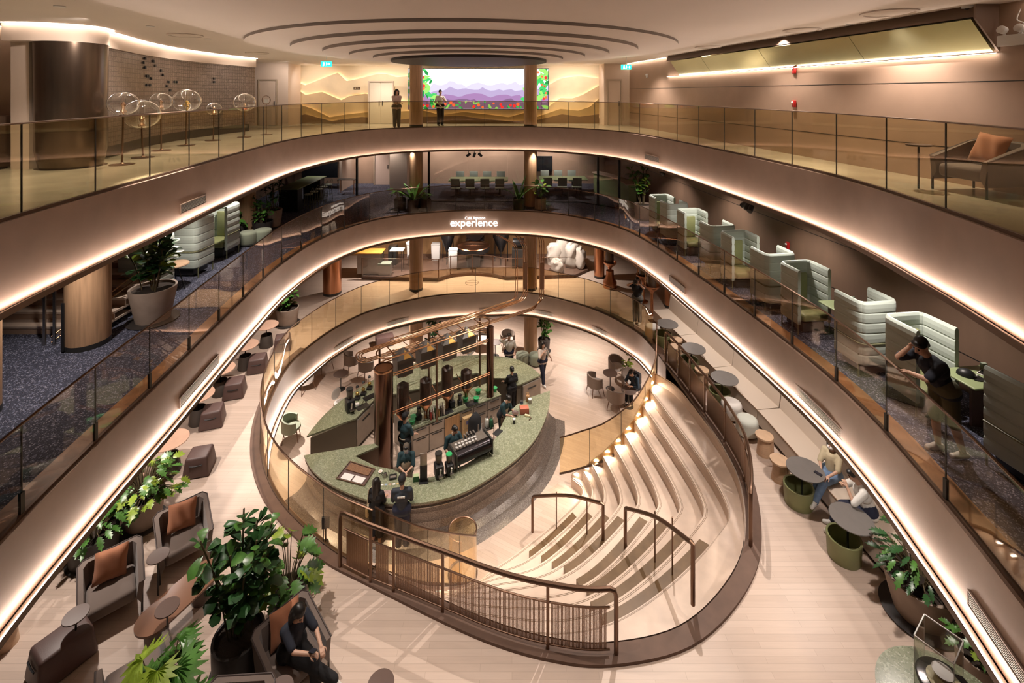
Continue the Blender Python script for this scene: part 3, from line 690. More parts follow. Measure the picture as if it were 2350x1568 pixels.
t = thing('wall_sign', 'small dark wall sign beside the double door in the mural', 'sign', PY(819, 203, 23.2))
b = MB(); b.box((0, 0, 0), (.32, .02, .14)); b.build('plate', M_lip, t, 0)
b = MB(); b.box((-.08, -.012, 0), (.06, .005, .07)); b.box((.02, -.012, .015), (.09, .005, .02)); b.box((.09, -.012, -.02), (.06, .005, .02)); b.build('lettering', mat('sign gold', (.6, .45, .25), .4), t, 0)
# big screen
sY = 22.95; s0, s1 = PY(938, 250, sY), PY(1258, 158, sY); sw, sh = s1.x-s0.x, s1.z-s0.z
t = thing('video_screen', 'large lit wall screen of purple mountains, green leaves and red berries', 'screen', ((s0.x+s1.x)/2, sY, s0.z))
b = MB(); b.box((0, .06, sh/2), (sw+.06, .1, sh+.06)); b.build('frame', M_black, t, 0)
def sky_mat():
    m, nt, bs = newmat('screen sky'); L = nt.links.new; nt.nodes.remove(bs); tc = nd(nt, 'ShaderNodeTexCoord'); sp = nd(nt, 'ShaderNodeSeparateXYZ'); L(tc.outputs['Generated'], sp.inputs[0])
    r = nd(nt, 'ShaderNodeValToRGB'); r.color_ramp.elements[0].color = (.50, .38, .62, 1); r.color_ramp.elements[0].position = .3; r.color_ramp.elements[1].color = (1, .98, 1, 1); r.color_ramp.elements[1].position = .75
    L(sp.outputs['Z'], r.inputs[0]); e = nd(nt, 'ShaderNodeEmission', Strength=1.15); L(r.outputs[0], e.inputs[0]); L(e.outputs[0], nt.nodes['Material Output'].inputs[0]); return m
b = MB(); b.box((0, .005, sh/2), (sw, .02, sh)); b.build('display', sky_mat(), t, 0)
def flat(name, polys, m, y):
    b = MB()
    for p in polys: b.add([(x, y, z) for x, z in p], [list(range(len(p)))])
    return b.build(name, m, t, 0)
rnd = random.Random(5)
for k, (base, amp, colr, y) in enumerate(((.62, .20, (.50, .46, .62), -.008), (.48, .16, (.34, .27, .42), -.011), (.34, .13, (.27, .15, .30), -.014), (.20, .1, (.16, .09, .17), -.017))):
    n = 34; pts = [(-sw/2+sw*i/n, sh*(base+amp*(noise.noise(V((i*.33+k*9, k*3.1, 0)))+.45*noise.noise(V((i*.9, k*5.7, 2)))))) for i in range(n+1)]
    flat('mountain', [[(a[0], .01), (c[0], .01), c, a] for a, c in zip(pts, pts[1:])], emis('screen hill %d' % k, colr, 1.0), y)
lv = {0: [], 1: [], 2: []}
def lf(x, z, a, l, w):
    pt = [(0, 0), (.3, .5), (.6, .42), (1, 0), (.6, -.42), (.3, -.5)]; return [(x+l*u*cos(a)-w*v*sin(a), z+l*u*sin(a)+w*v*cos(a)) for u, v in pt]
for sx in (-1, 1):
    for i in range(44):
        z = rnd.uniform(.02, .98)*sh; x = sx*(sw/2-rnd.random()**1.6*sw*(.12+.10*(1-z/sh)))-sx*.05; a = rnd.uniform(0, 2*PI); l = rnd.uniform(.28, .55)
        lv[i % 3].append(lf(x-l*.5*cos(a), z-l*.5*sin(a), a, l, l*.42))
for i in range(40): lv[i % 3].append(lf(rnd.uniform(-.48, .48)*sw, rnd.random()**2*.14*sh, rnd.uniform(0, PI), rnd.uniform(.14, .26), .09))
cl = lambda P_: [[(max(-sw/2, min(sw/2, x)), max(0, min(sh, z))) for x, z in p] for p in P_]
for k in range(3): flat('leaves', cl(lv[k]), emis('screen leaf %d' % k, [(.02, .22, .05), (.05, .42, .10), (.25, .55, .12)][k], 1.0), -.02-.002*k)
be = [[], []]
for i in range(46):
    if i < 30: sx = rnd.choice((-1, 1)); z = rnd.uniform(.15, .95)*sh; x = sx*(sw/2-rnd.random()*sw*.10-.08)
    else: x = rnd.uniform(-.45, .45)*sw; z = rnd.uniform(.03, .16)*sh
    r = rnd.uniform(.05, .085); be[i % 2].append([(x+r*cos(q*PI/5), z+r*sin(q*PI/5)) for q in range(10)])
flat('berries', cl(be[0]), emis('screen berry', (.75, .03, .03), 1.1), -.028); flat('berries', cl(be[1]), emis('screen berry 2', (.9, .12, .04), 1.1), -.030)
# globe stands
def globe(label, bx, by, gx, gy, d, gold=False):
    p = P(bx, by, Z4); t = thing('globe_display', label, 'display stand', p, 0, 'glass globes along the tiled wall')
    gz = PY(gx, gy, p.y).z-Z4; ox = PY(gx, gy, p.y).x-p.x; r = d/2; rz = r*.86
    b = MB(); b.lathe([(.22, 0), (.22, .012), (.05, .025), (.02, .05)], 28); b.build('base', M_bronze, t)
    b = MB(); b.cyl((0, 0, .03), (ox, 0, gz-rz), .018); b.build('pole', M_bronze, t)
    b = MB(); b.sph((ox, 0, gz), (r, r, rz), 32, 20); b.build('globe', GB, t, 80)
    b = MB()
    for a in (0, PI/3, 2*PI/3):
        b.tube([V((ox+r*1.002*cos(q)*cos(a), r*1.002*cos(q)*sin(a), gz+rz*1.002*sin(q))) for q in [2*PI*i/40 for i in range(40)]], .0035, 4, True)
    b.build('seam', M_steel, t)
    b = MB(); b.lathe([(.075, 0), (.075, .02), (.05, .03)], 16, (ox, 0, gz-rz)); b.build('collar', M_bronze, t)
    b = MB()
    if gold:
        for i in range(26): b.sph((ox+random.uniform(-.05, .05), random.uniform(-.05, .05), gz-rz+.05+i*.010), .028, 8, 6)
        b.build('seed_sample', mat('gold seeds', (.6, .36, .06), .4), t)
    else:
        b.lathe([(.06, 0), (.07, .05), (.03, .12), (.05, .2), (.01, .26)], 14, (ox, 0, gz-rz+.02)); b.build('sample', M_brass, t)
for a in (('glass globe stand nearest the dark drum, at the left', 280, 378, 283, 238, .56), ('largest low glass globe in front, second stand from the left', 328, 362, 325, 262, .76), ('small glass globe behind, third stand from the left', 370, 346, 369, 233, .52),
          ('tall glass globe with gold seeds inside, fourth stand from the left', 427, 334, 428, 231, .74, True), ('smallest glass globe on a short stand, fifth from the left', 489, 323, 491, 250, .45), ('glass globe near the far end of the tiled wall', 561, 315, 561, 235, .70)): globe(*a)
p = P(611, 309, Z4); t = thing('ring_sign_stand', 'thin stand with a small ring sign beside the pale far door', 'sign', p)
b = MB(); b.lathe([(.2, 0), (.2, .012), (.02, .03)], 24); b.build('base', M_bronze, t); b = MB(); b.cyl((0, 0, .02), (0, 0, 1.08), .012); b.build('pole', M_bronze, t)
b = MB(); b.tube([V((.15*cos(a), 0, 1.24+.15*sin(a))) for a in [2*PI*i/24 for i in range(24)]], .012, 5, True); b.build('ring', M_bronze, t); b = MB(); b.box((0, 0, 1.2), (.16, .01, .14)); b.build('plaque', M_white, t)
# exit signs, alarms, emergency lamps, ceiling fittings
M_exit = emis('exit green', (.02, .75, .42), 1.6); M_exw = emis('exit white', (1, 1, 1), 2.5)
def exit_sign(label, px, py, Y):
    p = PY(px, py, Y); t = thing('exit_sign', label, 'exit sign', p)
    b = MB(); b.box((0, 0, 0), (.36, .05, .17)); b.build('box', M_exit, t, 0); b = MB(); b.box((0, 0, (ZC-p.z)/2+.08), (.02, .02, ZC-p.z-.16)); b.build('hanger', M_white, t, 0)
    b = MB(); b.sph((-.08, -.028, .04), (.02, .004, .02), 8, 6); b.box((-.08, -.028, -.01), (.045, .006, .06)); b.box((-.1, -.028, -.05), (.02, .006, .04)); b.box((-.055, -.028, -.045), (.035, .006, .02))
    b.box((.06, -.028, 0), (.08, .006, .02)); b.add([(.10, -.03, .045), (.10, -.03, -.045), (.15, -.03, 0)], [[0, 1, 2]]); b.box((.01, -.028, 0), (.012, .006, .1)); b.build('pictogram', M_exw, t, 0)
exit_sign('green lit exit sign hanging left of the stepped ceiling', 749, 147, 16.5); exit_sign('green lit exit sign hanging right near the gilded soffit', 1437, 154, 17.2)
def wallpt(px, py, extra=0):
    k = (px-CX)/F; y = (8.4+extra)/(k+.135); return V((k*y, y, CAMZ-(py-HY)*y/F))
M_red = mat('alarm red', (.55, .02, .02), .4)
def alarm(label, p, m=M_red, s=1):
    t = thing('fire_alarm', label, 'fire alarm', p-V((.03, 0, 0)), -.134); b = MB(); b.rbox((0, 0, 0), (.06*s, .13*s, .17*s), .015); b.build('body', m, t); b = MB(); b.lathe([(.03*s, 0), (.02*s, .03), (.001, .035)], 12, (0, 0, 0), Matrix.Translation((-.03, 0, .03)) @ Matrix.Rotation(-PI/2, 4, 'Y')); b.build('strobe', M_white, t)
alarm('red fire alarm high on the right wall below the light line', wallpt(1825, 161)); alarm('red fire alarm on the right wall just above the glass', wallpt(1825, 238)); alarm('white box detector high on the right wall', wallpt(1486, 174), M_white); alarm('red fire alarm on the dark wall behind the booths', wallpt(1810, 563, .45))
def emerg(label, p, rz):
    t = thing('emergency_light', label, 'emergency light', p, rz); b = MB(); b.rbox((0, -.07, 0), (.36, .1, .16), .015); b.build('box', M_white, t)
    for dx in (-.11, .11):
        b = MB(); b.lathe([(.02, -.02), (.055, .0), (.06, .07), (.05, .075)], 14, (0, 0, 0), Matrix.Translation((dx, -.07, .15)) @ Matrix.Rotation(PI/2-.3, 4, 'X')); b.build('lamp_head', M_white, t)
        b = MB(); b.cyl((dx, -.07, .07), (dx, -.07, .14), .015); b.build('neck', M_white, t)
    b = MB(); b.tube(spline([(.05, -.05, .08), (.12, -.04, .22), (.02, -.03, .3), (.06, -.02, .45)], 6), .008, 5); b.build('cable', M_white, t)
q = wallpt(2342, 92); emerg('white twin emergency light on the right wall at the frame edge', q-V((.05, 0, 0)), -PI/2+.134)
emerg('white twin emergency light at the top left corner', PY(4, 50, 9.85)-V((0, .02, 0)), 0)
for i, (x, y) in enumerate(((137, 14), (345, 60), (477, 89), (700, 137), (1950, 56), (1795, 83), (1550, 124))):
    p = P(x, y, ZC); t = thing('downlight', 'small recessed ceiling downlight, %s' % ['far left nearest the camera', 'left by the light line', 'left before the first tier', 'left of the far mural', 'right nearest the gilded soffit', 'right middle of the ceiling strip', 'right by the outer tier'][i], 'downlight', p, 0, 'recessed ceiling downlights')
    b = MB(); b.lathe([(.075, 0), (.075, -.012), (.05, -.014)], 20); b.build('trim_ring', M_white, t); b = MB(); b.lathe([(.05, -.013), (.001, -.014)], 16); b.build('lens', M_lamp, t)
for i, (x, y, r) in enumerate(((425, 80, .36), (590, 121, .36), (1840, 68, .36), (1625, 107, .36), (2040, 28, .40))):
    p = P(x, y, ZC); t = thing('air_diffuser', 'round flush ceiling air diffuser, %s' % ['left above the globes', 'far left by the first tier', 'right above the gilded soffit', 'right near the outer tier', 'right nearest the corner'][i], 'air vent', p-V((0, 0, .003)), 0, 'round ceiling diffusers')
    b = MB(); b.lathe([(r, 0), (r, -.02), (r*.9, -.03), (r*.88, -.004)], 36); b.build('ring', M_ceil, t); b = MB(); b.lathe([(r*.78, -.012), (r*.7, -.028), (.001, -.03)], 36); b.build('disc', M_ceil, t)
t = thing('dome_camera', 'white dome camera on the ceiling at the right', 'camera', P(2224, 14, ZC)); b = MB(); b.lathe([(.09, 0), (.09, -.03), (.06, -.035)], 24); b.build('base', M_white, t); b = MB(); b.sph((0, 0, -.035), .055, 16, 10); b.build('dome', M_black, t)
# vents set in the fascias
def vent(label, cv, px, z, L=.95, H=.17, oy=0):
    k = (px-CX)/F; best = min((p for p in cv if p.y > 3), key=lambda p: abs(p.x-k*p.y)); i = cv.index(best); a, c = cv[i-1], cv[(i+1) % len(cv)]; ang = math.atan2(c.y-a.y, c.x-a.x)
    t = thing('air_vent', label, 'air vent', (best.x, best.y, z), ang, 'air vents in the curved fascias'); y = -.012
    b = MB(); b.box((0, y, H/2), (L, .02, .018)); b.box((0, y, -H/2), (L, .02, .018)); b.box((L/2, y, 0), (.018, .02, H)); b.box((-L/2, y, 0), (.018, .02, H)); b.build('frame', M_fascia, t, 0)
    b = MB(); n = 7
    for j in range(n): b.box((0, y, -H/2+H*(j+.5)/n), (L-.02, .012, H/n*.45))
    b.build('louvre', M_gsteel, t, 0); b = MB(); b.box((0, y+.008, 0), (L, .004, H)); b.build('backing', M_black, t, 0)
vent('air vent in the top fascia at the left', E, 440, 9.52); vent('air vent in the top fascia at the right', E, 1497, 9.53)
vent('long air vent in the middle fascia at the left', E, 452, 5.92, 1.5, .19); vent('air vent in the middle fascia at the right by the copper funnels', E, 1551, 5.98); vent('long air vent in the middle fascia above the bench', E, 1880, 5.90, 1.5, .19); vent('air vent in the middle fascia at the right frame edge', E, 2300, 5.95)
for i, px in enumerate((795, 910, 1130, 1240, 1372)): vent('air vent in the lower oval fascia, %s' % ['leftmost', 'second from left', 'middle behind the pipes', 'just right of the pipes', 'rightmost'][i], OF, px, 2.30, 1.0, .14)
# lit sign on the middle fascia
def text(body, size, m, ext=.02, name='lettering', parent=None):
    cu = bpy.data.curves.new('txt', 'FONT'); cu.body = body; cu.size = 1; cu.extrude = .0; cu.align_x = 'CENTER'; o = bpy.data.objects.new('txt', cu); C.objects.link(o)
    dg = bpy.context.evaluated_depsgraph_get(); me = bpy.data.meshes.new_from_object(o.evaluated_get(dg)); bpy.data.objects.remove(o)
    w = max(v.co.x for v in me.vertices)-min(v.co.x for v in me.vertices); k = size/w
    bm = bmesh.new(); bm.from_mesh(me); bmesh.ops.scale(bm, vec=(k, k, k), verts=bm.verts)
    r = bmesh.ops.extrude_face_region(bm, geom=list(bm.faces)); bmesh.ops.translate(bm, vec=(0, 0, ext), verts=[e for e in r['geom'] if isinstance(e, bmesh.types.BMVert)])
    bm.to_mesh(me); bm.free(); me.materials.clear(); me.materials.append(m); o = bpy.data.objects.new(name, me); C.objects.link(o); o.rotation_euler = (PI/2, 0, 0)
    if parent: o.parent = parent
    return o
M_sign = emis('sign light', (1, .88, .80), 2.0)
t = thing('lit_sign', 'white lit experience sign on the middle fascia', 'sign', (-1.62, 20.38, 6.03), .02)
text('experience', 2.0, M_sign, .03, 'large_lettering', t); o = text('Café Amazon', .86, M_sign, .03, 'small_lettering', t); o.location = (.05, 0, .29)
for dx in (-.86, -.21, .34, .87):
    b = MB(); b.box((dx+.0, -.02, .105), (.2, .02, .022)); b.build('letter_bar', M_sign, t, 0)
# ---------- carpet floor (behind the smoky glass)
def quilt(b, path, z0, z1, th=.07, bands=5, bulge=.010):
    """upright padded wall along a plan path with stitched bands"""
    path = [V((p[0], p[1], 0)) for p in path]; prof = []
    for k in range(bands):
        for q in (0, .12, .5, .88):
            prof.append((z0+(z1-z0)*(k+q)/bands, bulge*sin(PI*q)**.5 if 0 < q < 1 else -.004))
    prof.append((z1, -.004)); rows = []
    for z, w in prof: rows.append(z_(offset2(path, th/2+w, False), z))
    inn = [z_(offset2(path, -th/2-w, False), z) for z, w in prof][::-1]
    rows = rows+[z_(offset2(path, th*.25, False), z1+.02), z_(offset2(path, -th*.25, False), z1+.02)]+inn
    for r0, r1 in zip(rows, rows[1:]): b.strip(r0, r1)
    for e in (0, -1):
        f = [r[e] for r in rows]; b.add(f, [list(range(len(f)))])
def make_pod(label):
    """high-backed booth seat, opening towards -y"""
    t = thing('lounge_booth', label, 'booth'); w, d = .70, .58
    U = spline([(-w/2, -d, 0), (-w/2, -.12, 0), (-w/2+.04, -.03, 0), (-w/2+.12, 0, 0), (w/2-.12, 0, 0), (w/2-.04, -.03, 0), (w/2, -.12, 0), (w/2, -d, 0)], 4)
    b = MB(); quilt(b, U, .62, 1.34, .06, 4); b.build('quilted_shell', M_mint, t, 50)
    b = MB(); quilt(b, U, .22, .60, .06, 2); b.build('lower_shell', M_mint, t, 50)
    b = MB(); b.tube([V((p.x, p.y, .61)) for p in offset2(U, .035, False)], .016, 6); b.build('arm_rail', M_olivem, t)
    b = MB(); b.rbox((0, -.34, .36), (.58, .60, .16), .05, seg=3); b.build('seat_cushion', M_olive, t)
    b = MB(); b.rbox((0, -.075, .78), (.46, .07, .66), .03); b.build('back_pad', M_olive, t)
    for x, y in ((-.36, -.56), (.36, -.56), (-.36, -.06), (.36, -.06)):
        b = MB(); b.cyl((x, y, 0), (x, y, .61), .014); b.build('leg', M_olivem, t)
    b = MB(); b.rbox((0, -.3, .14), (.5, .5, .2), .02); b.build('plinth', M_dark, t); return t
pod = Maker(make_pod)
bw = lambda y: 6.65-(y-8.15)*.131
ang = .131
names = ['farthest', 'fourth from the near end', 'middle', 'second from the near end', 'nearest']
for i, y in enumerate((17.7, 15.55, 13.05, 10.7, 8.15)):
    pod((bw(y), y, Z3), ang, 'mint quilted booth with olive seat showing, %s in the right row' % names[i], 'booth seats along the right wall')
for i, y in enumerate((16.15, 13.5, 11.15, 8.6, 6.05)):
    pod((bw(y), y, Z3), PI+ang, 'mint quilted booth seen from its back, %s in the right row' % names[i], 'booth seats along the right wall')
def make_btable(label):
    t = thing('booth_table', label, 'table'); b = MB(); b.rbox((0, 0, .73), (.82, .54, .035), .05, seg=3); b.build('table_top', M_tgreen, t)
    b = MB(); b.prism([(-.15, -.02), (.38, -.2), (.38, .2), (-.15, .02)], 0, .71); b.build('leg', M_plum, t, 0); b = MB(); b.rbox((.30, .17, .79), (.09, .05, .09), .01); b.build('socket_box', M_sage, t); return t
bt_ = Maker(make_btable)
for i, y in enumerate((16.82, 14.67, 12.18, 9.83, 7.36)): bt_((bw(y)+.42, y, Z3), ang, 'green laminate table between facing mint booths, %s in the right row' % names[i], 'green booth tables along the right wall')
p = V((bw(7.36)+.24, 7.38, 0)); t = thing('baseball_cap', 'black cap lying on the nearest green booth table', 'cap', (p.x, p.y, Z3+.75), .8)
b = MB(); b.sph((0, 0, .0), (.10, .12, .10), 18, 10); b.v = [V((v[0], v[1], max(0.0, v[2]))) for v in b.v]; b.build('crown', M_black, t); b = MB(); b.prism([(.10*cos(a), -.09-.11*sin(a)) for a in [i*PI/10 for i in range(11)]], .003, .012); b.build('brim', M_black, t); b = MB(); b.box((0, -.118, .045), (.07, .006, .014)); b.build('logo', M_white, t)
p = V((bw(7.36)+.60, 7.36, 0)); t = thing('tablet', 'black tablet with white rim lying on the nearest green booth table', 'tablet', (p.x, p.y, Z3+.75), .5)
b = MB(); b.rbox((0, 0, .006), (.20, .27, .012), .005); b.build('body', M_white, t); b = MB(); b.box((0, 0, .0125), (.18, .25, .002)); b.build('screen', mat('tablet glass', (.01, .01, .012), .08), t)
# left side: lounge booths, table, poufs, plants, stairs
for i, (x, y, rz, lb) in enumerate(((-8.95, 11.35, PI, 'large pale booth beside the big planter on the left'), (-9.1, 13.2, PI, 'pale booth seen from its back in the middle of the left side'), (-9.15, 15.4, 0, 'pale booth showing its olive seat at the far left'))):
    pod((x, y, Z3), rz-.05, lb, 'pale booths on the left side', 1.18)
t = thing('round_table', 'small round wooden table between the pale booths on the left', 'table', (-8.75, 12.45, Z3)); b = MB(); b.lathe([(.30, .62), (.32, .64), (.31, .66), (.001, .66)], 32); b.build('table_top', M_wood, t)
for a in (0, 2.1, 4.2):
    b = MB(); b.cyl((.05*cos(a), .05*sin(a), .62), (.26*cos(a), .26*sin(a), 0), .014); b.build('leg', M_dark, t)
def make_pouf(label):
    t = thing('pouf', label, 'pouf'); b = MB(); b.lathe([(.25, .03), (.275, .05), (.285, .10), (.285, .38), (.27, .43), (.22, .455), (.001, .46)], 32); b.build('cushion', M_sage, t, 60); b = MB(); b.lathe([(.22, 0), (.22, .035)], 24); b.build('foot_ring', M_dark, t); return t
pouf = Maker(make_pouf)
pouf((-8.85, 16.05, Z3), 0, 'sage pouf under the bright plants, left one of two', 'sage poufs on the carpet'); pouf((-8.5, 16.35, Z3), 0, 'sage pouf under the bright plants, right one of two', 'sage poufs on the carpet')
plant('big leafy plant in a taupe planter beside the oak column', (-8.05, 10.75, Z3), .46, .75, 'fiddle', 1.95, .8, 190, seed=3, L=.30, W=.2, stems=9, second=M_leafy, kind='bowl', leafm=M_leafd)
plant('tall dark bushy plant in a brown planter on the left', (-9.2, 18.3, Z3), .40, .65, 'bushy', 2.5, .55, 150, M_pot, M_leafd, 4, 'taper', .22, .09, stems=7)
plant('low bright green plant behind the sage poufs', (-9.6, 16.7, Z3), .34, .5, 'bushy', 1.2, .55, 80, M_potd, M_leaf, 5, 'taper', .28, .13, stems=6, second=M_leafy)
plant('dense green plant beside the brown planter on the left', (-8.95, 17.2, Z3), .34, .5, 'bushy', 1.35, .5, 90, M_potd, M_leaf, 6, 'taper', .24, .12, stems=6)
for i, (x, Y, h, st, n, lb, s2) in enumerate(((918, 20.95, 1.25, 'monstera', 14, 'low leafy plant at the left of the far left column', None), (948, 20.65, 1.9, 'strap', 9, 'tall upright plant in front of the far left column', None), (976, 20.85, 1.0, 'strap', 12, 'short yellow-green plant right of the far left column', M_leafy),
        (1190, 20.95, 1.9, 'strap', 9, 'tall upright plant in front of the far right column', None), (1240, 21.0, 1.25, 'bushy', 40, 'small shrub right of the far right column', M_leafy))):
    plant(lb, ((x-CX)*Y/F, Y, Z3), .25, .5, st, h, .34, n, M_potd if i < 4 else M_pot, M_leaf, 10+i, 'cyl', .3, .17 if st != 'strap' else .15, second=s2)
plant('tall fiddle-leaf plant behind the farthest booths', (5.3, 19.4, Z3), .36, .6, 'fiddle', 2.2, .7, 100, seed=21, L=.30, W=.2, stems=6, second=M_leafy)
t = bpy.data.objects.new('staircase', None); C.objects.link(t); t['kind'] = 'structure'
for k in range(6):
    b = MB(); b.box((-10.1, 10.1+.3*k+.4, Z3+.17*(k+1)-.02), (2.9, .8, .045)); b.build('step', M_step, t, 0); b = MB(); b.box((-10.1, 10.13+.3*k, Z3+.17*(k+.5)-.02), (2.9, .03, .15)); b.build('riser', M_wall, t, 0)
t = thing('stair_handrail', 'grey steel stair handrail behind the oak column on the left', 'handrail', (0, 0, 0))
for i, px in enumerate((102, 125)):
    q = P(px, 793, Z3); b = MB(); b.box((q.x, q.y, Z3+.9), (.05, .03, 1.8)); b.build('post', M_steel, t, 0)
q = P(112, 792, Z3)
for dz in (0, .12):
    b = MB(); b.cyl((q.x+.05, q.y, Z3+.05+dz), (q.x+.9, q.y+1.6, Z3+1.0+dz), .018); b.build('rail', M_brass, t)
# far rooms of the carpet floor
wallquad('wall_far_carpet', (-12.2, 26.9), (8, 26.9), Z3, Z4-.5, M_wall)
b = MB(); b.box((-8.9, 25.9, Z3+1.35), (.14, 2.0, 2.7)); b.box((-5.9, 25.9, Z3+1.35), (.9, 2.0, 2.7)); struct('wall_far_nook', b, M_pale, 0)
door('door_4', -7.6, -6.8, Z3, Z3+2.2, 26.6, mat('lobby door', (.66, .5, .42), .6))
M_frame = mat('black mullion', (.02, .02, .02), .4)
gw = [V((-7.7, 23.8, 0)), V((-3.9, 22.5, 0)), V((-.2, 22.4, 0)), V((3.1, 22.3, 0)), V((3.9, 21.75, 0)), V((4.72, 21.1, 0))]
t = thing('glass_partition', 'clear glass partition with black mullions before the meeting rooms', 'partition', (0, 0, 0))
for i, (p, q) in enumerate(zip(gw, gw[1:])):
    if i == 0: continue
    d = (q-p); n = max(1, round(d.length/1.7))
    for k in range(n):
        a = p+d*(k/n); c = p+d*((k+.985)/n); b = MB(); o1 = V((-d.y, d.x, 0)).normalized()*.006; b.prism([a-o1, c-o1, c+o1, a+o1], Z3+.04, Z4-.96); b.build('glass_panel', GC, t, 0)
for p in (gw[0], gw[4], gw[5], gw[1]):
    b = MB(); b.box((p.x, p.y, Z3+1.3), (.09, .11, 2.62)); b.build('mullion', M_frame, t, 0)
b = MB(); b.tube([V((p.x, p.y, Z3+.02)) for p in gw[1:]], .025, 4); b.build('floor_channel', M_frame, t, 0)
def make_ochair(label):
    t = thing('meeting_chair', label, 'chair'); b = MB(); b.rbox((0, 0, .46), (.46, .44, .05), .02); b.build('seat', M_sage, t); b = MB(); b.rbox((0, .22, .74), (.44, .035, .42), .016); b.build('backrest', M_mint, t)
    b = MB(); b.cyl((0, 0, .1), (0, 0, .45), .025); b.build('column', M_dark, t); b = MB()
    for k in range(5): b.cyl((0, 0, .10), (.27*cos(k*1.257), .27*sin(k*1.257), .04), .018)
    b.build('star_base', M_dark, t); return t
oc = Maker(make_ochair)
def mtable(label, x0, x1, y0, y1):
    t = thing('meeting_table', label, 'table', ((x0+x1)/2, (y0+y1)/2, Z3)); b = MB(); b.rbox((0, 0, .74), (x1-x0, y1-y0, .035), .01); b.build('table_top', M_tgreen, t)
    b = MB(); b.box((0, 0, .761), (.012, y1-y0-.04, .004)); b.build('joint_strip', M_dark, t, 0)
    for s in (-1, 1):
        b = MB(); b.rbox((s*(x1-x0)*.36, 0, .36), (.1, .7, .72), .02); b.build('leg', M_dark, t)
mtable('long green meeting table left of the far right column', -3.15, -.2, 23.6, 24.8); mtable('green meeting table by the black wall screen', 1.4, 3.8, 23.9, 25.1)
for tb, x0, n, y0, y1 in (('left', -2.75, 4, 23.35, 25.15), ('right', 1.75, 3, 23.65, 25.45)):
    for k in range(n):
        oc((x0+k*.72, y0, Z3), PI, 'meeting chair on the near side of the %s green table, place %d from the left' % (tb, k+1), 'chairs round the meeting tables'); oc((x0+k*.72, y1, Z3), 0, 'meeting chair on the far side of the %s green table, place %d from the left' % (tb, k+1), 'chairs round the meeting tables')
def tv(label, x, y, z, w, h):
    t = thing('wall_screen', label, 'screen', (x, y, z)); b = MB(); b.rbox((0, 0, 0), (w, .05, h), .008); b.build('frame', M_black, t); b = MB(); b.box((0, -.027, 0), (w-.04, .004, h-.04)); b.build('display', mat('dark screen', (.012, .013, .016), .1), t, 0); b = MB(); b.box((0, .08, 0), (.3, .12, .3)); b.build('bracket', M_dark, t, 0)
q = PY(1250, 377, 26.4); tv('black wall screen above the right meeting table', q.x, 26.6, q.z, .9, .85); q = PY(732, 390, 25.2); tv('black wall screen at the end of the long green table', q.x, 25.3, q.z, 1.9, .85)
t = thing('communal_table', 'long high green table with dark base at the far left', 'table', (-9.55, 21.9, Z3)); b = MB(); b.rbox((0, 0, 1.0), (.95, 3.2, .04), .01); b.build('table_top', M_tgreen, t); b = MB(); b.box((0, -1.2, .49), (.8, .5, .98)); b.build('base', M_dark, t, 0); b = MB(); b.box((0, 1.2, .49), (.8, .5, .98)); b.build('base', M_dark, t, 0)
def make_hstool(label):
    t = thing('bar_stool', label, 'stool'); b = MB(); b.lathe([(.17, .68), (.18, .70), (.17, .72), (.001, .725)], 20); b.build('seat', M_sage, t); b = MB(); b.tube(spline([(-.13, .14, .72), (-.13, .16, .88), (0, .18, .98), (.13, .16, .88), (.13, .14, .72)], 5), .011, 6); b.build('backrest', M_olivem, t)
    for x, y in ((-.15, -.15), (.15, -.15), (-.15, .15), (.15, .15)):
        b = MB(); b.cyl((x*.7, y*.7, .69), (x, y, 0), .011); b.build('leg', M_olivem, t)
    b = MB(); b.tube([V((.2*cos(a), .2*sin(a), .25)) for a in [i*PI/6 for i in range(12)]], .009, 5, True); b.build('foot_ring', M_olivem, t); return t
hs = Maker(make_hstool)
for k in range(5): hs((-8.80, 20.75+k*.55, Z3+.004), -PI/2, 'slim green bar stool at the long far table, number %d from the near end' % (k+1), 'bar stools at the long table')
t = thing('side_table', 'small table with orange legs below the far left screen', 'table', (-8.35, 24.3, Z3)); b = MB(); b.rbox((0, 0, .72), (.9, .5, .03), .01); b.build('table_top', M_dark, t)
for x in (-.4, .4):
    for y in (-.2, .2):
        b = MB(); b.cyl((x, y, .71), (x, y, 0), .018); b.build('leg', mat('orange leg', (.55, .2, .05), .4), t)
ct = spline([(4.5, 24.8, 0), (4.9, 24.0, 0), (5.25, 23.0, 0), (5.45, 22.0, 0), (5.5, 21.2, 0)], 6); t = thing('reception_counter', 'curved green counter with a pale top behind the black mullions', 'counter', (0, 0, 0))
b = MB(); b.prism(ct+offset2(ct, -.35, False)[::-1], Z3, Z3+1.0); b.build('front', M_tgreen, t); b = MB(); b.prism(offset2(ct, .04, False)+offset2(ct, -.45, False)[::-1], Z3+1.0, Z3+1.05); b.build('worktop', M_pale, t)
def track(label, x, y, z, rz):
    t = thing('track_spotlight', label, 'spotlight', (x, y, z), rz, 'black triple spotlights under the top floor'); zt = Z4-.95-z
    b = MB(); b.box((0, 0, zt-.015), (.75, .05, .03)); b.build('track', M_black, t, 0)
    for i, dx in enumerate((-.25, 0, .25)):
        M = Matrix.Translation((dx, 0, 0)) @ Matrix.Rotation((.9, .35, -.8)[i], 4, 'Y') @ Matrix.Rotation(.5, 4, 'X'); b = MB(); b.lathe([(.03, .1), (.055, .09), (.06, -.10), (.05, -.105)], 16, (0, 0, 0), M); h = b.build('lamp_head', M_black, t)
        b = MB(); b.lathe([(.05, -.102), (.001, -.103)], 16, (0, 0, 0), M); b.build('lens', M_lamp if i == 1 else M_white, h); b = MB(); b.cyl((dx, 0, .04), (dx, 0, zt-.02), .012); b.build('stem', M_black, t)
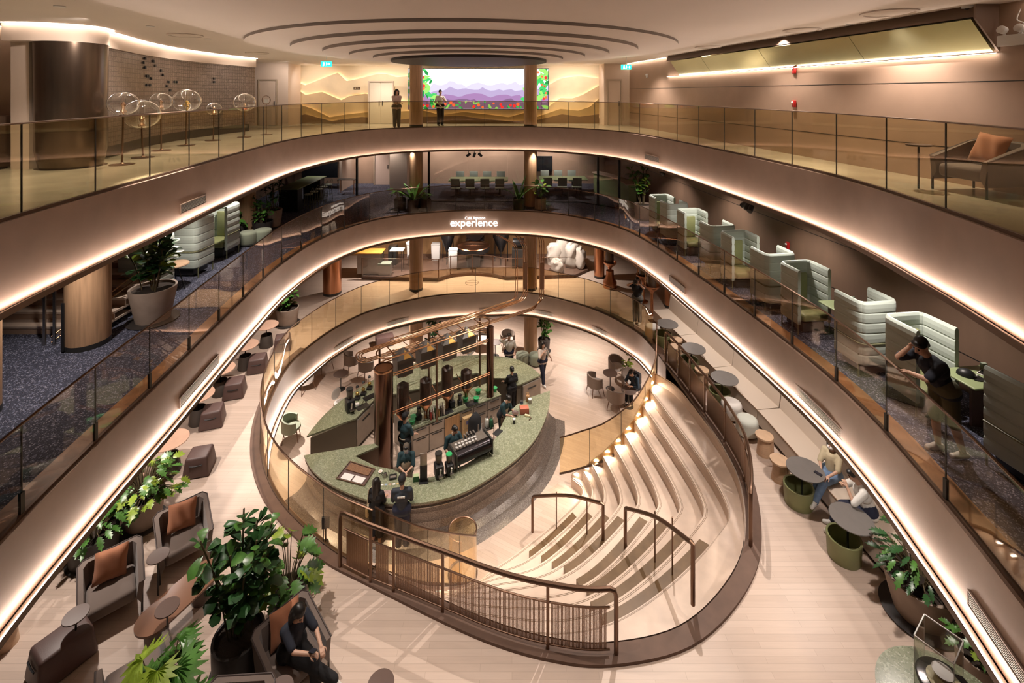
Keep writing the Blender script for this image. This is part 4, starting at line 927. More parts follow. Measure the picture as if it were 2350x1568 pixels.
track('black triple spotlight above the meeting tables', -1.65, 21.0, 8.98, 0); track('black triple spotlight above the middle booths on the right', 5.75, 11.7, 8.93, 1.4); track('black triple spotlight near the fiddle-leaf plant', 5.35, 17.0, 8.90, 1.4)
# ---------- main floor, left side
def make_ptable(label, top=None, ped=None, off=0.0, r=.38, pr=(.22, .175), ph=.40):
    t = thing('pedestal_table', label, 'table'); b = MB(); b.lathe([(r*.94, .70), (r, .715), (r*.995, .73), (.001, .731)], 40, (off, 0, 0)); b.build('table_top', top or M_pink, t)
    b = MB(); b.cyl((off*.5, 0, .05), (off*.5, 0, .705), .018); b.build('stem', M_dark, t)
    b = MB(); a, c = pr; b.lathe([(a*.96, 0), (a, .02), (c, ph-.01), (c*.97, ph), (c*.88, ph-.01), (c*.85, .06), (.001, .05)], 36); b.build('pedestal', ped or M_hpot, t); return t
pt = Maker(make_ptable)
for i, (x, y) in enumerate(((-8.43, 16.45), (-8.43, 15.15), (-8.42, 13.85), (-8.28, 12.65), (-7.85, 11.0))):
    pt((x, y, Z2), 0, 'round pink-topped table with taupe pot base, %s in the left row' % ['farthest', 'second from the far end', 'middle one', 'second from the near end', 'nearest'][i], 'pink pedestal tables on the left')
def make_ott(label):
    t = thing('ottoman', label, 'ottoman'); b = MB(); b.rbox((0, 0, .22), (.56, .56, .43), .045, None, .80, 3); b.build('body', M_plum, t, 50)
    b = MB(); b.tube([V((x, -.262+.02*abs(x), .30-.03*cos(x*8))) for x in [-.13+.026*i for i in range(11)]], .012, 5); b.build('handle_slot', M_black, t); b = MB(); b.box((0, 0, .01), (.50, .50, .02)); b.build('foot_plate', M_black, t, 0); return t
ot = Maker(make_ott)
for i, (x, y, rz) in enumerate(((-7.8, 16.3, .35), (-7.98, 15.05, .3), (-7.98, 13.8, .3), (-7.87, 12.6, .35), (-7.2, 11.05, .25))):
    ot((x, y, Z2), rz, 'plum leather cube ottoman, %s in the left row' % ['farthest', 'second from the far end', 'middle one', 'second from the near end', 'nearest'][i], 'plum ottomans on the left')
t = thing('ottoman', 'long plum leather ottoman with a dark handle slot at the lower left', 'ottoman', (-6.83, 7.28, Z2), -.55)
b = MB(); b.rbox((0, 0, .23), (.54, .74, .45), .05, None, .84, 3); b.build('body', M_plum, t, 50); b = MB(); b.tube([V((x, -.352+.02*abs(x), .33-.025*cos(x*9))) for x in [-.13+.026*i for i in range(11)]], .014, 5); b.build('handle_slot', M_black, t)
b = MB(); b.box((0, 0, .01), (.46, .66, .02)); b.build('foot_plate', M_black, t, 0)
t = thing('ottoman', 'dark ottoman under the seated bare-legged person on the left', 'ottoman', (-8.35, 10.35, Z2), .1); b = MB(); b.rbox((0, 0, .22), (.56, .56, .43), .045, None, .85, 3); b.build('body', M_plum, t, 50); b = MB(); b.box((0, 0, .01), (.5, .5, .02)); b.build('foot_plate', M_black, t, 0)
def make_arm(label):
    """boxy lounge chair facing -y, folded-down shell sides, swivel tablet at its front right"""
    t = thing('armchair', label, 'armchair'); w, d = .84, .76
    b = MB(); sh = [(-w/2, -d/2, .52), (-w/2-.01, d/2-.06, .74), (-w/2+.06, d/2, .77), (w/2-.06, d/2, .77), (w/2+.01, d/2-.06, .74), (w/2, -d/2, .52)]
    base = [(-w/2+.04, -d/2, .16), (-w/2+.04, d/2-.08, .16), (-w/2+.10, d/2-.03, .16), (w/2-.10, d/2-.03, .16), (w/2-.04, d/2-.08, .16), (w/2-.04, -d/2, .16)]
    o = [V(p) for p in sh]; bo = [V(p) for p in base]; th = .075
    ii = offset2(o, th, False) if False else [V((p.x*(1-th*2/w), p.y-(th if p.y > .2 else 0), p.z-.005)) for p in o]; ib = [V((p.x*(1-th*2/w), p.y-(th if p.y > .2 else 0), p.z+.12)) for p in bo]
    b.strip(bo, o); b.strip(o, ii); b.strip(ii, ib); b.add([bo[0], o[0], ii[0], ib[0]], [[0, 1, 2, 3]]); b.add([bo[-1], o[-1], ii[-1], ib[-1]], [[3, 2, 1, 0]]); b.build('shell', M_taupe, t, 35)
    b = MB(); b.tube(o, .012, 6); b.build('piping', mat('dark piping', (.07, .05, .045), .6), t)
    b = MB(); b.rbox((0, -.03, .32), (w-.20, d-.10, .20), .06, seg=3); b.build('seat_cushion', M_taupe, t)
    for x, y in ((-w/2+.03, -d/2+.02), (w/2-.03, -d/2+.02), (-w/2+.06, d/2-.06), (w/2-.06, d/2-.06)):
        b = MB(); b.cyl((x, y, .48 if y < 0 else .3), (x, y, 0), .016); b.build('leg', M_dark, t)
    q = (-.43, -.56); b = MB(); b.lathe([(.155, .665), (.165, .675), (.163, .69), (.001, .691)], 28, (*q, 0)); b.build('swivel_tablet', mat('brown leather tablet', (.12, .075, .06), .45), t)
    b = MB(); b.cyl((*q, 0), (*q, .67), .014); b.build('tablet_post', M_dark, t); return t
dirx = lambda dx, dy: math.atan2(dx, -dy)
am = Maker(make_arm); fa = lambda fx, fy: math.atan2(fx, -fy)
f1 = fa(.66, -.75)
am((-6.17, 9.0, Z2), f1, 'taupe armchair with a rust cushion beside the monstera planters', 'taupe armchairs at the lower left')
am((-6.74, 8.06, Z2), f1, 'taupe armchair with a rust cushion beside the long ottoman', 'taupe armchairs at the lower left')
am((-5.32, 6.76, Z2), fa(-.66, .75), 'taupe armchair cut by the bottom edge beside the fan palm', 'taupe armchairs at the lower left')
am((-3.28, 7.12, Z2), fa(.78, -.62), 'taupe armchair that the woman in black sits in', 'taupe armchairs at the lower left')
am((-3.62, 6.15, Z2), fa(.05, -1), 'taupe armchair back at the bottom edge behind the big plant', 'taupe armchairs at the lower left')
def make_cush(label):
    b = MB(); n = 14; vs = []; fs = []
    for sgn in (1, -1):
        for i in range(n+1):
            for j in range(n+1):
                u, v = i/n*2-1, j/n*2-1; k = (1-u**4)*(1-v**4); pinch = 1-.06*(1-abs(u))*(v*v)-.06*(1-abs(v))*(u*u)
                vs.append((u*.23*pinch, sgn*.075*k**.7+.012*sin(7*u+3*v)*k, v*.23*pinch))
        o = (n+1)**2 if sgn < 0 else 0
        for i in range(n):
            for j in range(n):
                a = o+i*(n+1)+j; q = [a, a+1, a+n+2, a+n+1]; fs.append(q if sgn < 0 else q[::-1])
    b.add(vs, fs); return tag(b.build('cushion', M_rust, None, 60), label, 'cushion')
def cushion(label, cx, cy, rz, tilt=-.35, z=.66):
    o = make_cush(label); f = V((sin(rz), -cos(rz), 0)); p = V((cx, cy, Z2+z))-f*.16; o.location = p; o.rotation_euler = (tilt, .12, rz); o['group'] = 'rust cushions on the armchairs'
cushion('rust cushion on the armchair nearest the monstera planters', -6.17, 9.0, f1); cushion('rust cushion on the armchair beside the long ottoman', -6.74, 8.06, f1); cushion('rust cushion behind the back of the woman in black', -3.32, 7.18, fa(.78, -.62), -.35, .64)
am((6.98, 7.15, Z4), dirx(-1, -.1), 'dark armchair standing in for a chair reflection in the top floor glass')  # solid chair added in place of a reflection in the glass
cushion('rust cushion on the top floor armchair at the right', 6.98, 7.15, dirx(-1, -.1), -.35, .66+Z4-Z2)
t = thing('coffee_table', 'long pill-shaped brown coffee table between the taupe armchairs', 'table', (-5.48, 7.92, Z2), math.atan2(1.1, .5))
pl = [V((.38*s+.27*cos(a), .27*sin(a), 0)) for s, rg in ((1, range(-90, 91, 10)), (-1, range(90, 271, 10))) for a in [math.radians(q) for q in rg]]
b = MB(); b.prism(pl, .37, .40); b.build('table_top', mat('brown stone table top', (.20, .10, .06), .25), t); b = MB(); b.lathe([(.16, 0), (.17, .36)], 28, (-.36, 0, 0)); b.build('pedestal', M_taupe, t); b = MB(); b.lathe([(.16, 0), (.17, .36)], 28, (.36, 0, 0)); b.build('pedestal', M_taupe, t)
t = thing('side_table', 'dark round side table cut by the bottom edge', 'table', (-1.78, 6.5, Z2)); b = MB(); b.lathe([(.17, .66), (.18, .68), (.001, .69)], 28); b.build('table_top', mat('brown leather tablet', (.12, .075, .06)), t); b = MB(); b.cyl((0, 0, 0), (0, 0, .67), .018); b.build('stem', M_dark, t); b = MB(); b.lathe([(.14, 0), (.14, .015), (.02, .03)], 24); b.build('base', M_dark, t)
plant('leafy plant in a taupe planter at the far left of the main floor', (-8.45, 18.05, Z2), .40, .62, 'bushy', 1.6, .45, 120, seed=31, L=.24, W=.13, stems=6)
plant('monstera in a taupe planter on the left behind the armchair', (-7.45, 9.70, Z2), .36, .58, 'monstera', 1.3, .58, 110, seed=32, L=.21, W=.18, second=M_leafy)
plant('fern-like plant in a low charcoal planter at the left', (-7.85, 9.0, Z2), .38, .46, 'monstera', 1.0, .48, 60, M_potd, M_leaf, 33, 'drum', .22, .14)
plant('tall fiddle-leaf plant in a dark planter beside the woman in black', (-4.12, 7.22, Z2), .36, .55, 'fiddle', 2.25, .74, 270, M_potd, M_leafd, 35, 'drum', .26, .20, stems=9, second=M_leaf)
plant('monstera growing at the foot of the tall fiddle-leaf plant', (-3.72, 7.98, Z2), .28, .45, 'monstera', 1.35, .42, 44, M_potd, M_leaf, 36, 'drum', .25, .25, second=M_leafy)
plant('fan palm in front of the bottom armchairs', (-4.6, 6.3, Z2), .32, .5, 'palm', 1.5, .34, 13, M_potd, M_leaf, 37, 'drum', .36, .36, second=M_leafy)
t = thing('wood_stool', 'light oak stool cut by the left frame edge', 'stool', (-7.98, 7.55, Z2)); b = MB(); b.lathe([(.19, .41), (.2, .43), (.19, .45), (.001, .45)], 32); b.build('seat', M_wood, t); b = MB(); b.lathe([(.16, 0), (.12, .41)], 24); b.build('base', M_wood, t)
# ---------- main floor, right side
M_bench = mat('ivory bench upholstery', (.60, .50, .41), .7, bump=.1, bscale=150)
bf = spline([(5.36, 18.2, 0), (5.46, 17.6, 0), (5.78, 15.84, 0), (6.04, 14.4, 0), (6.36, 12.6, 0), (6.5, 11, 0), (6.63, 9.1, 0), (6.68, 8.6, 0)], 10)
nb = 5; bfr = resample(bf, nb*10)
for k in range(nb):
    q = bfr[k*10:k*10+11]; q = [q[0].lerp(q[1], .05)]+q[1:-1]+[q[-1].lerp(q[-2], .05)]
    t = thing('bench', 'ivory upholstered wall bench, %s section along the right wall' % ['farthest', 'second from the far end', 'middle', 'second from the near end', 'nearest'][k], 'bench', (0, 0, 0), 0, 'ivory bench sections')
    sd = 1
    back = offset2(q, .62, False); bk2 = offset2(q, .78, False)
    b = MB(); b.prism(q+back[::-1], Z2+.10, Z2+.45); b.build('seat', M_bench, t, 30)
    b = MB(); lo = z_(back, Z2+.45); hi = z_(offset2(q, .70, False), Z2+.98); h2 = z_(bk2, Z2+.98); l2 = z_(bk2, Z2); b.strip(lo, hi); b.strip(hi, h2); b.strip(h2, l2); b.add([lo[0], hi[0], h2[0], l2[0]], [[0, 1, 2, 3]]); b.add([lo[-1], hi[-1], h2[-1], l2[-1]], [[3, 2, 1, 0]]); b.build('backrest', M_bench, t, 30)
    b = MB(); kk = offset2(q, .06, False); b.prism(kk+back[::-1], Z2, Z2+.10); b.build('plinth', M_lip, t, 30)
    b = MB(); b.tube(z_(q, Z2+.445), .012, 5); b.build('edge_piping', mat('tan piping', (.28, .17, .10), .6), t)
gt = Maker(lambda l: make_ptable(l, M_grey, M_olive, .14, .36, (.27, .29), .40))
for i, (x, y) in enumerate(((5.22, 16.55), (5.52, 14.95), (5.80, 13.4), (6.07, 10.15), (6.22, 8.98))):
    gt((x, y, Z2), .0, 'grey round table on an olive drum base, %s by the bench' % ['farthest', 'second from the far end', 'middle one', 'beside the masked woman', 'nearest'][i], 'grey tables by the bench')
def make_wstool(label):
    t = thing('wood_stool', label, 'stool'); b = MB(); b.lathe([(.195, .40), (.205, .42), (.20, .45), (.001, .452)], 36); b.build('seat', M_wood, t)
    b = MB(); b.lathe([(.175, 0), (.15, .2), (.14, .40)], 30); b.build('base', M_wood, t, 40); b = MB(); b.box((0, -.16, .2), (.035, .10, .40), None, .8); b.build('fin', M_wood, t, 0); return t
ws = Maker(make_wstool)
for i, (x, y) in enumerate(((5.50, 16.05), (5.34, 15.6), (5.66, 14.3), (6.08, 11.55), (6.02, 10.78))):
    ws((x, y, Z2), .3*i, 'light oak drum stool, %s' % ['farthest by the bench', 'second from the far end of the bench', 'between the second and third grey tables', 'beside the pale mint pouf', 'beside the grey table of the masked woman'][i], 'light oak stools by the bench')
def make_wpouf(m):
    def f(label):
        t = thing('pouf', label, 'pouf'); b = MB(); b.lathe([(.22, .04), (.25, .06), (.265, .12), (.265, .34), (.245, .40), (.19, .43), (.001, .435)], 36); b.build('cushion', m, t, 60); b = MB(); b.lathe([(.20, 0), (.21, .045)], 28); b.build('foot_ring', M_copper, t); return t
    return f
make_wpouf(mat('white cloth', (.74, .70, .66), .85, bump=.2, bscale=200))('white pouf by the bench next to the pale mint pouf').location = (5.88, 12.85, Z2)
make_wpouf(mat('pale mint cloth', (.58, .60, .54), .85, bump=.2, bscale=200))('pale mint pouf by the bench next to the oak stool').location = (5.98, 12.2, Z2)
make_wpouf(mat('white cloth', (.74, .70, .66)))('white pouf partly behind the farthest grey table').location = (5.0, 17.05, Z2)
plant('dark palm in a big taupe planter at the end of the bench', (6.80, 8.0, Z2), .50, .62, 'monstera', 1.45, .50, 80, M_pot, M_leafd, 41, 'bowl', .22, .12, second=M_leaf)
plant('plant in a small taupe planter right of the big one', (6.85, 7.0, Z2), .30, .5, 'monstera', .95, .3, 30, M_pot, M_leaf, 42, 'taper', .16, .12, second=M_leafy)
# display table in the lower right corner
t = thing('display_table', 'round sage terrazzo display table in the lower right corner', 'table', (5.62, 6.08, Z2)); b = MB(); b.lathe([(.79, .72), (.81, .73), (.81, .75), (.001, .75)], 64); b.build('table_top', M_green, t); b = MB(); b.lathe([(.35, 0), (.35, .02), (.09, .05), (.09, .72)], 36); b.build('pedestal', M_bronze, t)
t = thing('disc_display', 'dark plate with cream and white discs inside the clear case', 'display', (5.62, 6.22, Z2+.75), .5)
b = MB(); b.lathe([(.09, 0), (.10, .24)], 24); b.build('wood_stem', M_wood, t); b = MB(); b.lathe([(.27, .24), (.30, .25), (.30, .285), (.28, .29), (.001, .29)], 48); b.build('dark_plate', mat('polished dark plate', (.06, .055, .055), .15, .6), t)
b = MB(); b.lathe([(.19, .29), (.19, .305), (.001, .305)], 40); b.build('cream_disc', mat('cream disc', (.62, .57, .36), .5), t); b = MB(); b.cyl((.02, .03, .30), (.02, .03, .39), .05); b.build('hub', M_wood, t); b = MB(); b.lathe([(.115, .39), (.115, .40), (.001, .40)], 36, (.02, .03, 0)); b.build('white_disc', M_white, t)
t = thing('clear_case', 'clear acrylic case over the discs on the round display table', 'case', (5.66, 6.36, Z2+.76), -.95); 
for c, d in (((0, 0, .695), (.40, .44, .008)), ((-.2, 0, .35), (.008, .44, .69)), ((.2, 0, .35), (.008, .44, .69)), ((0, -.22, .35), (.4, .008, .69)), ((0, .22, .35), (.4, .008, .69))):
    b = MB(); b.box(c, d); b.build('acrylic_panel', GC, t, 0)
b = MB()
for x in (-.2, .2): b.tube([(x, -.22, .7), (x, .22, .7)], .009, 4); b.tube([(x, -.22, 0), (x, -.22, .7)], .004, 4); b.tube([(x, .22, 0), (x, .22, .7)], .004, 4)
for y in (-.22, .22): b.tube([(-.2, y, .7), (.2, y, .7)], .009, 4)
b.build('edge', M_white, t)
t = thing('bowl', 'cream bowl on the display table at the bottom edge', 'bowl', (5.55, 5.55, Z2+.75)); b = MB(); b.lathe([(.10, 0), (.2, .12), (.22, .22), (.2, .22), (.09, .03), (.001, .03)], 36); b.build('shell', M_white, t); b = MB(); b.lathe([(.10, 0), (.1, .01), (.001, .01)], 24); b.build('foot', M_white, t)
# ---------- main floor, roastery at the far end
M_oakp = mat('amber oak panelling', (.42, .24, .11), .4, var=.18, scale=2.5, stretch=(8, 8, .5))
wallquad('wall_far_main', (-13, 25.6), (9, 25.6), Z2, Z3-.5, M_oakp)
wallquad('wall_far_lower', (-11, 26.5), (8.2, 26.5), Z1, Z2-.5, M_pale)
pf = [(-7.0, 22.3), (-3.4, 22.1), (-2.9, 22.55), (-1.9, 22.8), (-.9, 22.6), (-.3, 22.25), (2.9, 22.5), (3.7, 23.3), (3.7, 25.5), (-7.0, 25.5)]
b = MB(); b.prism([V((*p, 0)) for p in pf], Z2, Z2+.13); struct('trim_9', b, M_curb, 0)
t = thing('low_glass_screen', 'low glass screen with bronze posts in front of the roastery', 'railing', (0, 0, 0))
for p, q in zip(pf[:7], pf[1:7]):
    p, q = V((*p, 0)), V((*q, 0)); p.y += .08; q.y += .08; b = MB(); o1 = V((0, .006, 0)); b.prism([p-o1, q-o1, q+o1, p+o1], Z2+.14, Z2+.95); b.build('glass_panel', GC, t, 0); b = MB(); b.cyl((p.x, p.y, Z2+.13), (p.x, p.y, Z2+1.0), .025); b.build('post', M_bronze, t); b = MB(); b.cyl((p.x, p.y, Z2+.97), (q.x, q.y, Z2+.97), .018); b.build('top_rail', M_bronze, t)
zr = Z2+.13
t = thing('worktable', 'steel worktable with an orange wood top in the roastery', 'table', (-6.75, 22.9, zr)); b = MB(); b.rbox((0, 0, 1.0), (1.25, .75, .05), .01); b.build('table_top', mat('orange wood', (.60, .27, .05), .4, var=.1), t); b = MB(); b.box((0, 0, .5), (1.1, .62, .94)); b.build('cabinet', M_gsteel, t, 0)
t = thing('tray_stand', 'white lit tray on a dark stand in the roastery', 'stand', (-5.55, 23.2, zr)); b = MB(); b.rbox((0, 0, .98), (.65, .5, .06), .02); b.build('tray', M_white, t)
for x in (-.26, .26):
    for y in (-.2, .2):
        b = MB(); b.cyl((x, y, 0), (x, y, .96), .02); b.build('leg', M_dark, t)
t = thing('bucket', 'white lidded bucket beside the oak column in the roastery', 'bucket', (-5.0, 23.9, zr+.0)); b = MB(); b.lathe([(.20, 0), (.25, 1.05)], 32); b.build('body', M_white, t); b = MB(); b.lathe([(.28, 1.05), (.28, 1.11), (.24, 1.14), (.001, 1.14)], 32); b.build('lid', M_white, t)
t = thing('scale', 'small white scale with a raised head behind the orange table', 'scale', (-5.95, 24.0, zr)); b = MB(); b.box((0, 0, .45), (.4, .4, .9)); b.build('stand', M_dark, t, 0); b = MB(); b.rbox((0, 0, .93), (.36, .34, .05), .01); b.build('plate', M_steel, t); b = MB(); b.cyl((0, .14, .95), (0, .14, 1.35), .02); b.build('pole', M_steel, t); b = MB(); b.rbox((0, .12, 1.4), (.3, .08, .2), .01); b.build('display', M_white, t)
t = thing('equipment_box', 'grey box standing before the white tray', 'box', (-6.0, 22.65, zr)); b = MB(); b.rbox((0, 0, .5), (.6, .4, .1), .02); b.build('lid', M_sage, t); b = MB(); b.box((0, 0, .22), (.55, .36, .45)); b.build('body', M_gsteel, t, 0)
M_blk = mat('black machine enamel', (.010, .010, .011), .3)
t = thing('coffee_roaster', 'large black drum coffee roaster with a copper cooling tray', 'machine', (-1.9, 23.9, zr))
b = MB(); b.lathe([(.70, .75), (.78, .80), (.80, 1.02), (.76, 1.03), (.74, .92), (.001, .90)], 44, (0, -.25, 0)); b.build('cooling_tray', M_blk, t); b = MB(); b.lathe([(.81, 1.02), (.78, 1.05), (.75, 1.03)], 44, (0, -.25, 0)); b.build('tray_rim', M_copper, t); b = MB(); b.lathe([(.73, .93), (.2, .97), (.001, .97)], 36, (0, -.25, 0)); b.build('beans', mat('roasting beans', (.17, .085, .045), .6, var=.4, scale=60), t)
b = MB(); b.tube([(-.65, -.25, 1.0), (0, -.25, 1.05), (.65, -.25, 1.0)], .02, 6); b.build('stirrer', M_brass, t); b = MB(); b.lathe([(.32, 0), (.35, .75)], 30, (0, -.25, 0)); b.build('tray_base', M_blk, t)
b = MB(); b.lathe([(.5, -.45), (.52, -.4), (.52, .4), (.5, .45)], 36, (0, 0, 0), Matrix.Translation((.0, .85, 1.55)) @ Matrix.Rotation(PI/2, 4, 'X')); b.build('drum', M_blk, t); b = MB(); b.rbox((0, .9, .55), (.9, .8, 1.1), .04); b.build('body', M_blk, t); b = MB(); b.lathe([(.12, 2.0), (.34, 2.45)], 24, (0, .8, 0)); b.build('hopper', M_copper, t)
for x, lb, w in ((-3.25, 'tall black dust cyclone left of the coffee roaster', .34), (-.55, 'tall black cabinet right of the coffee roaster', .42)):
    t = thing('cyclone', lb, 'machine', (x, 24.2, zr)); b = MB(); b.lathe([(.09, .55), (w, 1.3), (w, 2.35), (.1, 2.48)], 30); b.build('barrel', M_blk, t)
    for a in (.5, 2.6, 4.7):
        b = MB(); b.cyl((w*.85*cos(a), w*.85*sin(a), 1.3), (w*.9*cos(a), w*.9*sin(a), 0), .025); b.build('leg', M_blk, t)
    b = MB(); b.tube(spline([(w, 0, 2.1), (w+.3, .1, 2.2), (w+.4, .4, 2.45)], 5), .07, 8); b.build('duct', M_steel, t)
for i, (x, y, h) in enumerate(((-2.85, 23.3, .95), (-3.9, 24.6, .8))):
    t = thing('bin', ['white plastic bin left of the coffee roaster', 'white plastic bin behind the black cyclone'][i], 'bin', (x, y, zr)); b = MB(); b.rbox((0, 0, h/2), (.4, .4, h), .03, None, 1.1); b.build('body', M_white, t); b = MB(); b.rbox((0, 0, h+.02), (.45, .45, .05), .02); b.build('lid', M_white, t)
t = thing('small_roaster', 'small black sample roaster on a dark stand', 'machine', (.35, 23.6, zr)); b = MB(); b.box((0, 0, .45), (.7, .5, .9)); b.build('stand', M_dark, t, 0); b = MB(); b.lathe([(.2, -.3), (.22, 0), (.2, .3)], 24, (0, 0, 0), Matrix.Translation((0, 0, 1.2)) @ Matrix.Rotation(PI/2, 4, 'Y')); b.build('drum', M_blk, t); b = MB(); b.tube(spline([(.2, 0, 1.3), (.4, 0, 1.5), (.35, .1, 1.7)], 4), .03, 6); b.build('chute', M_copper, t)
M_sack = mat('white woven sack', (.52, .46, .40), .8, bump=.4, bscale=60)
for i, (x, y, h, r) in enumerate(((2.1, 24.0, 1.0, .30), (2.55, 24.2, 1.25, .32), (2.95, 23.7, 1.15, .33), (3.35, 23.6, .95, .3), (2.2, 23.1, .55, .3))):
    t = thing('coffee_sack', 'white coffee sack in the roastery, %s' % ['at the left of the pile', 'tallest one at the back', 'in the middle with a folded top', 'at the right end', 'lowest one at the front'][i], 'sack', (x, y, zr), .5*i, 'white coffee sacks'); b = MB(); b.lathe([(r*.92, 0), (r*1.02, .05), (r*1.05, h*.2), (r, h*.4), (r*1.06, h*.6), (r*.98, h*.8), (r*.78, h*.93), (r*.55, h*.99)], 24, (0, 0, 0), None, 1.2, .8)
    b.v = [v*1+V((noise.noise(v*4+V((i, 0, 0))), noise.noise(v*4+V((0, i, 3))), .4*noise.noise(v*3)))*.13 for v in b.v]; b.build('bag', M_sack, t, 60); b = MB(); b.lathe([(r*.66, h*.90), (r*.62, h*1.03), (r*.5, h*1.05), (.02, h*1.0)], 14, (0, 0, 0), None, 1.3, .45); b.build('tied_top', M_sack, t, 60)
def hopper(label, x, y, bulb=False):
    t = thing('bean_silo', label, 'silo', (x, y, Z2), 0, 'copper bean silos'); b = MB()
    if bulb: b.lathe([(.30, 0), (.31, .06), (.30, .25), (.18, .45), (.17, .75)], 32)
    else: b.lathe([(.20, 0), (.20, .04), (.06, .06), (.055, .85)], 28)
    b.build('pedestal', M_copper, t); b = MB(); b.lathe([(.07, .82), (.10, .9), (.28, 1.06), (.30, 1.14), (.28, 1.14), (.2, 1.05)], 32); b.build('bowl', M_copper, t)
    b = MB(); b.lathe([(.19, 1.10), (.19, Z3-.93-Z2)], 28); b.build('glass_tube', GC, t); b = MB(); b.lathe([(.17, 1.08), (.17, 1.08+(.9 if bulb else .6)), (.001, 1.16+(.9 if bulb else .6))], 24); b.build('beans', mat('coffee beans', (.055, .028, .018), .5, var=.5, scale=70), t)
    b = MB(); b.cyl((-.24, 0, 1.1), (-.24, 0, Z3-.95-Z2), .02); b.build('pipe', M_brass, t)
hopper('copper bean silo on a bulb base right of the coffee sacks', 4.38, 21.45, True); hopper('copper bean silo on a slim stand beside the photographer', 5.46, 19.95); hopper('copper bean silo on a slim stand nearest the bench', 5.50, 18.85); hopper('copper bean silo at the back by the right wall', 5.65, 21.3)
t = thing('floor_emblem', 'dark ring with a bar inlaid in the lit floor by the roastery', 'floor inlay', P(1083, 649, Z2)); b = MB(); b.tube([V((.30*cos(a), .30*sin(a), .002)) for a in [i*PI/20 for i in range(40)]], .014, 4, True, flat=(1, .25)); b.build('ring', M_lip, t); b = MB(); b.box((0, 0, .003), (.58, .02, .004)); b.build('bar', M_lip, t, 0)
# bean pipes that run from the roastery over the bar
def pipe_run(k, x0, y0, z0):
    pass
# ---------- lower floor: the coffee bar
HC = 1.05
fo = [(698, 1045), (706, 1062), (718, 1080), (740, 1100), (770, 1118), (810, 1136), (850, 1149), (900, 1157), (960, 1155), (1010, 1147), (1060, 1132), (1110, 1106), (1160, 1073), (1200, 1040), (1232, 1002), (1252, 960), (1261, 925), (1262, 897)]
fi = [(1217, 912), (1185, 930), (1165, 950), (1153, 972), (1138, 1005), (1110, 1040), (1070, 1065), (1022, 1088), (975, 1098), (935, 1096), (903, 1078), (862, 1070), (815, 1047), (897, 1012)]
FO = resample(spline([P(x, y, HC) for x, y in fo], 6), 80); FI = [P(x, y, HC) for x, y in fi]
M_skirt = specks('grey polished terrazzo', (.235, .20, .175), [((.33, .30, .28), .8), ((.12, .10, .09), .8)], .22, 70, .35)
t = thing('bar_counter', 'crescent coffee bar counter with sage top and flared grey terrazzo front', 'bar counter', (0, 0, 0))
b = MB(); b.prism(FO+FI, HC-.05, HC); b.build('worktop', M_green, t, 30)
b = MB(); bodyo = offset2(FO, .10, False); bi = [p for p in FI]; b.prism(bodyo+bi, .0, HC-.052); b.build('body', M_lip, t, 30)
prof = [(HC-.05, .012), (HC-.06, .05), (.90, .06), (.89, .04), (.875, .04), (.865, .07), (.70, .09), (.45, .09), (.28, .05), (.16, -.06), (.07, -.20), (.02, -.42), (.0, -.52)]
b = MB(); rows = [z_(offset2(FO, o, False), z) for z, o in prof]
for r0, r1 in zip(rows, rows[1:]): b.strip(r0, r1)
b.build('flared_front', M_skirt, t, 60)
for z, o in ((HC-.055, .03), (.882, .03)):
    b = MB(); b.tube(z_(offset2(FO, o, False), z), .009, 5); b.build('steel_band', M_steel, t)
bo_ = [(704, 1001), (735, 962), (769, 930), (815, 897), (858, 871), (930, 840), (1010, 822), (1090, 815), (1136, 817), (1183, 824), (1212, 838), (1241, 861)]
bi_ = [(1197, 881), (1186, 884), (1166, 868), (1135, 868), (1112, 862), (1095, 856), (1040, 866), (960, 892), (900, 905), (858, 918), (817, 960)]
BO = resample(spline([P(x, y, HC) for x, y in bo_], 5), 50); BI = [P(x, y, HC) for x, y in bi_]
t = thing('bar_counter', 'rear sage-topped counter behind the copper frame', 'bar counter', (0, 0, 0)); b = MB(); b.prism(BO+BI, HC-.05, HC); b.build('worktop', M_green, t, 30)
b = MB(); b.prism(offset2(BO, -.12, False)+[p+V((0, .03, 0)) for p in BI], 0, HC-.052); b.build('body', mat('olive brown cabinet', (.12, .10, .07), .45), t, 30)
for (xa, ya), (xb, yb) in (((817, 960), (858, 918)), ((1241, 861), (1197, 881))):
    a, c = P(xa, ya, HC), P(xb, yb, HC); d = (c-a); L = d.length; M = Matrix.Translation(a+d*.5-V((0, 0, .52))) @ Matrix.Rotation(math.atan2(d.y, d.x), 4, 'Z'); sgn = 1
    b = MB(); b.box((0, .0, 0), (L*.9, .08, .85), M); dr = b.build('door', M_gsteel, t, 0); b = MB(); b.box((0, -.055, .25), (L*.4, .02, .025), M); b.box((0, .055, .25), (L*.4, .02, .025), M); b.build('door_handle', M_dark, dr, 0)
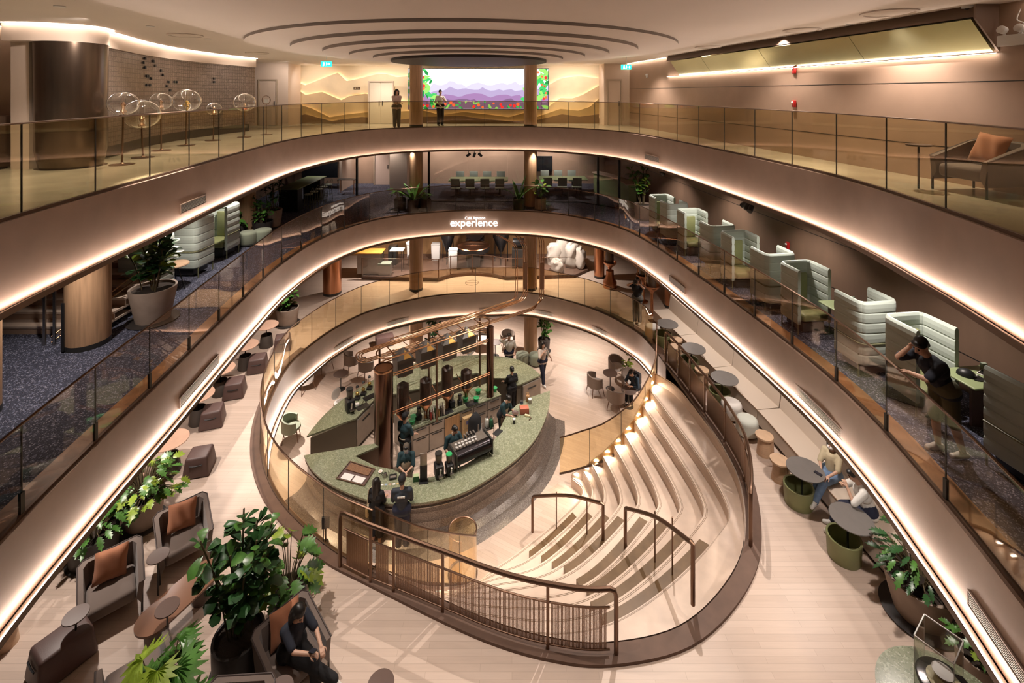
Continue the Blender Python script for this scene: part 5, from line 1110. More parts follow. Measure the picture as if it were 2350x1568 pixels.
# centre service counter
cc = [P(x, y, .95) for x, y in ((948, 985), (1150, 906), (1122, 878), (905, 950))]; d = (cc[1]-cc[0]).normalized(); nrm = V((d.y, -d.x, 0)); ca = math.atan2(d.y, d.x); CL = (cc[1]-cc[0]).length
t = thing('service_counter', 'centre service counter with grey steel cabinets under the copper frame', 'counter', (0, 0, 0)); b = MB(); b.prism(cc, .91, .95); b.build('worktop', M_green, t, 0)
b = MB(); b.prism([p-nrm*.03 if i < 2 else p for i, p in enumerate(cc)], 0, .908); b.build('carcass', M_gsteel, t, 0)
for i in range(6):
    m = cc[0]+d*CL*(i+.5)/6; M = Matrix.Translation(V((m.x, m.y, 0))) @ Matrix.Rotation(ca, 4, 'Z')
    if i == 2: b = MB(); b.box((0, -.02, .45), (CL/6-.02, .03, .84), M); b.build('bin_door', M_oakp, t, 0); continue
    b = MB(); b.box((0, .01, .30), (CL/6-.02, .03, .54), M); dr = b.build('door', M_gsteel, t, 0); b = MB(); b.box((0, -.015, .53), (CL/6-.2, .02, .018), M); b.build('door_handle', M_dark, dr, 0)
    b = MB(); b.box((0, .01, .74), (CL/6-.02, .03, .28), M); dr = b.build('drawer', M_gsteel, t, 0); b = MB(); b.box((0, -.015, .84), (CL/6-.2, .02, .018), M); b.build('drawer_handle', M_dark, dr, 0)
# ---------- copper frame with bean hoppers
f0, f1 = V((-3.94, 14.72, 0)), V((-.78, 17.0, 0)); fd = (f1-f0).normalized(); fn = V((-fd.y, fd.x, 0)); FL = (f1-f0).length
fp = lambda u, w, z: V((f0.x+fd.x*u+fn.x*w, f0.y+fd.y*u+fn.y*w, z))
t = thing('copper_frame', 'copper machine frame with a big tube at its left end above the bar', 'frame', (0, 0, 0))
b = MB(); b.lathe([(.27, .0), (.285, .03), (.285, 3.28), (.262, 3.28), (.262, 2.6)], 44, (f0.x, f0.y, 0)); b.build('copper_tube', M_copperd, t, 40)
b = MB(); b.lathe([(.29, 0), (.295, .03), (.29, .06)], 44, (f0.x, f0.y, 3.20)); b.build('collar', M_brass, t)
b = MB(); b.lathe([(.13, 0), (.13, 2.45)], 30, (f1.x, f1.y, .95)); b.build('copper_post', MATS['dark copper'], t)
def track_loop(z, w, u0, u1, off): 
    return [fp(u0+off-w*0+w*cos(a), off_w+w*sin(a), z) for a, off_w in []]
def racetrack(u0, u1, w0, w1, z, n=10):
    r = (w1-w0)/2; m = (w0+w1)/2
    return [fp(u1-r+r*cos(a), m+r*sin(a), z) for a in [(-90+18*i)*PI/180 for i in range(n+1)]]+[fp(u0+r+r*cos(a), m+r*sin(a), z) for a in [(90+18*i)*PI/180 for i in range(n+1)]]
for z, w0, w1, r in ((3.52, -.08, .68, .028), (3.05, -.12, .72, .022), (2.98, -.12, .72, .022)):
    b = MB(); b.tube(racetrack(-.10, FL+.12, w0, w1, z), r, 8, True); b.build('ring_tube', M_brass, t)
for u in (.35, 1.2, 2.05, 2.9, 3.6):
    b = MB(); b.cyl(fp(u, -.08, 3.52), fp(u, .68, 3.52), .018); b.build('cross_bar', M_brass, t)
    for w in (.12, .24, .36):
        b = MB(); b.cyl(fp(u-.14, w, 3.50), fp(u+.14, w, 3.50), .012); b.build('grid_bar', M_brass, t)
for u, w in ((.1, .62), (1.75, -.1), (1.85, .68), (FL, .68)):
    b = MB(); b.cyl(fp(u, w, .95), fp(u, w, 3.52), .035); b.build('post', M_bronze, t)
for z in (1.80, 1.86):
    b = MB(); b.cyl(fp(.25, -.12, z), fp(FL-.1, -.12, z), .016); b.build('lower_rail', M_copper, t)
for u in (.9, 1.75, 2.7):
    b = MB(); b.cyl(fp(u, -.12, 1.86), fp(u, .3, 2.0), .014); b.build('rail_bracket', M_copper, t)
M_hop = mat('graphite hopper', (.085, .075, .068), .4, .3); M_gold = mat('gold facet', (.62, .36, .10), .3, .8); M_bean = MATS['coffee beans']
for i, u in enumerate((.75, 1.55, 2.35, 3.1)):
    h = thing('bean_hopper', 'graphite hopper with a gold facet over a glass bean tube, %s' % ['leftmost', 'second from left', 'third from left', 'rightmost'][i], 'hopper', fp(u, .3, 0), ca, 'bean hoppers in the copper frame')
    b = MB(); s = .27; b.add([(-s*.9, -s*.9, 2.72), (s*.9, -s*.9, 2.72), (s*.9, s*.9, 2.72), (-s*.9, s*.9, 2.72), (-s, -s, 3.26), (s, -s, 3.26), (s, s, 3.26), (-s, s, 3.26)], [[3, 2, 1, 0], [0, 1, 5, 4], [1, 2, 6, 5], [2, 3, 7, 6], [3, 0, 4, 7]]); b.build('box', M_hop, h, 0)
    ap = (0, 0, 3.52); q = [(-s, -s, 3.26), (s, -s, 3.26), (s, s, 3.26), (-s, s, 3.26)]; b = MB(); b.add(q+[ap], [[0, 1, 4], [1, 2, 4], [3, 0, 4]]); b.build('lid', M_hop, h, 0)
    b = MB(); g = (i % 2); b.add([q[2], q[3], ap], [[0, 1, 2]]); b.add([(-s*.2, -s-.0, 3.262), (s*.75, -s, 3.262), (s*.1, -s*.25, 3.465)], [[0, 1, 2]]); b.v = [v+V((0, -.006, .004)) for v in b.v]; b.build('gold_facet', M_gold, h, 0)
    b = MB(); b.lathe([(.20, 2.66), (.26, 2.72), (.20, 2.74)], 28); b.build('flange', M_brass, h)
    b = MB(); b.lathe([(.205, 1.45), (.205, 2.68)], 28); b.build('glass_tube', GC, h)
    b = MB(); b.lathe([(.19, 1.46), (.19, 2.30-.12*i*(i % 2)), (.06, 2.40-.12*i*(i % 2)), (.001, 2.40-.12*i*(i % 2))], 26); b.build('beans', M_bean, h)
    b = MB(); b.lathe([(.06, .955), (.07, 1.2), (.21, 1.40), (.215, 1.46), (.001, 1.46)], 28); b.build('funnel', M_copper, h)
# ---------- copper bean pipes looping over the bar and up to the roastery
t = thing('bean_pipes', 'rose copper pipes looping over the bar and rising towards the roastery', 'pipes', (0, 0, 0))
Lf, Rf, Ln, Rn = V((-5.28, 16.0, 3.0)), V((-.10, 19.80, 3.0)), V((-4.87, 15.36, 3.0)), V((.90, 19.22, 3.0))
dn = (Rf-Lf).normalized(); pn = V((dn.y, -dn.x, 0))
def bend(pts, r=.28):
    out = [V(pts[0])]
    for a, m, c in zip(pts, pts[1:], pts[2:]):
        a, m, c = V(a), V(m), V(c); d0 = (a-m); d1 = (c-m); rr = min(r, d0.length*.45, d1.length*.45); p0 = m+d0.normalized()*rr; p1 = m+d1.normalized()*rr
        out += [p0.lerp(m, k/5).lerp(m.lerp(p1, k/5), k/5) for k in range(6)]
    out.append(V(pts[-1])); return out
for j in range(3):
    o = .085*j; a, c, e, f = Ln-pn*o*1+dn*o, Rn-pn*o, Lf+pn*o+dn*o, Rf+pn*o
    ra = V((1.17+.085*j, 20.12, 3.05)); rb = V((.48+.085*j, 20.18, 3.05))
    pts = [V((-1.2+.1*j, 22.6, 5.35)), V((.10+.085*j, 21.2, 5.45)), rb+V((0, 0, 2.2)), rb, f, e, a, c, ra, ra+V((0, 0, 2.45)), ra+V((-.2, 1.8, 2.5))]
    b = MB(); b.tube(bend(pts, .32), .021, 8); b.build('pipe', M_brass, t)
for j in range(2):
    s = P(895, 778+j*7, 3.0)+dn*.06*j; r = V((.14+.085*j, 20.15, 3.05)); b = MB(); b.tube(bend([s, Rf-pn*(.12+.085*j)-dn*.1, r, r+V((0, 0, 2.25)), V((-1.0+.1*j, 21.9, 5.35))], .32), .019, 8); b.build('pipe', M_brass, t)
for c, w in ((V((.565, 20.18, 0)), .16), (V((1.255, 20.12, 0)), .16)):
    b = MB(); b.box((c.x, c.y, 4.0), (.15, .07, 1.1)); b.build('sleeve', M_bronze, t, 0)
for u in (.25, .5, .75):
    m = Lf.lerp(Rf, u); q = Ln.lerp(Rn, u); b = MB(); b.cyl(m-pn*.15, q+pn*.05, .014); b.build('tie_bar', M_brass, t)
b = MB(); b.cyl((.98, 20.2, 3.4), (.98, 20.45, 6.6), .014); b.build('hanger_rod', M_brass, t)
# ---------- things on the counters
def onp(px, py, z=HC): return P(px, py, z)
p0, p1 = onp(1048, 1084), onp(1130, 1046); em = (p0+p1)/2; ea = math.atan2((p1-p0).y, (p1-p0).x); EL = (p1-p0).length
t = thing('espresso_machine', 'long black espresso machine with cups on top on the bar', 'coffee machine', (em.x, em.y, HC), ea)
b = MB(); b.lathe([(.17, -EL/2), (.19, -EL/2+.02), (.19, EL/2-.02), (.17, EL/2)], 28, (0, 0, 0), Matrix.Translation((0, .16, .26)) @ Matrix.Rotation(PI/2, 4, 'Y'), 1.0, .95); b.build('back_shell', mat('black chrome', (.05, .045, .05), .15, .9), t)
b = MB(); b.rbox((0, .32, .24), (EL-.04, .34, .34), .03); b.build('body', M_black, t); b = MB(); b.box((0, .34, .43), (EL-.06, .42, .02)); b.build('cup_tray', M_steel, t, 0)
for s in (-1, 1):
    b = MB(); b.rbox((s*(EL/2), .25, .27), (.05, .55, .46), .02); b.build('side_panel', M_dark, t)
for x in (-EL*.4, EL*.4):
    for y in (.05, .45):
        b = MB(); b.cyl((x, y, 0), (x, y, .1), .02); b.build('foot', M_steel, t)
for i in range(3):
    b = MB(); b.cyl((-.3+.3*i, .5, .2), (-.3+.3*i, .62, .14), .02); b.lathe([(.035, -.02), (.035, .02)], 14, (-.3+.3*i, .5, .2)); b.build('portafilter', M_black, t)
M = Matrix.Translation((em.x, em.y, HC)) @ Matrix.Rotation(ea, 4, 'Z'); ccup = Maker(None)
def make_cup(label):
    t = thing('cup', label, 'cup'); b = MB(); b.lathe([(.022, 0), (.034, .055), (.036, .06), (.032, .058), (.02, .008), (.001, .008)], 16); b.build('bowl', M_white, t); b = MB(); b.tube([(.034, 0, .045), (.055, 0, .04), (.05, 0, .02), (.028, 0, .018)], .005, 5); b.build('handle', M_white, t); return t
cup = Maker(make_cup)
for i in range(14):
    q = M @ V((-EL*.40+.065*(i % 7)*1.6+.03*(i//7), .24+.12*(i//7), .441)); cup((q.x, q.y, q.z), i*.7, 'small white cup on top of the espresso machine', 'cups on the espresso machine')
for i in range(8):
    q = M @ V((-EL*.05+.1*(i % 4), .50+.07*(i//4), .441)); t = thing('glass_cup', 'small dark glass on the back of the espresso machine top', 'glass', q, 0, 'glasses on the espresso machine'); b = MB(); b.lathe([(.022, 0), (.027, .085), (.024, .085), (.02, .008), (.001, .008)], 14); b.build('wall', M_dark, t); b = MB(); b.lathe([(.027, .083), (.029, .087), (.026, .09)], 14); b.build('rim', M_steel, t)
def grinder(label, px, py, z=HC, s=1., rz=0, top=None):
    q = onp(px, py, z); t = thing('coffee_grinder', label, 'grinder', (q.x, q.y, z), rz, None, s); b = MB(); b.rbox((0, 0, .17), (.24, .30, .34), .04); b.build('body', M_black, t); b = MB(); b.lathe([(.05, .34), (.09, .42), (.10, .60), (.08, .60)], 20, (0, .02, 0)); b.build('bean_cone', mat('smoky hopper', (.12, .10, .085), .2), t); b = MB(); b.lathe([(.105, .60), (.1, .63), (.001, .63)], 20, (0, .02, 0)); b.build('lid', top or M_dark, t); b = MB(); b.box((0, -.20, .12), (.12, .12, .03)); b.cyl((0, -.16, .12), (0, -.2, .3), .03); b.build('spout', M_steel, t)
M_gcap = mat('bright green plastic', (.03, .36, .12), .4)
grinder('black coffee grinder left of the espresso machine', 1007, 1092, rz=.4); grinder('black grinder with a green lid right beside the espresso machine', 1031, 1086, s=.85, rz=.5, top=M_gcap); grinder('black coffee grinder on the left rear counter', 803, 942, s=1.15, rz=.6)
t = thing('menu_screen', 'tall grey order screen on a black stand on the bar', 'screen', onp(972, 1106), .15); b = MB(); b.rbox((0, 0, .62), (.19, .03, .34), .01); b.build('panel', M_gsteel, t); b = MB(); b.rbox((0, .01, .24), (.20, .05, .44), .01); b.build('stand', M_black, t); b = MB(); b.box((0, 0, .01), (.24, .18, .02)); b.build('base', M_black, t, 0)
q = [onp(x, y) for x, y in ((772, 1100), (803, 1061), (860, 1079), (836, 1117))]; m = sum(q, V())/4
t = thing('pastry_tray', 'sunken pastry tray with a wood rim at the left end of the bar', 'tray', (m.x, m.y, HC)); L = [p-m for p in q]; b = MB(); b.prism(L, .0, .012); b.build('liner', M_plum, t, 0); b = MB(); b.tube([V((p.x, p.y, .02)) for p in L], .02, 4, True); b.build('rim', mat('walnut rim', (.14, .08, .05), .4), t, 0)
b = MB(); b.prism([L[1].lerp(L[0], .45)*.85, L[1]*.85, L[2]*.85, L[2].lerp(L[3], .45)*.85], .013, .035); b.build('pastry_row', mat('baked crust', (.20, .10, .05), .7, var=.4, scale=30), t, 0)
for i in range(2):
    a, c = L[0].lerp(L[3], .08+.45*i), L[0].lerp(L[3], .48+.45*i); u = (L[1]-L[0])*.36; b = MB(); b.prism([a*.9, c*.9, (c+u)*.9, (a+u)*.9], .013, .03); b.build('paper_card', M_white, t, 0)
def sheet(name, label, px, py, w, h, m, rz, th=.004, cat='paper'):
    o = MB(); o.box((0, 0, th/2), (w, h, th)); o = o.build(name, m, None, 0); o.location = onp(px, py); o.rotation_euler = (0, 0, rz); tag(o, label, cat); return o
sheet('menu_sheet', 'pinkish printed menu sheet on the bar between the two customers', 886, 1135, .30, .26, mat('menu print', (.40, .27, .24), .5, var=.5, scale=22), .1)
for i in range(5):
    o = sheet('menu_card', 'small menu card in a row on the bar, number %d from left' % (i+1), 877+i*9, 1113-.5*i, .07, .05, [M_white, mat('blue card', (.3, .38, .5), .5), M_pink, M_white, mat('tan card', (.55, .42, .2), .5)][i], .1); o['group'] = 'menu cards on the bar'
sheet('tablet', 'black tablet lying on the bar right of the espresso machine', 1142, 993, .20, .30, M_black, -.6, .012, 'tablet')
t = thing('card_reader', 'black keypad on the bar before the apron barista', 'card reader', onp(902, 1097), .2); b = MB(); b.rbox((0, 0, .03), (.20, .16, .05), .01); b.build('body', M_black, t); b = MB(); b.box((0, -.03, .058), (.15, .07, .006)); b.build('keypad', M_gsteel, t, 0)
t = thing('kettle', 'small chrome kettle with a bent spout on the bar', 'kettle', onp(884, 1094)); b = MB(); b.lathe([(.06, 0), (.065, .02), (.045, .09), (.001, .095)], 20); b.build('body', M_steel, t); b = MB(); b.tube(spline([(.06, 0, .03), (.1, 0, .06), (.09, 0, .14), (.13, 0, .15)], 4), .008, 6); b.build('spout', M_steel, t); b = MB(); b.tube([(-.06, 0, .02), (-.11, 0, .05), (-.05, 0, .1)], .008, 5); b.build('handle', M_black, t)
t = thing('bowl', 'pale bowl of sugar at the left of the small kettle', 'bowl', onp(873, 1085)); b = MB(); b.lathe([(.03, 0), (.06, .04), (.055, .04), (.001, .015)], 18); b.build('bowl_wall', M_white, t); b = MB(); b.lathe([(.05, .03), (.001, .045)], 14); b.build('sugar', M_pale, t)
t = thing('glass_jug', 'clear glass jug on the bar left of the grinder', 'jug', onp(989, 1104)); b = MB(); b.lathe([(.055, 0), (.06, .16)], 20); b.build('wall', GC, t); b = MB(); b.tube([(.06, 0, .14), (.1, 0, .11), (.06, 0, .05)], .008, 5); b.build('handle', GC, t)
t = thing('green_box', 'green and white carton at the foot of the order screen', 'box', onp(955, 1103), .2); b = MB(); b.box((0, 0, .07), (.16, .12, .14)); b.build('carton', mat('dark green card', (.03, .13, .05), .5), t, 0); b = MB(); b.box((0, 0, .143), (.15, .11, .006)); b.build('lid', mat('pale green card', (.40, .48, .28), .5), t, 0)
t = thing('box', 'brick-red box on the right end of the bar', 'box', onp(1203, 947), .1); b = MB(); b.rbox((0, 0, .09), (.30, .22, .17), .01); b.build('body', mat('brick card', (.33, .09, .055), .5), t); b = MB(); b.rbox((0, 0, .182), (.29, .21, .015), .005); b.build('lid', mat('light brick card', (.48, .15, .09), .5), t)
t = thing('canister', 'small canister with white lid behind the brick-red box', 'canister', onp(1216, 926)); b = MB(); b.lathe([(.06, 0), (.06, .13)], 20); b.build('body', M_gsteel, t); b = MB(); b.lathe([(.064, .13), (.06, .16), (.001, .16)], 20); b.build('lid', M_white, t)
t = thing('wood_caddy', 'small wooden caddy at the far right of the bar', 'caddy', onp(1211, 920)); b = MB(); b.rbox((0, 0, .1), (.12, .16, .2), .01); b.build('body', M_oakp, t); b = MB(); b.tube([(-.04, 0, .2), (-.04, 0, .27), (.04, 0, .27), (.04, 0, .2)], .01, 5); b.build('handle', M_oakp, t)
t = thing('paper_cup', 'black cup with a white lid alone on the right of the bar', 'cup', onp(1180, 972)); b = MB(); b.lathe([(.032, 0), (.044, .13)], 20); b.build('body', M_black, t); b = MB(); b.lathe([(.048, .13), (.045, .15), (.001, .152)], 20); b.build('lid', M_white, t)
t = thing('paper_bag', 'cream packet with a brown strap lying on the bar', 'packet', onp(1210, 956), -.4); b = MB(); b.rbox((0, 0, .03), (.18, .07, .06), .02); b.build('packet', mat('cream paper', (.68, .60, .38), .6), t); b = MB(); b.tube(spline([(.09, 0, .03), (.15, -.05, .02), (.12, -.16, .012)], 4), .012, 5); b.build('strap', M_bronze, t)
t = thing('bowl', 'dark mixing bowl in the hands of the right barista', 'bowl', onp(1182, 953)); b = MB(); b.lathe([(.05, 0), (.10, .07), (.11, .09), (.1, .088), (.001, .03)], 24); b.build('bowl_wall', M_plum, t); b = MB(); b.lathe([(.09, .06), (.001, .065)], 18); b.build('batter', M_lip, t)
t = thing('tin', 'small blue tin above the brick-red box', 'tin', onp(1197, 926)); b = MB(); b.lathe([(.06, 0), (.06, .07)], 18); b.build('body', mat('blue tin', (.06, .09, .16), .35, .4), t); b = MB(); b.lathe([(.062, .07), (.06, .085), (.001, .085)], 18); b.build('lid', M_dark, t)
for i, (x, y) in enumerate(((820, 916), (834, 906), (848, 893))):
    t = thing('syphon_brewer', 'brass syphon coffee brewer on the rear counter, %s' % ['beside the black grinder', 'middle of three', 'nearest the big copper tube'][i], 'coffee brewer', onp(x, y), 0, 'brass syphon brewers'); b = MB(); b.rbox((0, 0, .04), (.18, .2, .08), .01); b.build('base', M_black, t); b = MB(); b.cyl((-.06, .05, .08), (-.06, .05, .42), .01); b.build('stand', M_brass, t)
    b = MB(); b.sph((0, 0, .19), .065, 16, 10); b.build('flask', mat('brass flask', (.55, .38, .12), .2, .9), t); b = MB(); b.lathe([(.03, .26), (.055, .30), (.055, .42), (.05, .42)], 18); b.build('upper_glass', GC, t); b = MB(); b.lathe([(.058, .42), (.04, .46), (.012, .48), (.001, .48)], 16); b.build('lid', M_black, t)
for i, (x, y) in enumerate(((832, 934), (848, 912))):
    o = sheet('drip_tray', 'black drip tray set in the rear counter, %s' % ['left one', 'right one'][i], x, y, .42, .26, M_black, .75, .008, 'tray'); o['group'] = 'drip trays'
sheet('napkin_stack', 'white napkin stack on the rear counter by the black grinder', 820, 930, .12, .12, M_white, .4, .05, 'napkins')
# on the centre counter
def onc(u, w, z=.95): 
    q = cc[0]+d*CL*u-nrm*w; return V((q.x, q.y, z))
M_bot = [mat('bottle %d' % i, c, .2) for i, c in enumerate(((.35, .05, .04), (.5, .45, .38), (.05, .12, .05), (.30, .18, .07), (.08, .06, .05), (.55, .5, .42)))]
def make_bottle(m):
    def f(label):
        t = thing('syrup_bottle', label, 'bottle'); b = MB(); b.lathe([(.033, 0), (.035, .01), (.035, .16), (.014, .21), (.013, .27)], 14); b.build('glass_body', m, t); b = MB(); b.lathe([(.016, .26), (.016, .29), (.001, .292)], 10); b.build('cap', M_white, t); return t
    return f
mk = [Maker(make_bottle(m)) for m in M_bot]
for i in range(18): mk[i % 6](onc(.20+.028*(i % 6)+.006*(i//6), .10+.10*(i//6)), i, 'syrup bottle in the cluster on the centre counter', 'syrup bottles on the centre counter')
def make_tub(label):
    t = thing('green_tub', label, 'tub'); b = MB(); b.lathe([(.07, 0), (.095, .12), (.09, .12), (.065, .01), (.001, .01)], 18); b.build('tub_wall', M_gcap, t); b = MB(); b.lathe([(.10, .115), (.102, .13), (.09, .13)], 18); b.build('rim', M_gcap, t); return t
tub = Maker(make_tub)
for i, (u, w) in enumerate(((.02, .25), (.05, .4), (.62, .35), (.72, .15), (.80, .5), (.90, .25), (.93, .42), (.97, .30))): tub(onc(u, w), i, 'bright green plastic tub on the centre counter', 'green tubs on the centre counter')
for i, (u, w, s) in enumerate(((.10, .35, .9), (.46, .35, 1.1), (.55, .3, .8))):
    q = onc(u, w); t = thing('blender', 'black blender on the centre counter, %s' % ['at its left end', 'in the middle', 'right of the middle'][i], 'blender', q, ca, 'blenders', s); b = MB(); b.rbox((0, 0, .1), (.18, .2, .2), .03); b.build('motor_base', M_black, t); b = MB(); b.lathe([(.06, .2), (.08, .40), (.075, .40)], 16); b.build('jar', mat('smoky hopper', (.12, .1, .085)), t); b = MB(); b.lathe([(.08, .40), (.07, .44), (.001, .44)], 16); b.build('lid', M_black, t)
for i, (u, w) in enumerate(((.38, .18), (.66, .12))):
    o = MB(); o.rbox((0, 0, .01), (.42, .26, .02), .008); o = o.build('drip_tray', M_black, None); o.location = onc(u, w); o.rotation_euler = (0, 0, ca); tag(o, 'black tray on the centre counter, %s' % ['left of the amber bin door', 'right of the amber bin door'][i], 'tray')
t = thing('tap', 'steel tap over the sink of the centre counter', 'tap', onc(.14, .2), ca); b = MB(); b.tube(spline([(0, 0, 0), (0, 0, .25), (0, -.08, .33), (0, -.15, .26)], 5), .014, 7); b.build('spout', M_steel, t); b = MB(); b.lathe([(.03, 0), (.03, .02)], 14); b.build('base', M_steel, t)
for i in range(2):
    q = P(1062, 1012, 0)+V((.1, .25, 0)); t = thing('cardboard_box', ['cardboard box at the bottom of the stack before the centre counter', 'cardboard box on top of the stack before the centre counter'][i], 'box', (q.x, q.y, .36*i), ca+.05*i); b = MB(); b.box((0, 0, .175), (.36, .34, .35)); b.build('carton', mat('cardboard', (.50, .34, .17), .8), t, 0); b = MB(); b.box((0, -.172, .2), (.2, .004, .12)); b.build('label_patch', M_white if i == 0 else mat('blue print', (.12, .12, .25), .6), t, 0)
q = V((-.95, 15.85, 0)); t = thing('trolley', 'steel trolley with bags in front of the centre counter', 'trolley', q, ca)
for z in (.18, .62):
    b = MB(); b.box((0, 0, z), (.6, .4, .02)); b.build('shelf', M_steel, t, 0)
for x in (-.29, .29):
    for y in (-.19, .19):
        b = MB(); b.cyl((x, y, .06), (x, y, .95), .012); b.build('post', M_steel, t); b = MB(); b.sph((x, y, .04), .04, 10, 6); b.build('castor', M_black, t)
t = thing('coat', 'black coat hanging over the trolley', 'coat', q+V((-.28, -.05, 0)), ca); b = MB(); b.lathe([(.24, .22), (.26, .5), (.20, .95), (.10, 1.12), (.001, 1.14)], 18, (0, 0, 0), None, 1, .6); b.v = [v+V((noise.noise(v*5), noise.noise(v*5+V((4, 0, 0))), 0))*.06 for v in b.v]; b.build('cloth', mat('black cloth', (.012, .012, .014), .9), t, 60); b = MB(); b.tube([(0, 0, 1.1), (0, 0, 1.2), (.05, 0, 1.22)], .01, 5); b.build('hook', M_steel, t)
for i, (dx, c, nm) in enumerate(((.12, (.6, .6, .55), 'white cloth bag on the trolley'), (.26, (.02, .09, .04), 'dark green bag on the trolley'))):
    t = thing('bag', nm, 'bag', q+V((dx, .02, .63)), ca); b = MB(); b.rbox((0, 0, .14), (.12, .16, .28), .04, None, .85); b.build('body', mat(nm, c, .8), t); b = MB(); b.tube(spline([(-.03, 0, .27), (0, 0, .38), (.03, 0, .27)], 4), .008, 5); b.build('handle', M_black, t)
# ---------- lower floor seating
def make_tubchair(shell, seatm):
    def f(label):
        """wrap-around tub chair facing -y"""
        t = thing('tub_chair', label, 'chair'); ar = [V((.33*cos(a), .02+.30*sin(a), 0)) for a in [(-38+i*12.8)*PI/180 for i in range(21)]]; b = MB()
        hs_ = [.66+.12*sin(PI*i/20)**1.5 for i in range(21)]; o = [V((p.x*1.02, p.y*1.02, h)) for p, h in zip(ar, hs_)]; ii = [V((p.x*.86, p.y*.86, h)) for p, h in zip(ar, hs_)]; lo = z_(ar, .34); li = [V((p.x*.86, p.y*.86, .34)) for p in ar]
        b.strip(lo, o); b.strip(o, ii); b.strip(ii, li); b.strip(li, lo)
        for e in (0, -1): b.add([lo[e], o[e], ii[e], li[e]], [[0, 1, 2, 3]])
        b.build('shell', shell, t, 50); b = MB(); b.lathe([(.27, .36), (.30, .38), (.29, .45), (.001, .47)], 28); b.build('seat', seatm, t)
        for x, y in ((-.25, -.2), (.25, -.2), (-.22, .24), (.22, .24)):
            b = MB(); b.cyl((x*.85, y*.85, .40), (x*1.15, y*1.15, 0), .018, .012); b.build('leg', M_bronze, t)
        return t
    return f
tc = Maker(make_tubchair(mat('taupe grey cloth', (.25, .195, .16), .8, bump=.2, bscale=220), mat('pale seat cloth', (.55, .50, .46), .8)))
for x, y, rz, lb in ((3.25, 18.65, 1.9, 'taupe tub chair with a pale seat left of the small round table'), (3.85, 17.75, 2.6, 'taupe tub chair nearest the sloping glass panel'), (4.30, 19.75, .6, 'taupe tub chair behind the small round table'), (4.62, 18.75, .0, 'taupe tub chair behind the seated man with the backpack'),
   (-6.75, 20.2, 2.3, 'taupe tub chair at the left under the oval fascia'), (-6.0, 19.75, 2.5, 'taupe tub chair right of the other one at the left'), (-8.1, 18.8, .9, 'tub chair hidden under the oval fascia, only legs showing, lower one'), (-7.9, 20.2, .9, 'tub chair hidden under the oval fascia, only legs showing, upper one'), (-.2, 21.9, .15, 'taupe tub chair with a white seat behind the man in the white shirt'), (-1.3, 22.0, -.2, 'taupe tub chair behind the right end of the copper frame')):
    tc((x, y, 0), rz, lb, 'tub chairs on the lower floor')
ch = make_tubchair(M_sage, M_sage)('sage green chair under the glass at the left of the bar'); ch.location = (-7.45, 16.2, 0); ch.rotation_euler = (0, 0, 1.9)
def make_stable(label):
    t = thing('side_table', label, 'table'); b = MB(); b.lathe([(.27, .60), (.28, .61), (.28, .625), (.001, .625)], 32); b.build('table_top', M_taupe if False else mat('brown grey table top', (.19, .14, .12), .4), t); b = MB(); b.cyl((0, 0, .01), (0, 0, .605), .018); b.build('stem', M_dark, t); b = MB(); b.lathe([(.17, 0), (.17, .012), (.03, .02)], 24); b.build('base', M_dark, t); return t
stb = Maker(make_stable); stb((3.88, 18.95, 0), 0, 'small round brown table between the tub chairs'); stb((4.35, 17.85, 0), 0, 'small round brown table in front of the seated man'); stb((-6.75, 18.9, 0), 0, 'small round table between the tub chairs at the left'); stb((-.75, 21.3, 0), 0, 'small round table behind the rear counter')
def make_wchair(label):
    t = thing('high_chair', label, 'chair'); b = MB(); b.lathe([(.20, .66), (.21, .68), (.001, .70)], 24); b.build('seat', M_white, t); b = MB(); b.sph((0, .20, .92), (.20, .035, .20), 20, 12); b.build('backrest', M_white, t)
    for x, y in ((-.14, -.14), (.14, -.14), (-.14, .14), (.14, .14)):
        b = MB(); b.cyl((x, y, .68), (x*1.3, y*1.3, 0), .012); b.build('leg', M_bronze, t)
    return t
wc = Maker(make_wchair)
for i, (px, py) in enumerate(((806, 908), (848, 880), (890, 862), (947, 838))):
    q = BO[(10, 18, 27, 34, 41)[i]]; qd = BO[(11, 19, 28, 35, 42)[i]]-q; wc((q.x-.42*qd.normalized().y, q.y+.42*qd.normalized().x, 0), math.atan2(qd.y, qd.x), 'white round-backed high chair at the rear counter, number %d from the left' % (i+1), 'white high chairs at the rear counter')
pouf((.45, 20.7, 0), 0, 'sage pouf on the lower floor in front of the oak column', 'sage poufs on the lower floor'); pouf((1.02, 20.66, 0), 0, 'sage pouf on the lower floor beside the walking woman', 'sage poufs on the lower floor')
plant('leafy plant right of the oak column on the lower floor', (1.45, 21.7, 0), .28, .55, 'bushy', 1.75, .4, 70, M_potd, M_leaf, 51, 'taper', .26, .14, stems=5)
plant('plant left of the far oak column on the lower floor', (-3.6, 21.6, 0), .28, .55, 'bushy', 1.7, .4, 60, M_potd, M_leafd, 52, 'taper', .24, .13, stems=5)
t = thing('stool', 'dark brown block stool on the lower floor behind the copper frame', 'stool', (-5.9, 22.2, 0), .4); b = MB(); b.rbox((0, 0, .25), (.8, .45, .42), .04); b.build('cushion', M_plum, t); b = MB(); b.box((0, 0, .02), (.7, .38, .04)); b.build('plinth', M_black, t, 0)
plant('small bright plant in a pot on the bench table behind the seated man', (4.75, 19.45, 0), .2, .4, 'bushy', 1.0, .22, 24, M_potd, M_leafy, 53, 'taper', .2, .13, stems=3)
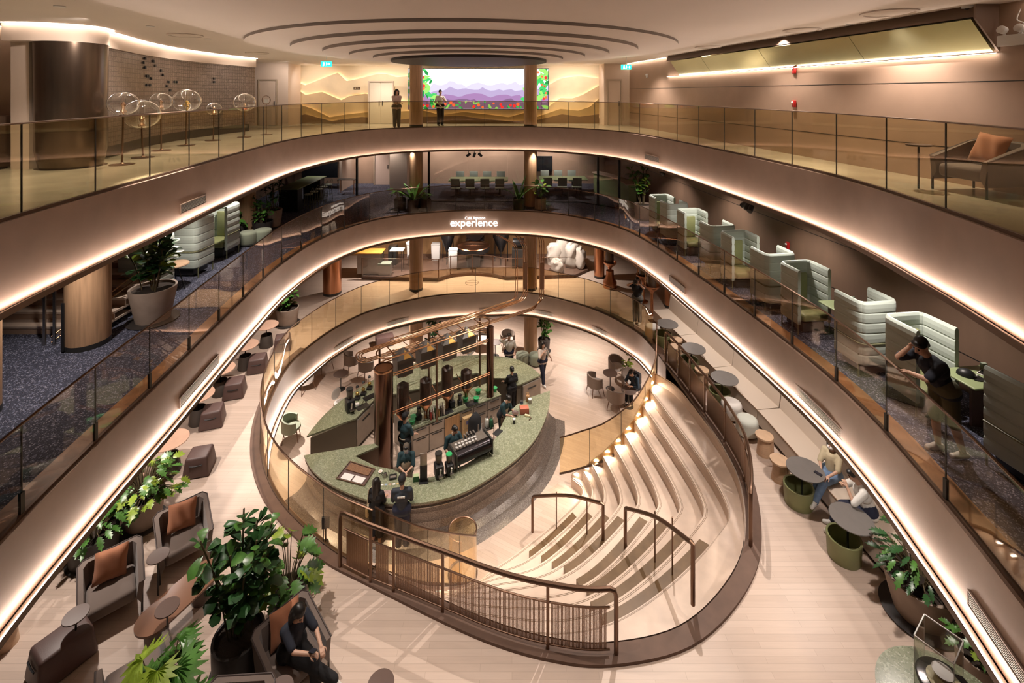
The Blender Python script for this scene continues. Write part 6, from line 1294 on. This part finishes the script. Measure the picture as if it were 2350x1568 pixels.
# order display on a short post at the kerb, with a thin cable
q = P(757, 1262, Z2); t = thing('kerb_display', 'small black display on a post standing on the brown kerb', 'display', (q.x-.12, q.y+.1, Z2+.05), .2); b = MB(); b.cyl((0, 0, 0), (0, 0, .28), .015); b.build('post', M_black, t); b = MB(); b.rbox((0, 0, .38), (.14, .04, .22), .01); b.build('panel', M_black, t); b = MB(); b.lathe([(.06, 0), (.06, .015)], 16); b.build('base', M_black, t)
# ---------- people
def remesh(mb, vox, it=2):
    me = bpy.data.meshes.new('tmp'); me.from_pydata([tuple(v) for v in mb.v], [], mb.f); o = bpy.data.objects.new('tmp', me); C.objects.link(o)
    m = o.modifiers.new('r', 'REMESH'); m.mode = 'VOXEL'; m.voxel_size = vox
    s = o.modifiers.new('s', 'SMOOTH'); s.factor = .5; s.iterations = it
    dg = bpy.context.evaluated_depsgraph_get(); out = bpy.data.meshes.new_from_object(o.evaluated_get(dg)); bpy.data.objects.remove(o); bpy.data.meshes.remove(me)
    return out
def to_mb(me, mb=None):
    mb = mb or MB(); mb.add([v.co.copy() for v in me.vertices], [list(p.vertices) for p in me.polygons]); bpy.data.meshes.remove(me); return mb
def ik(a, tgt, l0, l1, hint):
    a, tgt = V(a), V(tgt); d = tgt-a; L = min(d.length, (l0+l1)*.995); d.normalize(); e = a+d*L
    x = (l0*l0-l1*l1+L*L)/(2*L); h = math.sqrt(max(0, l0*l0-x*x)); hv = V(hint)-d*V(hint).dot(d)
    hv = hv.normalized() if hv.length > 1e-5 else V((0, 0, 1)); return a+d*x+hv*h, e
SKIN = mat('skin', (.56, .34, .24), .5); HAIR = mat('black hair', (.012, .010, .009), .4); M_lipc = mat('lip', (.40, .16, .13), .5); M_eyec = mat('eye', (.015, .012, .01), .2)
M_navy = mat('navy cloth', (.018, .022, .035), .85); M_blackc = mat('black cloth', (.012, .012, .014), .9); M_jean = mat('blue jeans', (.16, .24, .38), .85, var=.2, scale=9); M_wht = mat('white shirt', (.72, .70, .66), .85); M_apron = mat('cream apron', (.50, .45, .36), .85)
M_teal = mat('dark teal shirt', (.015, .045, .055), .8); M_shoe = mat('white shoe', (.75, .73, .70), .6); M_dshoe = mat('dark shoe', (.02, .018, .016), .6); M_greyp = mat('grey trousers', (.13, .125, .115), .85); M_beige = mat('beige shirt', (.50, .42, .28), .85); M_dpants = mat('dark navy trousers', (.016, .02, .045), .85)
def person(label, loc, rz, h=1.68, shirt=None, pants=None, shoes=None, sleeve=.5, pelvis=(0, 0, .93), spine=(0, 0, 1), head=(0, 0), rh=(-.2, -.08, .78), lh=(.2, -.08, .78), rf=(-.09, 0, .08), lf=(.09, 0, .08),
           rel=(-.3, .5, -.4), lel=(.3, .5, -.4), rk=(0, -1, .1), lk=(0, -1, .1), rfd=(0, -1, 0), lfd=(0, -1, 0), hair='short', female=False, curl=.5, legs='long', apron=None, skirt=None, cap=None, mask=False, shirt_len=1.0, vox=.013, extra=None, mask_m=None):
    s = h/1.68; t = thing('person', label, 'person', loc, rz); X = V((1, 0, 0)); sp = V(spine).normalized(); Pv = V(pelvis)
    N = Pv+sp*.49; fw = V((0, -1, 0)); fw = (fw-sp*fw.dot(sp)).normalized(); sw = .150 if female else .178; hw = .085
    SR, SL = N-X*sw-sp*.05, N+X*sw-sp*.05; HR, HL = Pv-X*hw, Pv+X*hw
    ER, WR = ik(SR, V(rh), .27, .24, V(rel)); EL_, WL = ik(SL, V(lh), .27, .24, V(lel))
    KR, AR = ik(HR, V(rf), .43, .41, V(rk)); KL, AL = ik(HL, V(lf), .43, .41, V(lk))
    yaw, pit = head; hd = Matrix.Rotation(yaw, 3, 'Z') @ V((0, -cos(pit), -sin(pit))); hu = (Matrix.Rotation(yaw, 3, 'Z') @ V((0, -sin(pit), cos(pit)))); hr = hd.cross(hu)
    HC_ = N+sp*.06+hu*.12+hd*.025
    def hp(x, y, z): return HC_+hr*x+hd*y+hu*z       # head frame: x to its right, y forward, z up
    b = MB(); wf = .92 if female else 1.0
    b.cap(N-sp*.02, HC_-hu*.05, .055, .05); b.cap(N-X*.07-sp*.16, N+X*.07-sp*.16, .115*wf, .115*wf); b.cap(SR, SL, .055, .055); b.cap(N-sp*.12+fw*.02, Pv+sp*.12, .12*wf, .112*wf); b.cap(HR+sp*.02+X*.01, HL+sp*.02-X*.01, .118, .118)
    for S, E_, W_ in ((SR, ER, WR), (SL, EL_, WL)): b.cap(S, E_, .050*wf, .038*wf); b.cap(E_, W_, .038*wf, .026)
    for H_, K, A in ((HR, KR, AR), (HL, KL, AL)): b.cap(H_, K, .085, .055); b.cap(K, K.lerp(A, .35), .053, .055); b.cap(K.lerp(A, .3), A, .055, .036)
    for A, fd_ in ((AR, V(rfd)), (AL, V(lfd))): fd_ = fd_.normalized(); b.cap(A-V((0, 0, .035))-fd_*.03, A+fd_*.14-V((0, 0, .045)), .036, .03)
    # head: skull, face, jaw, nose, ears
    Rm = Matrix((hr, hd, hu)).transposed().to_4x4(); Rm.translation = HC_
    b.sph((0, -.015, .03), (.074, .092, .088), 16, 12, Rm); b.sph((0, .03, -.03), (.058, .062, .085), 16, 12, Rm); b.cap(hp(0, .045, -.08), hp(0, .05, -.085), .034, .03)
    b.cap(hp(0, .088, .02), hp(0, .108, -.018), .010, .014); b.cap(hp(-.075, -.01, .0), hp(-.076, -.012, -.025), .014, .011); b.cap(hp(.075, -.01, .0), hp(.076, -.012, -.025), .014, .011)
    body = to_mb(remesh(b, vox, 3))
    # hands: palm, four fingers of unequal length, thumb from the side of the palm
    for W_, E_, sgn in ((WR, ER, 1), (WL, EL_, -1)):
        hb = MB(); fdir = (W_-E_).normalized(); pal = V((0, 0, -1)) if abs(fdir.z) < .75 else -X*sgn*-1; pal = (pal-fdir*pal.dot(fdir)).normalized(); sd = fdir.cross(pal)*(-sgn)
        if sd.dot(fw) < -.2 and abs(fdir.z) > .75: sd = -sd
        hb.cap(W_-fdir*.02, W_+fdir*.02, .026, .026)
        for q in (-.024, -.008, .008, .024): hb.cap(W_+fdir*.015+sd*q*.7, W_+fdir*.085+sd*q, .014, .012)
        for q, L in ((.027, .068), (.009, .077), (-.009, .072), (-.027, .056)):
            p = W_+fdir*.085+sd*q; dirv = fdir; ang = 0
            for k in range(3):
                ang += curl*(.5+.25*k); dv = (fdir*cos(ang)+pal*sin(ang)); p2 = p+dv*L*(.42, .33, .25)[k]; hb.cap(p, p2, .0092-.0008*k, .0084-.0008*k, 8); p = p2
        p = W_+fdir*.03+sd*.024; p2 = p+(fdir*.6+sd*.7+pal*.25).normalized()*.042; p3 = p2+(fdir*.85+sd*.15+pal*.45).normalized()*.034; hb.cap(p, p2, .0125, .0105, 8); hb.cap(p2, p3, .010, .008, 8)
        to_mb(remesh(hb, .0055, 1), body)
    bo = body.build('body', SKIN, t, 80)
    b = MB()
    for x in (-.030, .030): b.sph((x, .078, .012), (.013, .010, .007), 8, 6, Rm)
    b.build('eyes', M_eyec, t); b = MB()
    for x in (-.030, .030): b.sph((x, .086, .035), (.018, .006, .004), 8, 5, Rm)
    b.build('eyebrows', HAIR, t)
    if not mask: b = MB(); b.sph((0, .088, -.052), (.022, .010, .007), 8, 6, Rm); b.build('mouth', M_lipc, t)
    else: b = MB(); b.sph((0, .050, -.045), (.066, .062, .058), 16, 10, Rm); b.build('face_mask', mask_m or M_white, t, 80)
    # hair
    b = MB(); b.sph((0, -.022, .040), (.083, .098, .090), 16, 12, Rm)
    if hair == 'short': b.sph((0, -.07, -.01), (.070, .045, .055), 12, 8, Rm); b.sph((0, .045, .085), (.060, .045, .035), 12, 8, Rm)
    elif hair == 'bun': b.sph((0, -.06, -.0), (.072, .05, .06), 12, 8, Rm); b.sph((0, -.12, .03), (.042, .042, .042), 10, 8, Rm)
    else:
        ln = {'long': .34, 'mid': .20, 'bob': .14}[hair]
        for x, y in ((-.060, -.05), (-.02, -.085), (.02, -.085), (.060, -.05), (-.078, -.01), (.078, -.01)):
            p0 = hp(x, y, .03); p1 = hp(x*1.1, y-.015, -.10); p2 = p1+V((0, 0, -ln+.10))+(-fw)*.03; b.cap(p0, p1, .036, .036); b.cap(p1, p2, .036, .022)
    to_mb(remesh(b, .011, 2)).build('hair', HAIR, t, 80)
    # clothes
    g = .017; b = MB()
    if shirt:
        b.cap(N-X*.07-sp*.16, N+X*.07-sp*.16, .115*wf+g, .115*wf+g); b.cap(SR, SL, .055+g, .055+g); b.cap(N-sp*.12+fw*.02, Pv+sp*.12, .12*wf+g, .118*wf+g); b.cap(HR+sp*(.10-.10*shirt_len), HL+sp*(.10-.10*shirt_len), .118+g, .118+g)
        for S, E_, W_ in ((SR, ER, WR), (SL, EL_, WL)):
            u = min(1, sleeve/.5); b.cap(S, S.lerp(E_, u*.95), .050*wf+g+.006, lerp(.050, .040, u)*wf+g+.004)
            if sleeve > .5: b.cap(E_, E_.lerp(W_, (sleeve-.5)/.5), .040*wf+g, .030+g*.7)
        to_mb(remesh(b, vox*1.1, 2)).build('shirt', shirt, t, 80)
    if pants or skirt:
        b = MB(); m = pants or skirt; gg = g+.004
        b.cap(HR+sp*.03, HL+sp*.03, .118+g+.003, .118+g+.003)
        for H_, K, A in ((HR, KR, AR), (HL, KL, AL)):
            if skirt: b.cap(H_, K.lerp(A, .4), .10+g, .11); continue
            b.cap(H_, K if legs != 'mini' else H_.lerp(K, .45), .085+gg, (.062 if legs != 'mini' else .085)+gg)
            if legs == 'long': b.cap(K, A+(K-A).normalized()*.03, .062+gg, .055+g)
        to_mb(remesh(b, vox*1.1, 2)).build('skirt' if skirt else 'trousers', m, t, 80)
    for A, fd_ in ((AR, V(rfd)), (AL, V(lfd))):
        fd_ = fd_.normalized(); b = MB(); dn_ = V((0, 0, -1)); b.cap(A-fd_*.04+dn_*.035, A+fd_*.15+dn_*.042, .044, .038); b.cap(A+dn_*.02, A+fd_*.06+dn_*.02, .045, .036); to_mb(remesh(b, .011, 2)).build('shoe', shoes or M_shoe, t, 80)
    if apron:
        b = MB(); cf = fw*.150; rows = []
        for q, w in ((N-sp*.12, .09), (N-sp*.25, .15), (Pv+sp*.1, .17), (Pv, .18), (Pv-V((0, 0, .25)), .19), (Pv-V((0, 0, .42)), .19)): rows.append([q+cf+X*w*u-fw*.05*u*u for u in (-1, -.5, 0, .5, 1)])
        for r0, r1 in zip(rows, rows[1:]): b.strip(r0, r1); b.strip([p-fw*.008 for p in r1], [p-fw*.008 for p in r0])
        b.build('apron', apron, t, 60)
        b = MB(); b.tube([rows[0][0], N-X*.06+fw*.03, N-fw*.08, N+X*.06+fw*.03, rows[0][4]], .012, 5); b.build('apron_strap', apron, t); b = MB(); b.tube([Pv+sp*.09+V((.155*cos(a), .15*sin(a), 0)) for a in [i*PI/8 for i in range(16)]], .012, 5, True); b.build('apron_tie', M_blackc if apron is not M_blackc else M_apron, t)
    if cap:
        b = MB(); b.sph((0, -.018, .052), (.090, .104, .088), 18, 12, Rm); b.v = [v for v in b.v]; b.build('cap', cap, t, 80); b = MB(); b.prism([(.07*cos(a), .07+.085*sin(a)) for a in [i*PI/10 for i in range(11)]], .055, .066, Rm); b.build('cap_brim', cap, t)
    if extra: extra(t, dict(N=N, P=Pv, WR=WR, WL=WL, fw=fw, Rm=Rm, SR=SR, SL=SL, X=X, sp=sp, hp=hp))
    t.scale = (s, s, s); return t
def phone_at(label, w, z=0, rz=0, tilt=.6):
    t = thing('phone', label, 'phone', w, rz); b = MB(); b.rbox((0, 0, 0), (.072, .15, .009), .004, Matrix.Rotation(tilt, 4, 'X')); b.build('body', M_black, t); b = MB(); b.box((0, 0, .005), (.065, .14, .001), Matrix.Rotation(tilt, 4, 'X')); b.build('screen', mat('phone glass', (.03, .03, .04), .1), t, 0); return t
dirz = lambda dx, dy: math.atan2(dx, -dy)
def logo_back(t, k):
    p = k['N']-k['sp']*.09-k['fw']*.142; b = MB()
    for i in range(7): b.box((-.075+.025*i, 0, 0), (.017, .02, .035 if i else .045), Matrix.Translation(p))
    b.build('back_print', M_wht, t, 0)
def bag_side(m, side=1, z=-.02, strap=True):
    def f(t, k):
        c = k['P']+k['X']*side*.20+V((0, .03, z)); b = MB(); b.rbox((0, 0, 0), (.08, .22, .26), .03, Matrix.Translation(c)); o = b.build('shoulder_bag', m, t)
        b = MB(); S = k['SL'] if side > 0 else k['SR']; b.tube(spline([c+V((0, .08, .12)), S+k['X']*side*.02+V((0, .07, .06)), S+V((0, 0, .08)), S+V((0, -.09, .04)), c+V((0, -.08, .12))], 5), .010, 5); b.build('bag_strap', m, o)
    return f
# top floor
person('woman in a pale pink top and grey trousers with crossed arms, top floor', (-4.85, 20.15, Z4), .35, 1.62, mat('pale pink top', (.60, .45, .42), .85), M_greyp, M_dshoe, .5, rh=(.10, -.24, 1.12), lh=(-.10, -.22, 1.08), rel=(-.6, .2, -.5), lel=(.6, .2, -.5), hair='mid', female=True, head=(.3, .05))
person('woman in a white top and black trousers standing before the lit screen', (-3.22, 21.5, Z4), .5, 1.60, M_wht, M_blackc, M_dshoe, .5, rh=(-.12, -.22, 1.02), lh=(.06, -.22, 1.30), rel=(-.6, .2, -.5), lel=(.6, .2, -.5), hair='bun', female=True)
# carpet floor: man leaning on the rail
person('man in a navy t-shirt leaning on the smoky glass rail, hand to forehead', (5.97, 6.74, Z3), dirz(-1, -.05), 1.74, M_navy, mat('olive shorts', (.10, .095, .05), .85), M_shoe, .45, pelvis=(0, .10, .92), spine=(0, -.52, 1), head=(.15, .55), rh=(-.10, -.29, 1.43), lh=(-.03, -.36, 1.12), rel=(-.3, -1, -.6), lel=(.9, -.6, -.4), rf=(-.1, .12, .08), lf=(.10, .28, .08), hair='short', curl=.7, legs='short', vox=.011)
# main floor
def cam_fn(t, k):
    p = (k['WR']+k['WL'])/2+k['fw']*.04+V((0, 0, .06)); b = MB(); b.rbox((0, 0, 0), (.15, .08, .11), .015, Matrix.Translation(p)); o = b.build('camera_body', M_black, t); b = MB(); b.cyl(p+k['fw']*.03, p+k['fw']*.17, .04, .045); b.build('camera_lens', M_black, o)
    b = MB(); b.rbox((0, 0, 0), (.3, .16, .40), .05, Matrix.Translation(k['N']-k['sp']*.24-k['fw']*.20)); b.build('backpack', mat('tan backpack', (.30, .19, .10), .8), t)
person('man in a black vest and grey trousers raising a camera beside the glass rail', (4.72, 18.05, Z2), dirz(-.5, -.86), 1.72, M_blackc, M_greyp, M_shoe, .3, rh=(-.10, -.20, 1.56), lh=(.10, -.20, 1.56), rel=(-.8, -.1, -.5), lel=(.8, -.1, -.5), hair='short', curl=.9, extra=cam_fn)
fz = dirz(.80, -.60)
pw = person('woman in black sitting cross-legged in the taupe armchair looking at her phone', (-3.18, 7.03, Z2), fz, 1.64, M_navy, M_blackc, M_shoe, .42, pelvis=(0, .10, .50), spine=(0, -.22, 1), head=(.05, .55), rh=(-.02, -.42, .78), lh=(.14, -.44, .76), rel=(-.7, .3, -.6), lel=(.7, .3, -.6), rf=(.24, -.66, .32), lf=(.08, -.44, .09), rk=(-.1, -.6, 1), lk=(.1, -.6, 1), rfd=(.4, -.8, -.4), hair='mid', female=True, curl=.8, vox=.011)
pw.scale = (1, 1, 1)
fv = V((sin(fz), -cos(fz), 0)); q = V((-3.18, 7.03, Z2))+fv*.47+V((0, 0, .84)); phone_at('phone in the hands of the woman in black', q, rz=fz, tilt=-.5)
person('bare-legged person in shorts sitting half hidden under the fascia on the left', (-8.30, 10.35, Z2), dirz(.95, .1), 1.66, mat('grey tank top', (.12, .115, .11), .85), mat('denim shorts', (.10, .13, .2), .85), M_dshoe, .3, pelvis=(0, .02, .50), spine=(0, -.1, 1), head=(0, .3), rh=(-.05, -.30, .66), lh=(.10, -.34, .66), rf=(-.08, -.52, .08), lf=(-.22, -.72, .22), rk=(0, -.6, 1), lk=(0, -.6, 1), hair='mid', female=True, legs='mini', lfd=(-.2, -1, -.2))
person('woman in a white mask, beige shirt and blue jeans on the bench', (6.86, 10.28, Z2), dirz(-.84, -.54), 1.64, M_beige, M_jean, M_shoe, .5, pelvis=(0, 0, .54), spine=(0, .06, 1), head=(-.05, .15), rh=(-.06, -.34, .72), lh=(.10, -.36, .70), rel=(-.6, .2, -.6), lel=(.6, .2, -.6), rf=(-.10, -.52, .08), lf=(-.02, -.70, .26), rk=(0, -.6, 1), lk=(0, -.6, 1), lfd=(0, -1, -.3), hair='long', female=True, mask=True, curl=.6, vox=.011)
person('man in a white shirt and dark trousers bending over his phone on the bench', (6.98, 9.36, Z2), dirz(-.95, .30), 1.70, M_wht, M_dpants, M_shoe, .55, pelvis=(0, 0, .54), spine=(0, -.35, 1), head=(.0, .5), rh=(-.04, -.42, .92), lh=(.10, -.40, .96), rel=(-.6, -.2, -.8), lel=(.6, -.2, -.8), rf=(-.11, -.58, .08), lf=(.12, -.62, .08), rk=(0, -.6, 1), lk=(0, -.6, 1), hair='short', curl=.9, vox=.011)
t = thing('phone', 'dark phone lying on the grey table beside the masked woman', 'phone', (6.40, 10.02, Z2+.735), .6); b = MB(); b.rbox((0, 0, .005), (.075, .15, .01), .004); b.build('body', M_black, t); b = MB(); b.box((0, 0, .0105), (.068, .14, .001)); b.build('screen', mat('phone glass', (.03, .03, .04), .1), t, 0)
# lower floor
person('customer with long black hair, black dress and cream bag at the bar', (-3.50, 12.36, 0), PI-.25, 1.72, M_blackc, None, M_dshoe, .5, rh=(-.10, -.30, 1.05), lh=(.20, -.05, .80), hair='long', female=True, skirt=M_blackc, extra=bag_side(mat('cream canvas', (.55, .47, .33), .8), 1))
person('customer in a dark cap and printed navy jacket at the bar', (-2.82, 12.28, 0), PI+.1, 1.84, mat('navy jacket', (.02, .027, .04), .7), M_dpants, M_shoe, .98, rh=(-.12, -.30, 1.10), lh=(.12, -.30, 1.12), hair='short', cap=mat('black cap cloth', (.012, .012, .014), .8), extra=logo_back)
person('barista in a dark cap seen from behind beside the big copper tube', (-3.33, 14.86, 0), PI-.5, 1.72, M_teal, M_blackc, M_dshoe, .5, rh=(-.20, -.28, 1.0), lh=(.22, -.26, 1.0), hair='short', cap=mat('black cap cloth', (.012, .012, .014)), apron=M_blackc)
person('barista in a cream apron and mask facing the two customers', (-3.02, 13.72, 0), .08, 1.66, M_teal, mat('khaki trousers', (.30, .26, .20), .85), M_dshoe, .5, rh=(-.04, -.28, 1.08), lh=(.05, -.30, 1.08), rel=(-.7, .2, -.5), lel=(.7, .2, -.5), head=(0, .35), hair='short', mask=True, mask_m=mat('lilac mask', (.5, .44, .55), .7), apron=M_apron, cap=mat('brown cap cloth', (.10, .08, .06), .8))
person('barista in a cream apron working at the espresso machine', (-1.80, 14.45, 0), .55, 1.70, M_teal, mat('khaki trousers', (.30, .26, .20), .85), M_dshoe, .5, rh=(-.22, -.30, 1.02), lh=(.22, -.42, 1.10), spine=(0, -.12, 1), head=(.45, .35), hair='short', apron=M_apron)
person('barista in a black shirt seen from behind at the right rear counter', (.0, 17.5, 0), PI+.45, 1.66, M_blackc, M_blackc, M_dshoe, .5, rh=(-.2, -.3, 1.05), lh=(.2, -.32, 1.05), hair='bun', female=True, apron=M_apron)
person('barista in a dark teal shirt bending over the right end of the bar', (-.34, 16.1, 0), .95, 1.66, M_teal, M_blackc, M_dshoe, .5, rh=(-.08, -.46, 1.08), lh=(.12, -.48, 1.08), spine=(0, -.40, 1), head=(0, .6), hair='bun', female=True, apron=M_apron)
person('man in a white shirt behind the rear counter with a hand to his head', (-.12, 19.85, 0), .1, 1.70, M_wht, M_dpants, M_dshoe, .55, rh=(-.13, -.08, 1.55), lh=(.2, -.22, 1.05), rel=(-.9, -.1, -.3), hair='short')
person('woman walking past the bar in a pale top and dark jeans', (1.23, 19.25, 0), .45, 1.66, mat('cream blouse', (.55, .46, .40), .85), M_dpants, M_shoe, .5, rh=(-.08, -.20, 1.38), lh=(.42, .05, .92), rel=(-.6, .1, -.6), rf=(-.06, -.20, .08), lf=(.08, .24, .12), hair='long', female=True, extra=bag_side(mat('grey canvas', (.33, .34, .30), .8), 1, .25))
def bp(t, k):
    b = MB(); b.rbox((0, 0, 0), (.30, .17, .42), .06, Matrix.Translation(k['N']-k['sp']*.26-k['fw']*.19)); o = b.build('backpack', mat('black nylon', (.02, .02, .025), .6), t)
    for sx in (-1, 1): b = MB(); b.tube(spline([k['N']+k['X']*.11*sx-k['fw']*.1, k['N']+k['X']*.11*sx+V((0, 0, .05)), k['N']+k['X']*.12*sx+k['fw']*.13-k['sp']*.1, k['P']+k['X']*.14*sx+k['sp']*.15], 4), .018, 5); b.build('backpack_strap', MATS['black nylon'], o)
person('man in a dark blue top with a black backpack sitting beside the sloping glass', (4.72, 18.25, 0), dirz(-.8, -.6), 1.70, mat('dark blue top', (.03, .055, .085), .85), M_blackc, M_shoe, .8, pelvis=(0, 0, .52), spine=(0, -.40, 1), head=(0, .6), rh=(-.1, -.40, .74), lh=(.12, -.42, .72), rel=(-.6, .2, -.6), lel=(.6, .2, -.6), rf=(-.12, -.42, .08), lf=(.12, -.40, .08), rk=(0, -.6, 1), lk=(0, -.6, 1), hair='short', extra=bp)
# ---------- lights
def spot(x, y, z, tx, ty, tz, e, size=70, blend=.5, r=.06, col=(1, .88, .79)):
    l = bpy.data.lights.new('spot_lamp', 'SPOT'); l.energy = e; l.color = col; l.spot_size = math.radians(size); l.spot_blend = blend; l.shadow_soft_size = r
    o = bpy.data.objects.new('spot_lamp', l); C.objects.link(o); o.location = (x, y, z)
    o.rotation_euler = (V((tx, ty, tz))-V((x, y, z))).to_track_quat('-Z', 'Y').to_euler(); return o
def area(x, y, z, sx, sy, e, col=(1, .83, .68), rot=(0, 0, 0)):
    l = bpy.data.lights.new('area_lamp', 'AREA'); l.shape = 'RECTANGLE'; l.size = sx; l.size_y = sy; l.energy = e; l.color = col
    o = bpy.data.objects.new('area_lamp', l); C.objects.link(o); o.location = (x, y, z); o.rotation_euler = rot; return o
# high spots on the atrium ceiling
for a in ((4.4, 14.2, 12.85, 1.4, 8.8, 3, 1500, 44), (-6.2, 9.0, 12.9, -3.4, 7.6, 3, 1350, 55), (-5.4, 13.0, 12.85, -3.0, 13.5, 0, 2100, 50), (4.6, 16.5, 12.7, 1.5, 15, 0, 2000, 50),
          (4.2, 7.2, 12.9, 3.6, 8.0, 3, 420, 60), (-2.0, 6.4, 12.9, -1.2, 6.5, 3, 420, 60), (5.2, 9.5, 12.9, 6.0, 10.5, 3, 220, 55), (-1.0, 18.0, 12.5, -.5, 17.5, 0, 1600, 45)):
    spot(*a)
# under the carpet floor: wash the main floor
for y in (8.2, 10.5, 12.8, 15.0, 17.4): spot(-7.6, y, Z3-.97, -7.4, y, Z2, 130, 120, .7, .05)
for y in (7.6, 10, 12.4, 14.8, 17.2): spot(6.1, y, Z3-.97, 6.0, y, Z2, 85, 120, .7, .05)
for x in (-6, -3.2, -.5, 2.2): spot(x, 22.6, Z3-.97, x, 22.6, Z2, 250, 130, .7, .05)
# under the main floor: wash the bar floor
for x, y in ((-8.2, 13), (-8, 17), (-5, 21.5), (-1, 22.5), (3, 21.5), (6.2, 18), (6.4, 14.5)): spot(x, y, Z2-.92, x, y, 0, 230, 130, .7, .05)
# under the top floor: carpet floor lamps, much dimmer
for x, y in ((-8, 8.5), (-8.2, 12), (-8.6, 15), (6.3, 8), (6.2, 11.2), (5.9, 14.5), (5.3, 18)): spot(x, y, Z4-1.0, x, y, Z3, 130, 120, .7, .05)
for x in (-9.5, -6.5, -2, 2.6): spot(x, 24.6, Z4-1.0, x, 24.6, Z3, 60, 130, .7, .05)
# top floor downlights
for x, y in ((-8.3, 7.4), (-8, 11), (-8.2, 14.5), (-8, 18), (-6, 21.8), (-2, 22.2), (2.4, 21.8), (4.8, 18.6), (6.1, 15), (6.4, 11.5), (6.6, 8.5)): spot(x, y, ZC-.02, x, y, Z4, 190, 120, .7, .04)
for x in (-9.5, -7, -5.5, 2.2, 3.6): spot(x, 21.9, ZC-.03, x, 23.6, 11.6, 60, 110, .8, .04)
for x in (-8.5, -4, -1, 2.2): spot(x, 25.4, Z4-1.0, x, 26.9, 8.2, 130, 120, .8, .05)  # added spots that brighten the far wall of the carpet floor
for x in (-5.5, -2, 1.5): spot(x, 23.6, Z3-.97, x, 25.6, 4.0, 60, 120, .8, .05)  # extra fill aimed at the roastery back wall, added for brightness
for a in ((-4.4, 20.4), (1.0, 20.4)): spot(a[0], 20.9, Z4-.97, a[0], 20.8, Z3, 110, 80, .6, .05)  # added lamps lifting the dark plants by the far columns
for a in ((-7.6, 8.6, -9.6, 9.6), (-8.0, 10.6, -9.2, 10.6), (-9.6, 20.6, -11.2, 22.2), (-8.4, 14.0, -10.2, 14.4), (-8.4, 17.5, -10.2, 17.5)): spot(a[0], a[1], ZC-.05, a[2], a[3], 11.4, 70, 100, .8, .05)  # fill spots added to lighten the left pillar, tiles and pale far wall
W = bpy.data.worlds.new('world'); bpy.context.scene.world = W; W.use_nodes = True
W.node_tree.nodes['Background'].inputs[0].default_value = (1, .8, .65, 1); W.node_tree.nodes['Background'].inputs[1].default_value = .03
sc = bpy.context.scene
sc.view_settings.view_transform = 'Standard'; sc.view_settings.look = 'None'; sc.view_settings.gamma = 1; sc.view_settings.exposure = .85
cy_ = sc.cycles
cy_.max_bounces = 6; cy_.diffuse_bounces = 3; cy_.glossy_bounces = 3; cy_.transmission_bounces = 4; cy_.transparent_max_bounces = 20
cy_.caustics_reflective = False; cy_.caustics_refractive = False; cy_.sample_clamp_indirect = 4; cy_.use_denoising = True; cy_.use_adaptive_sampling = True; cy_.adaptive_threshold = .02
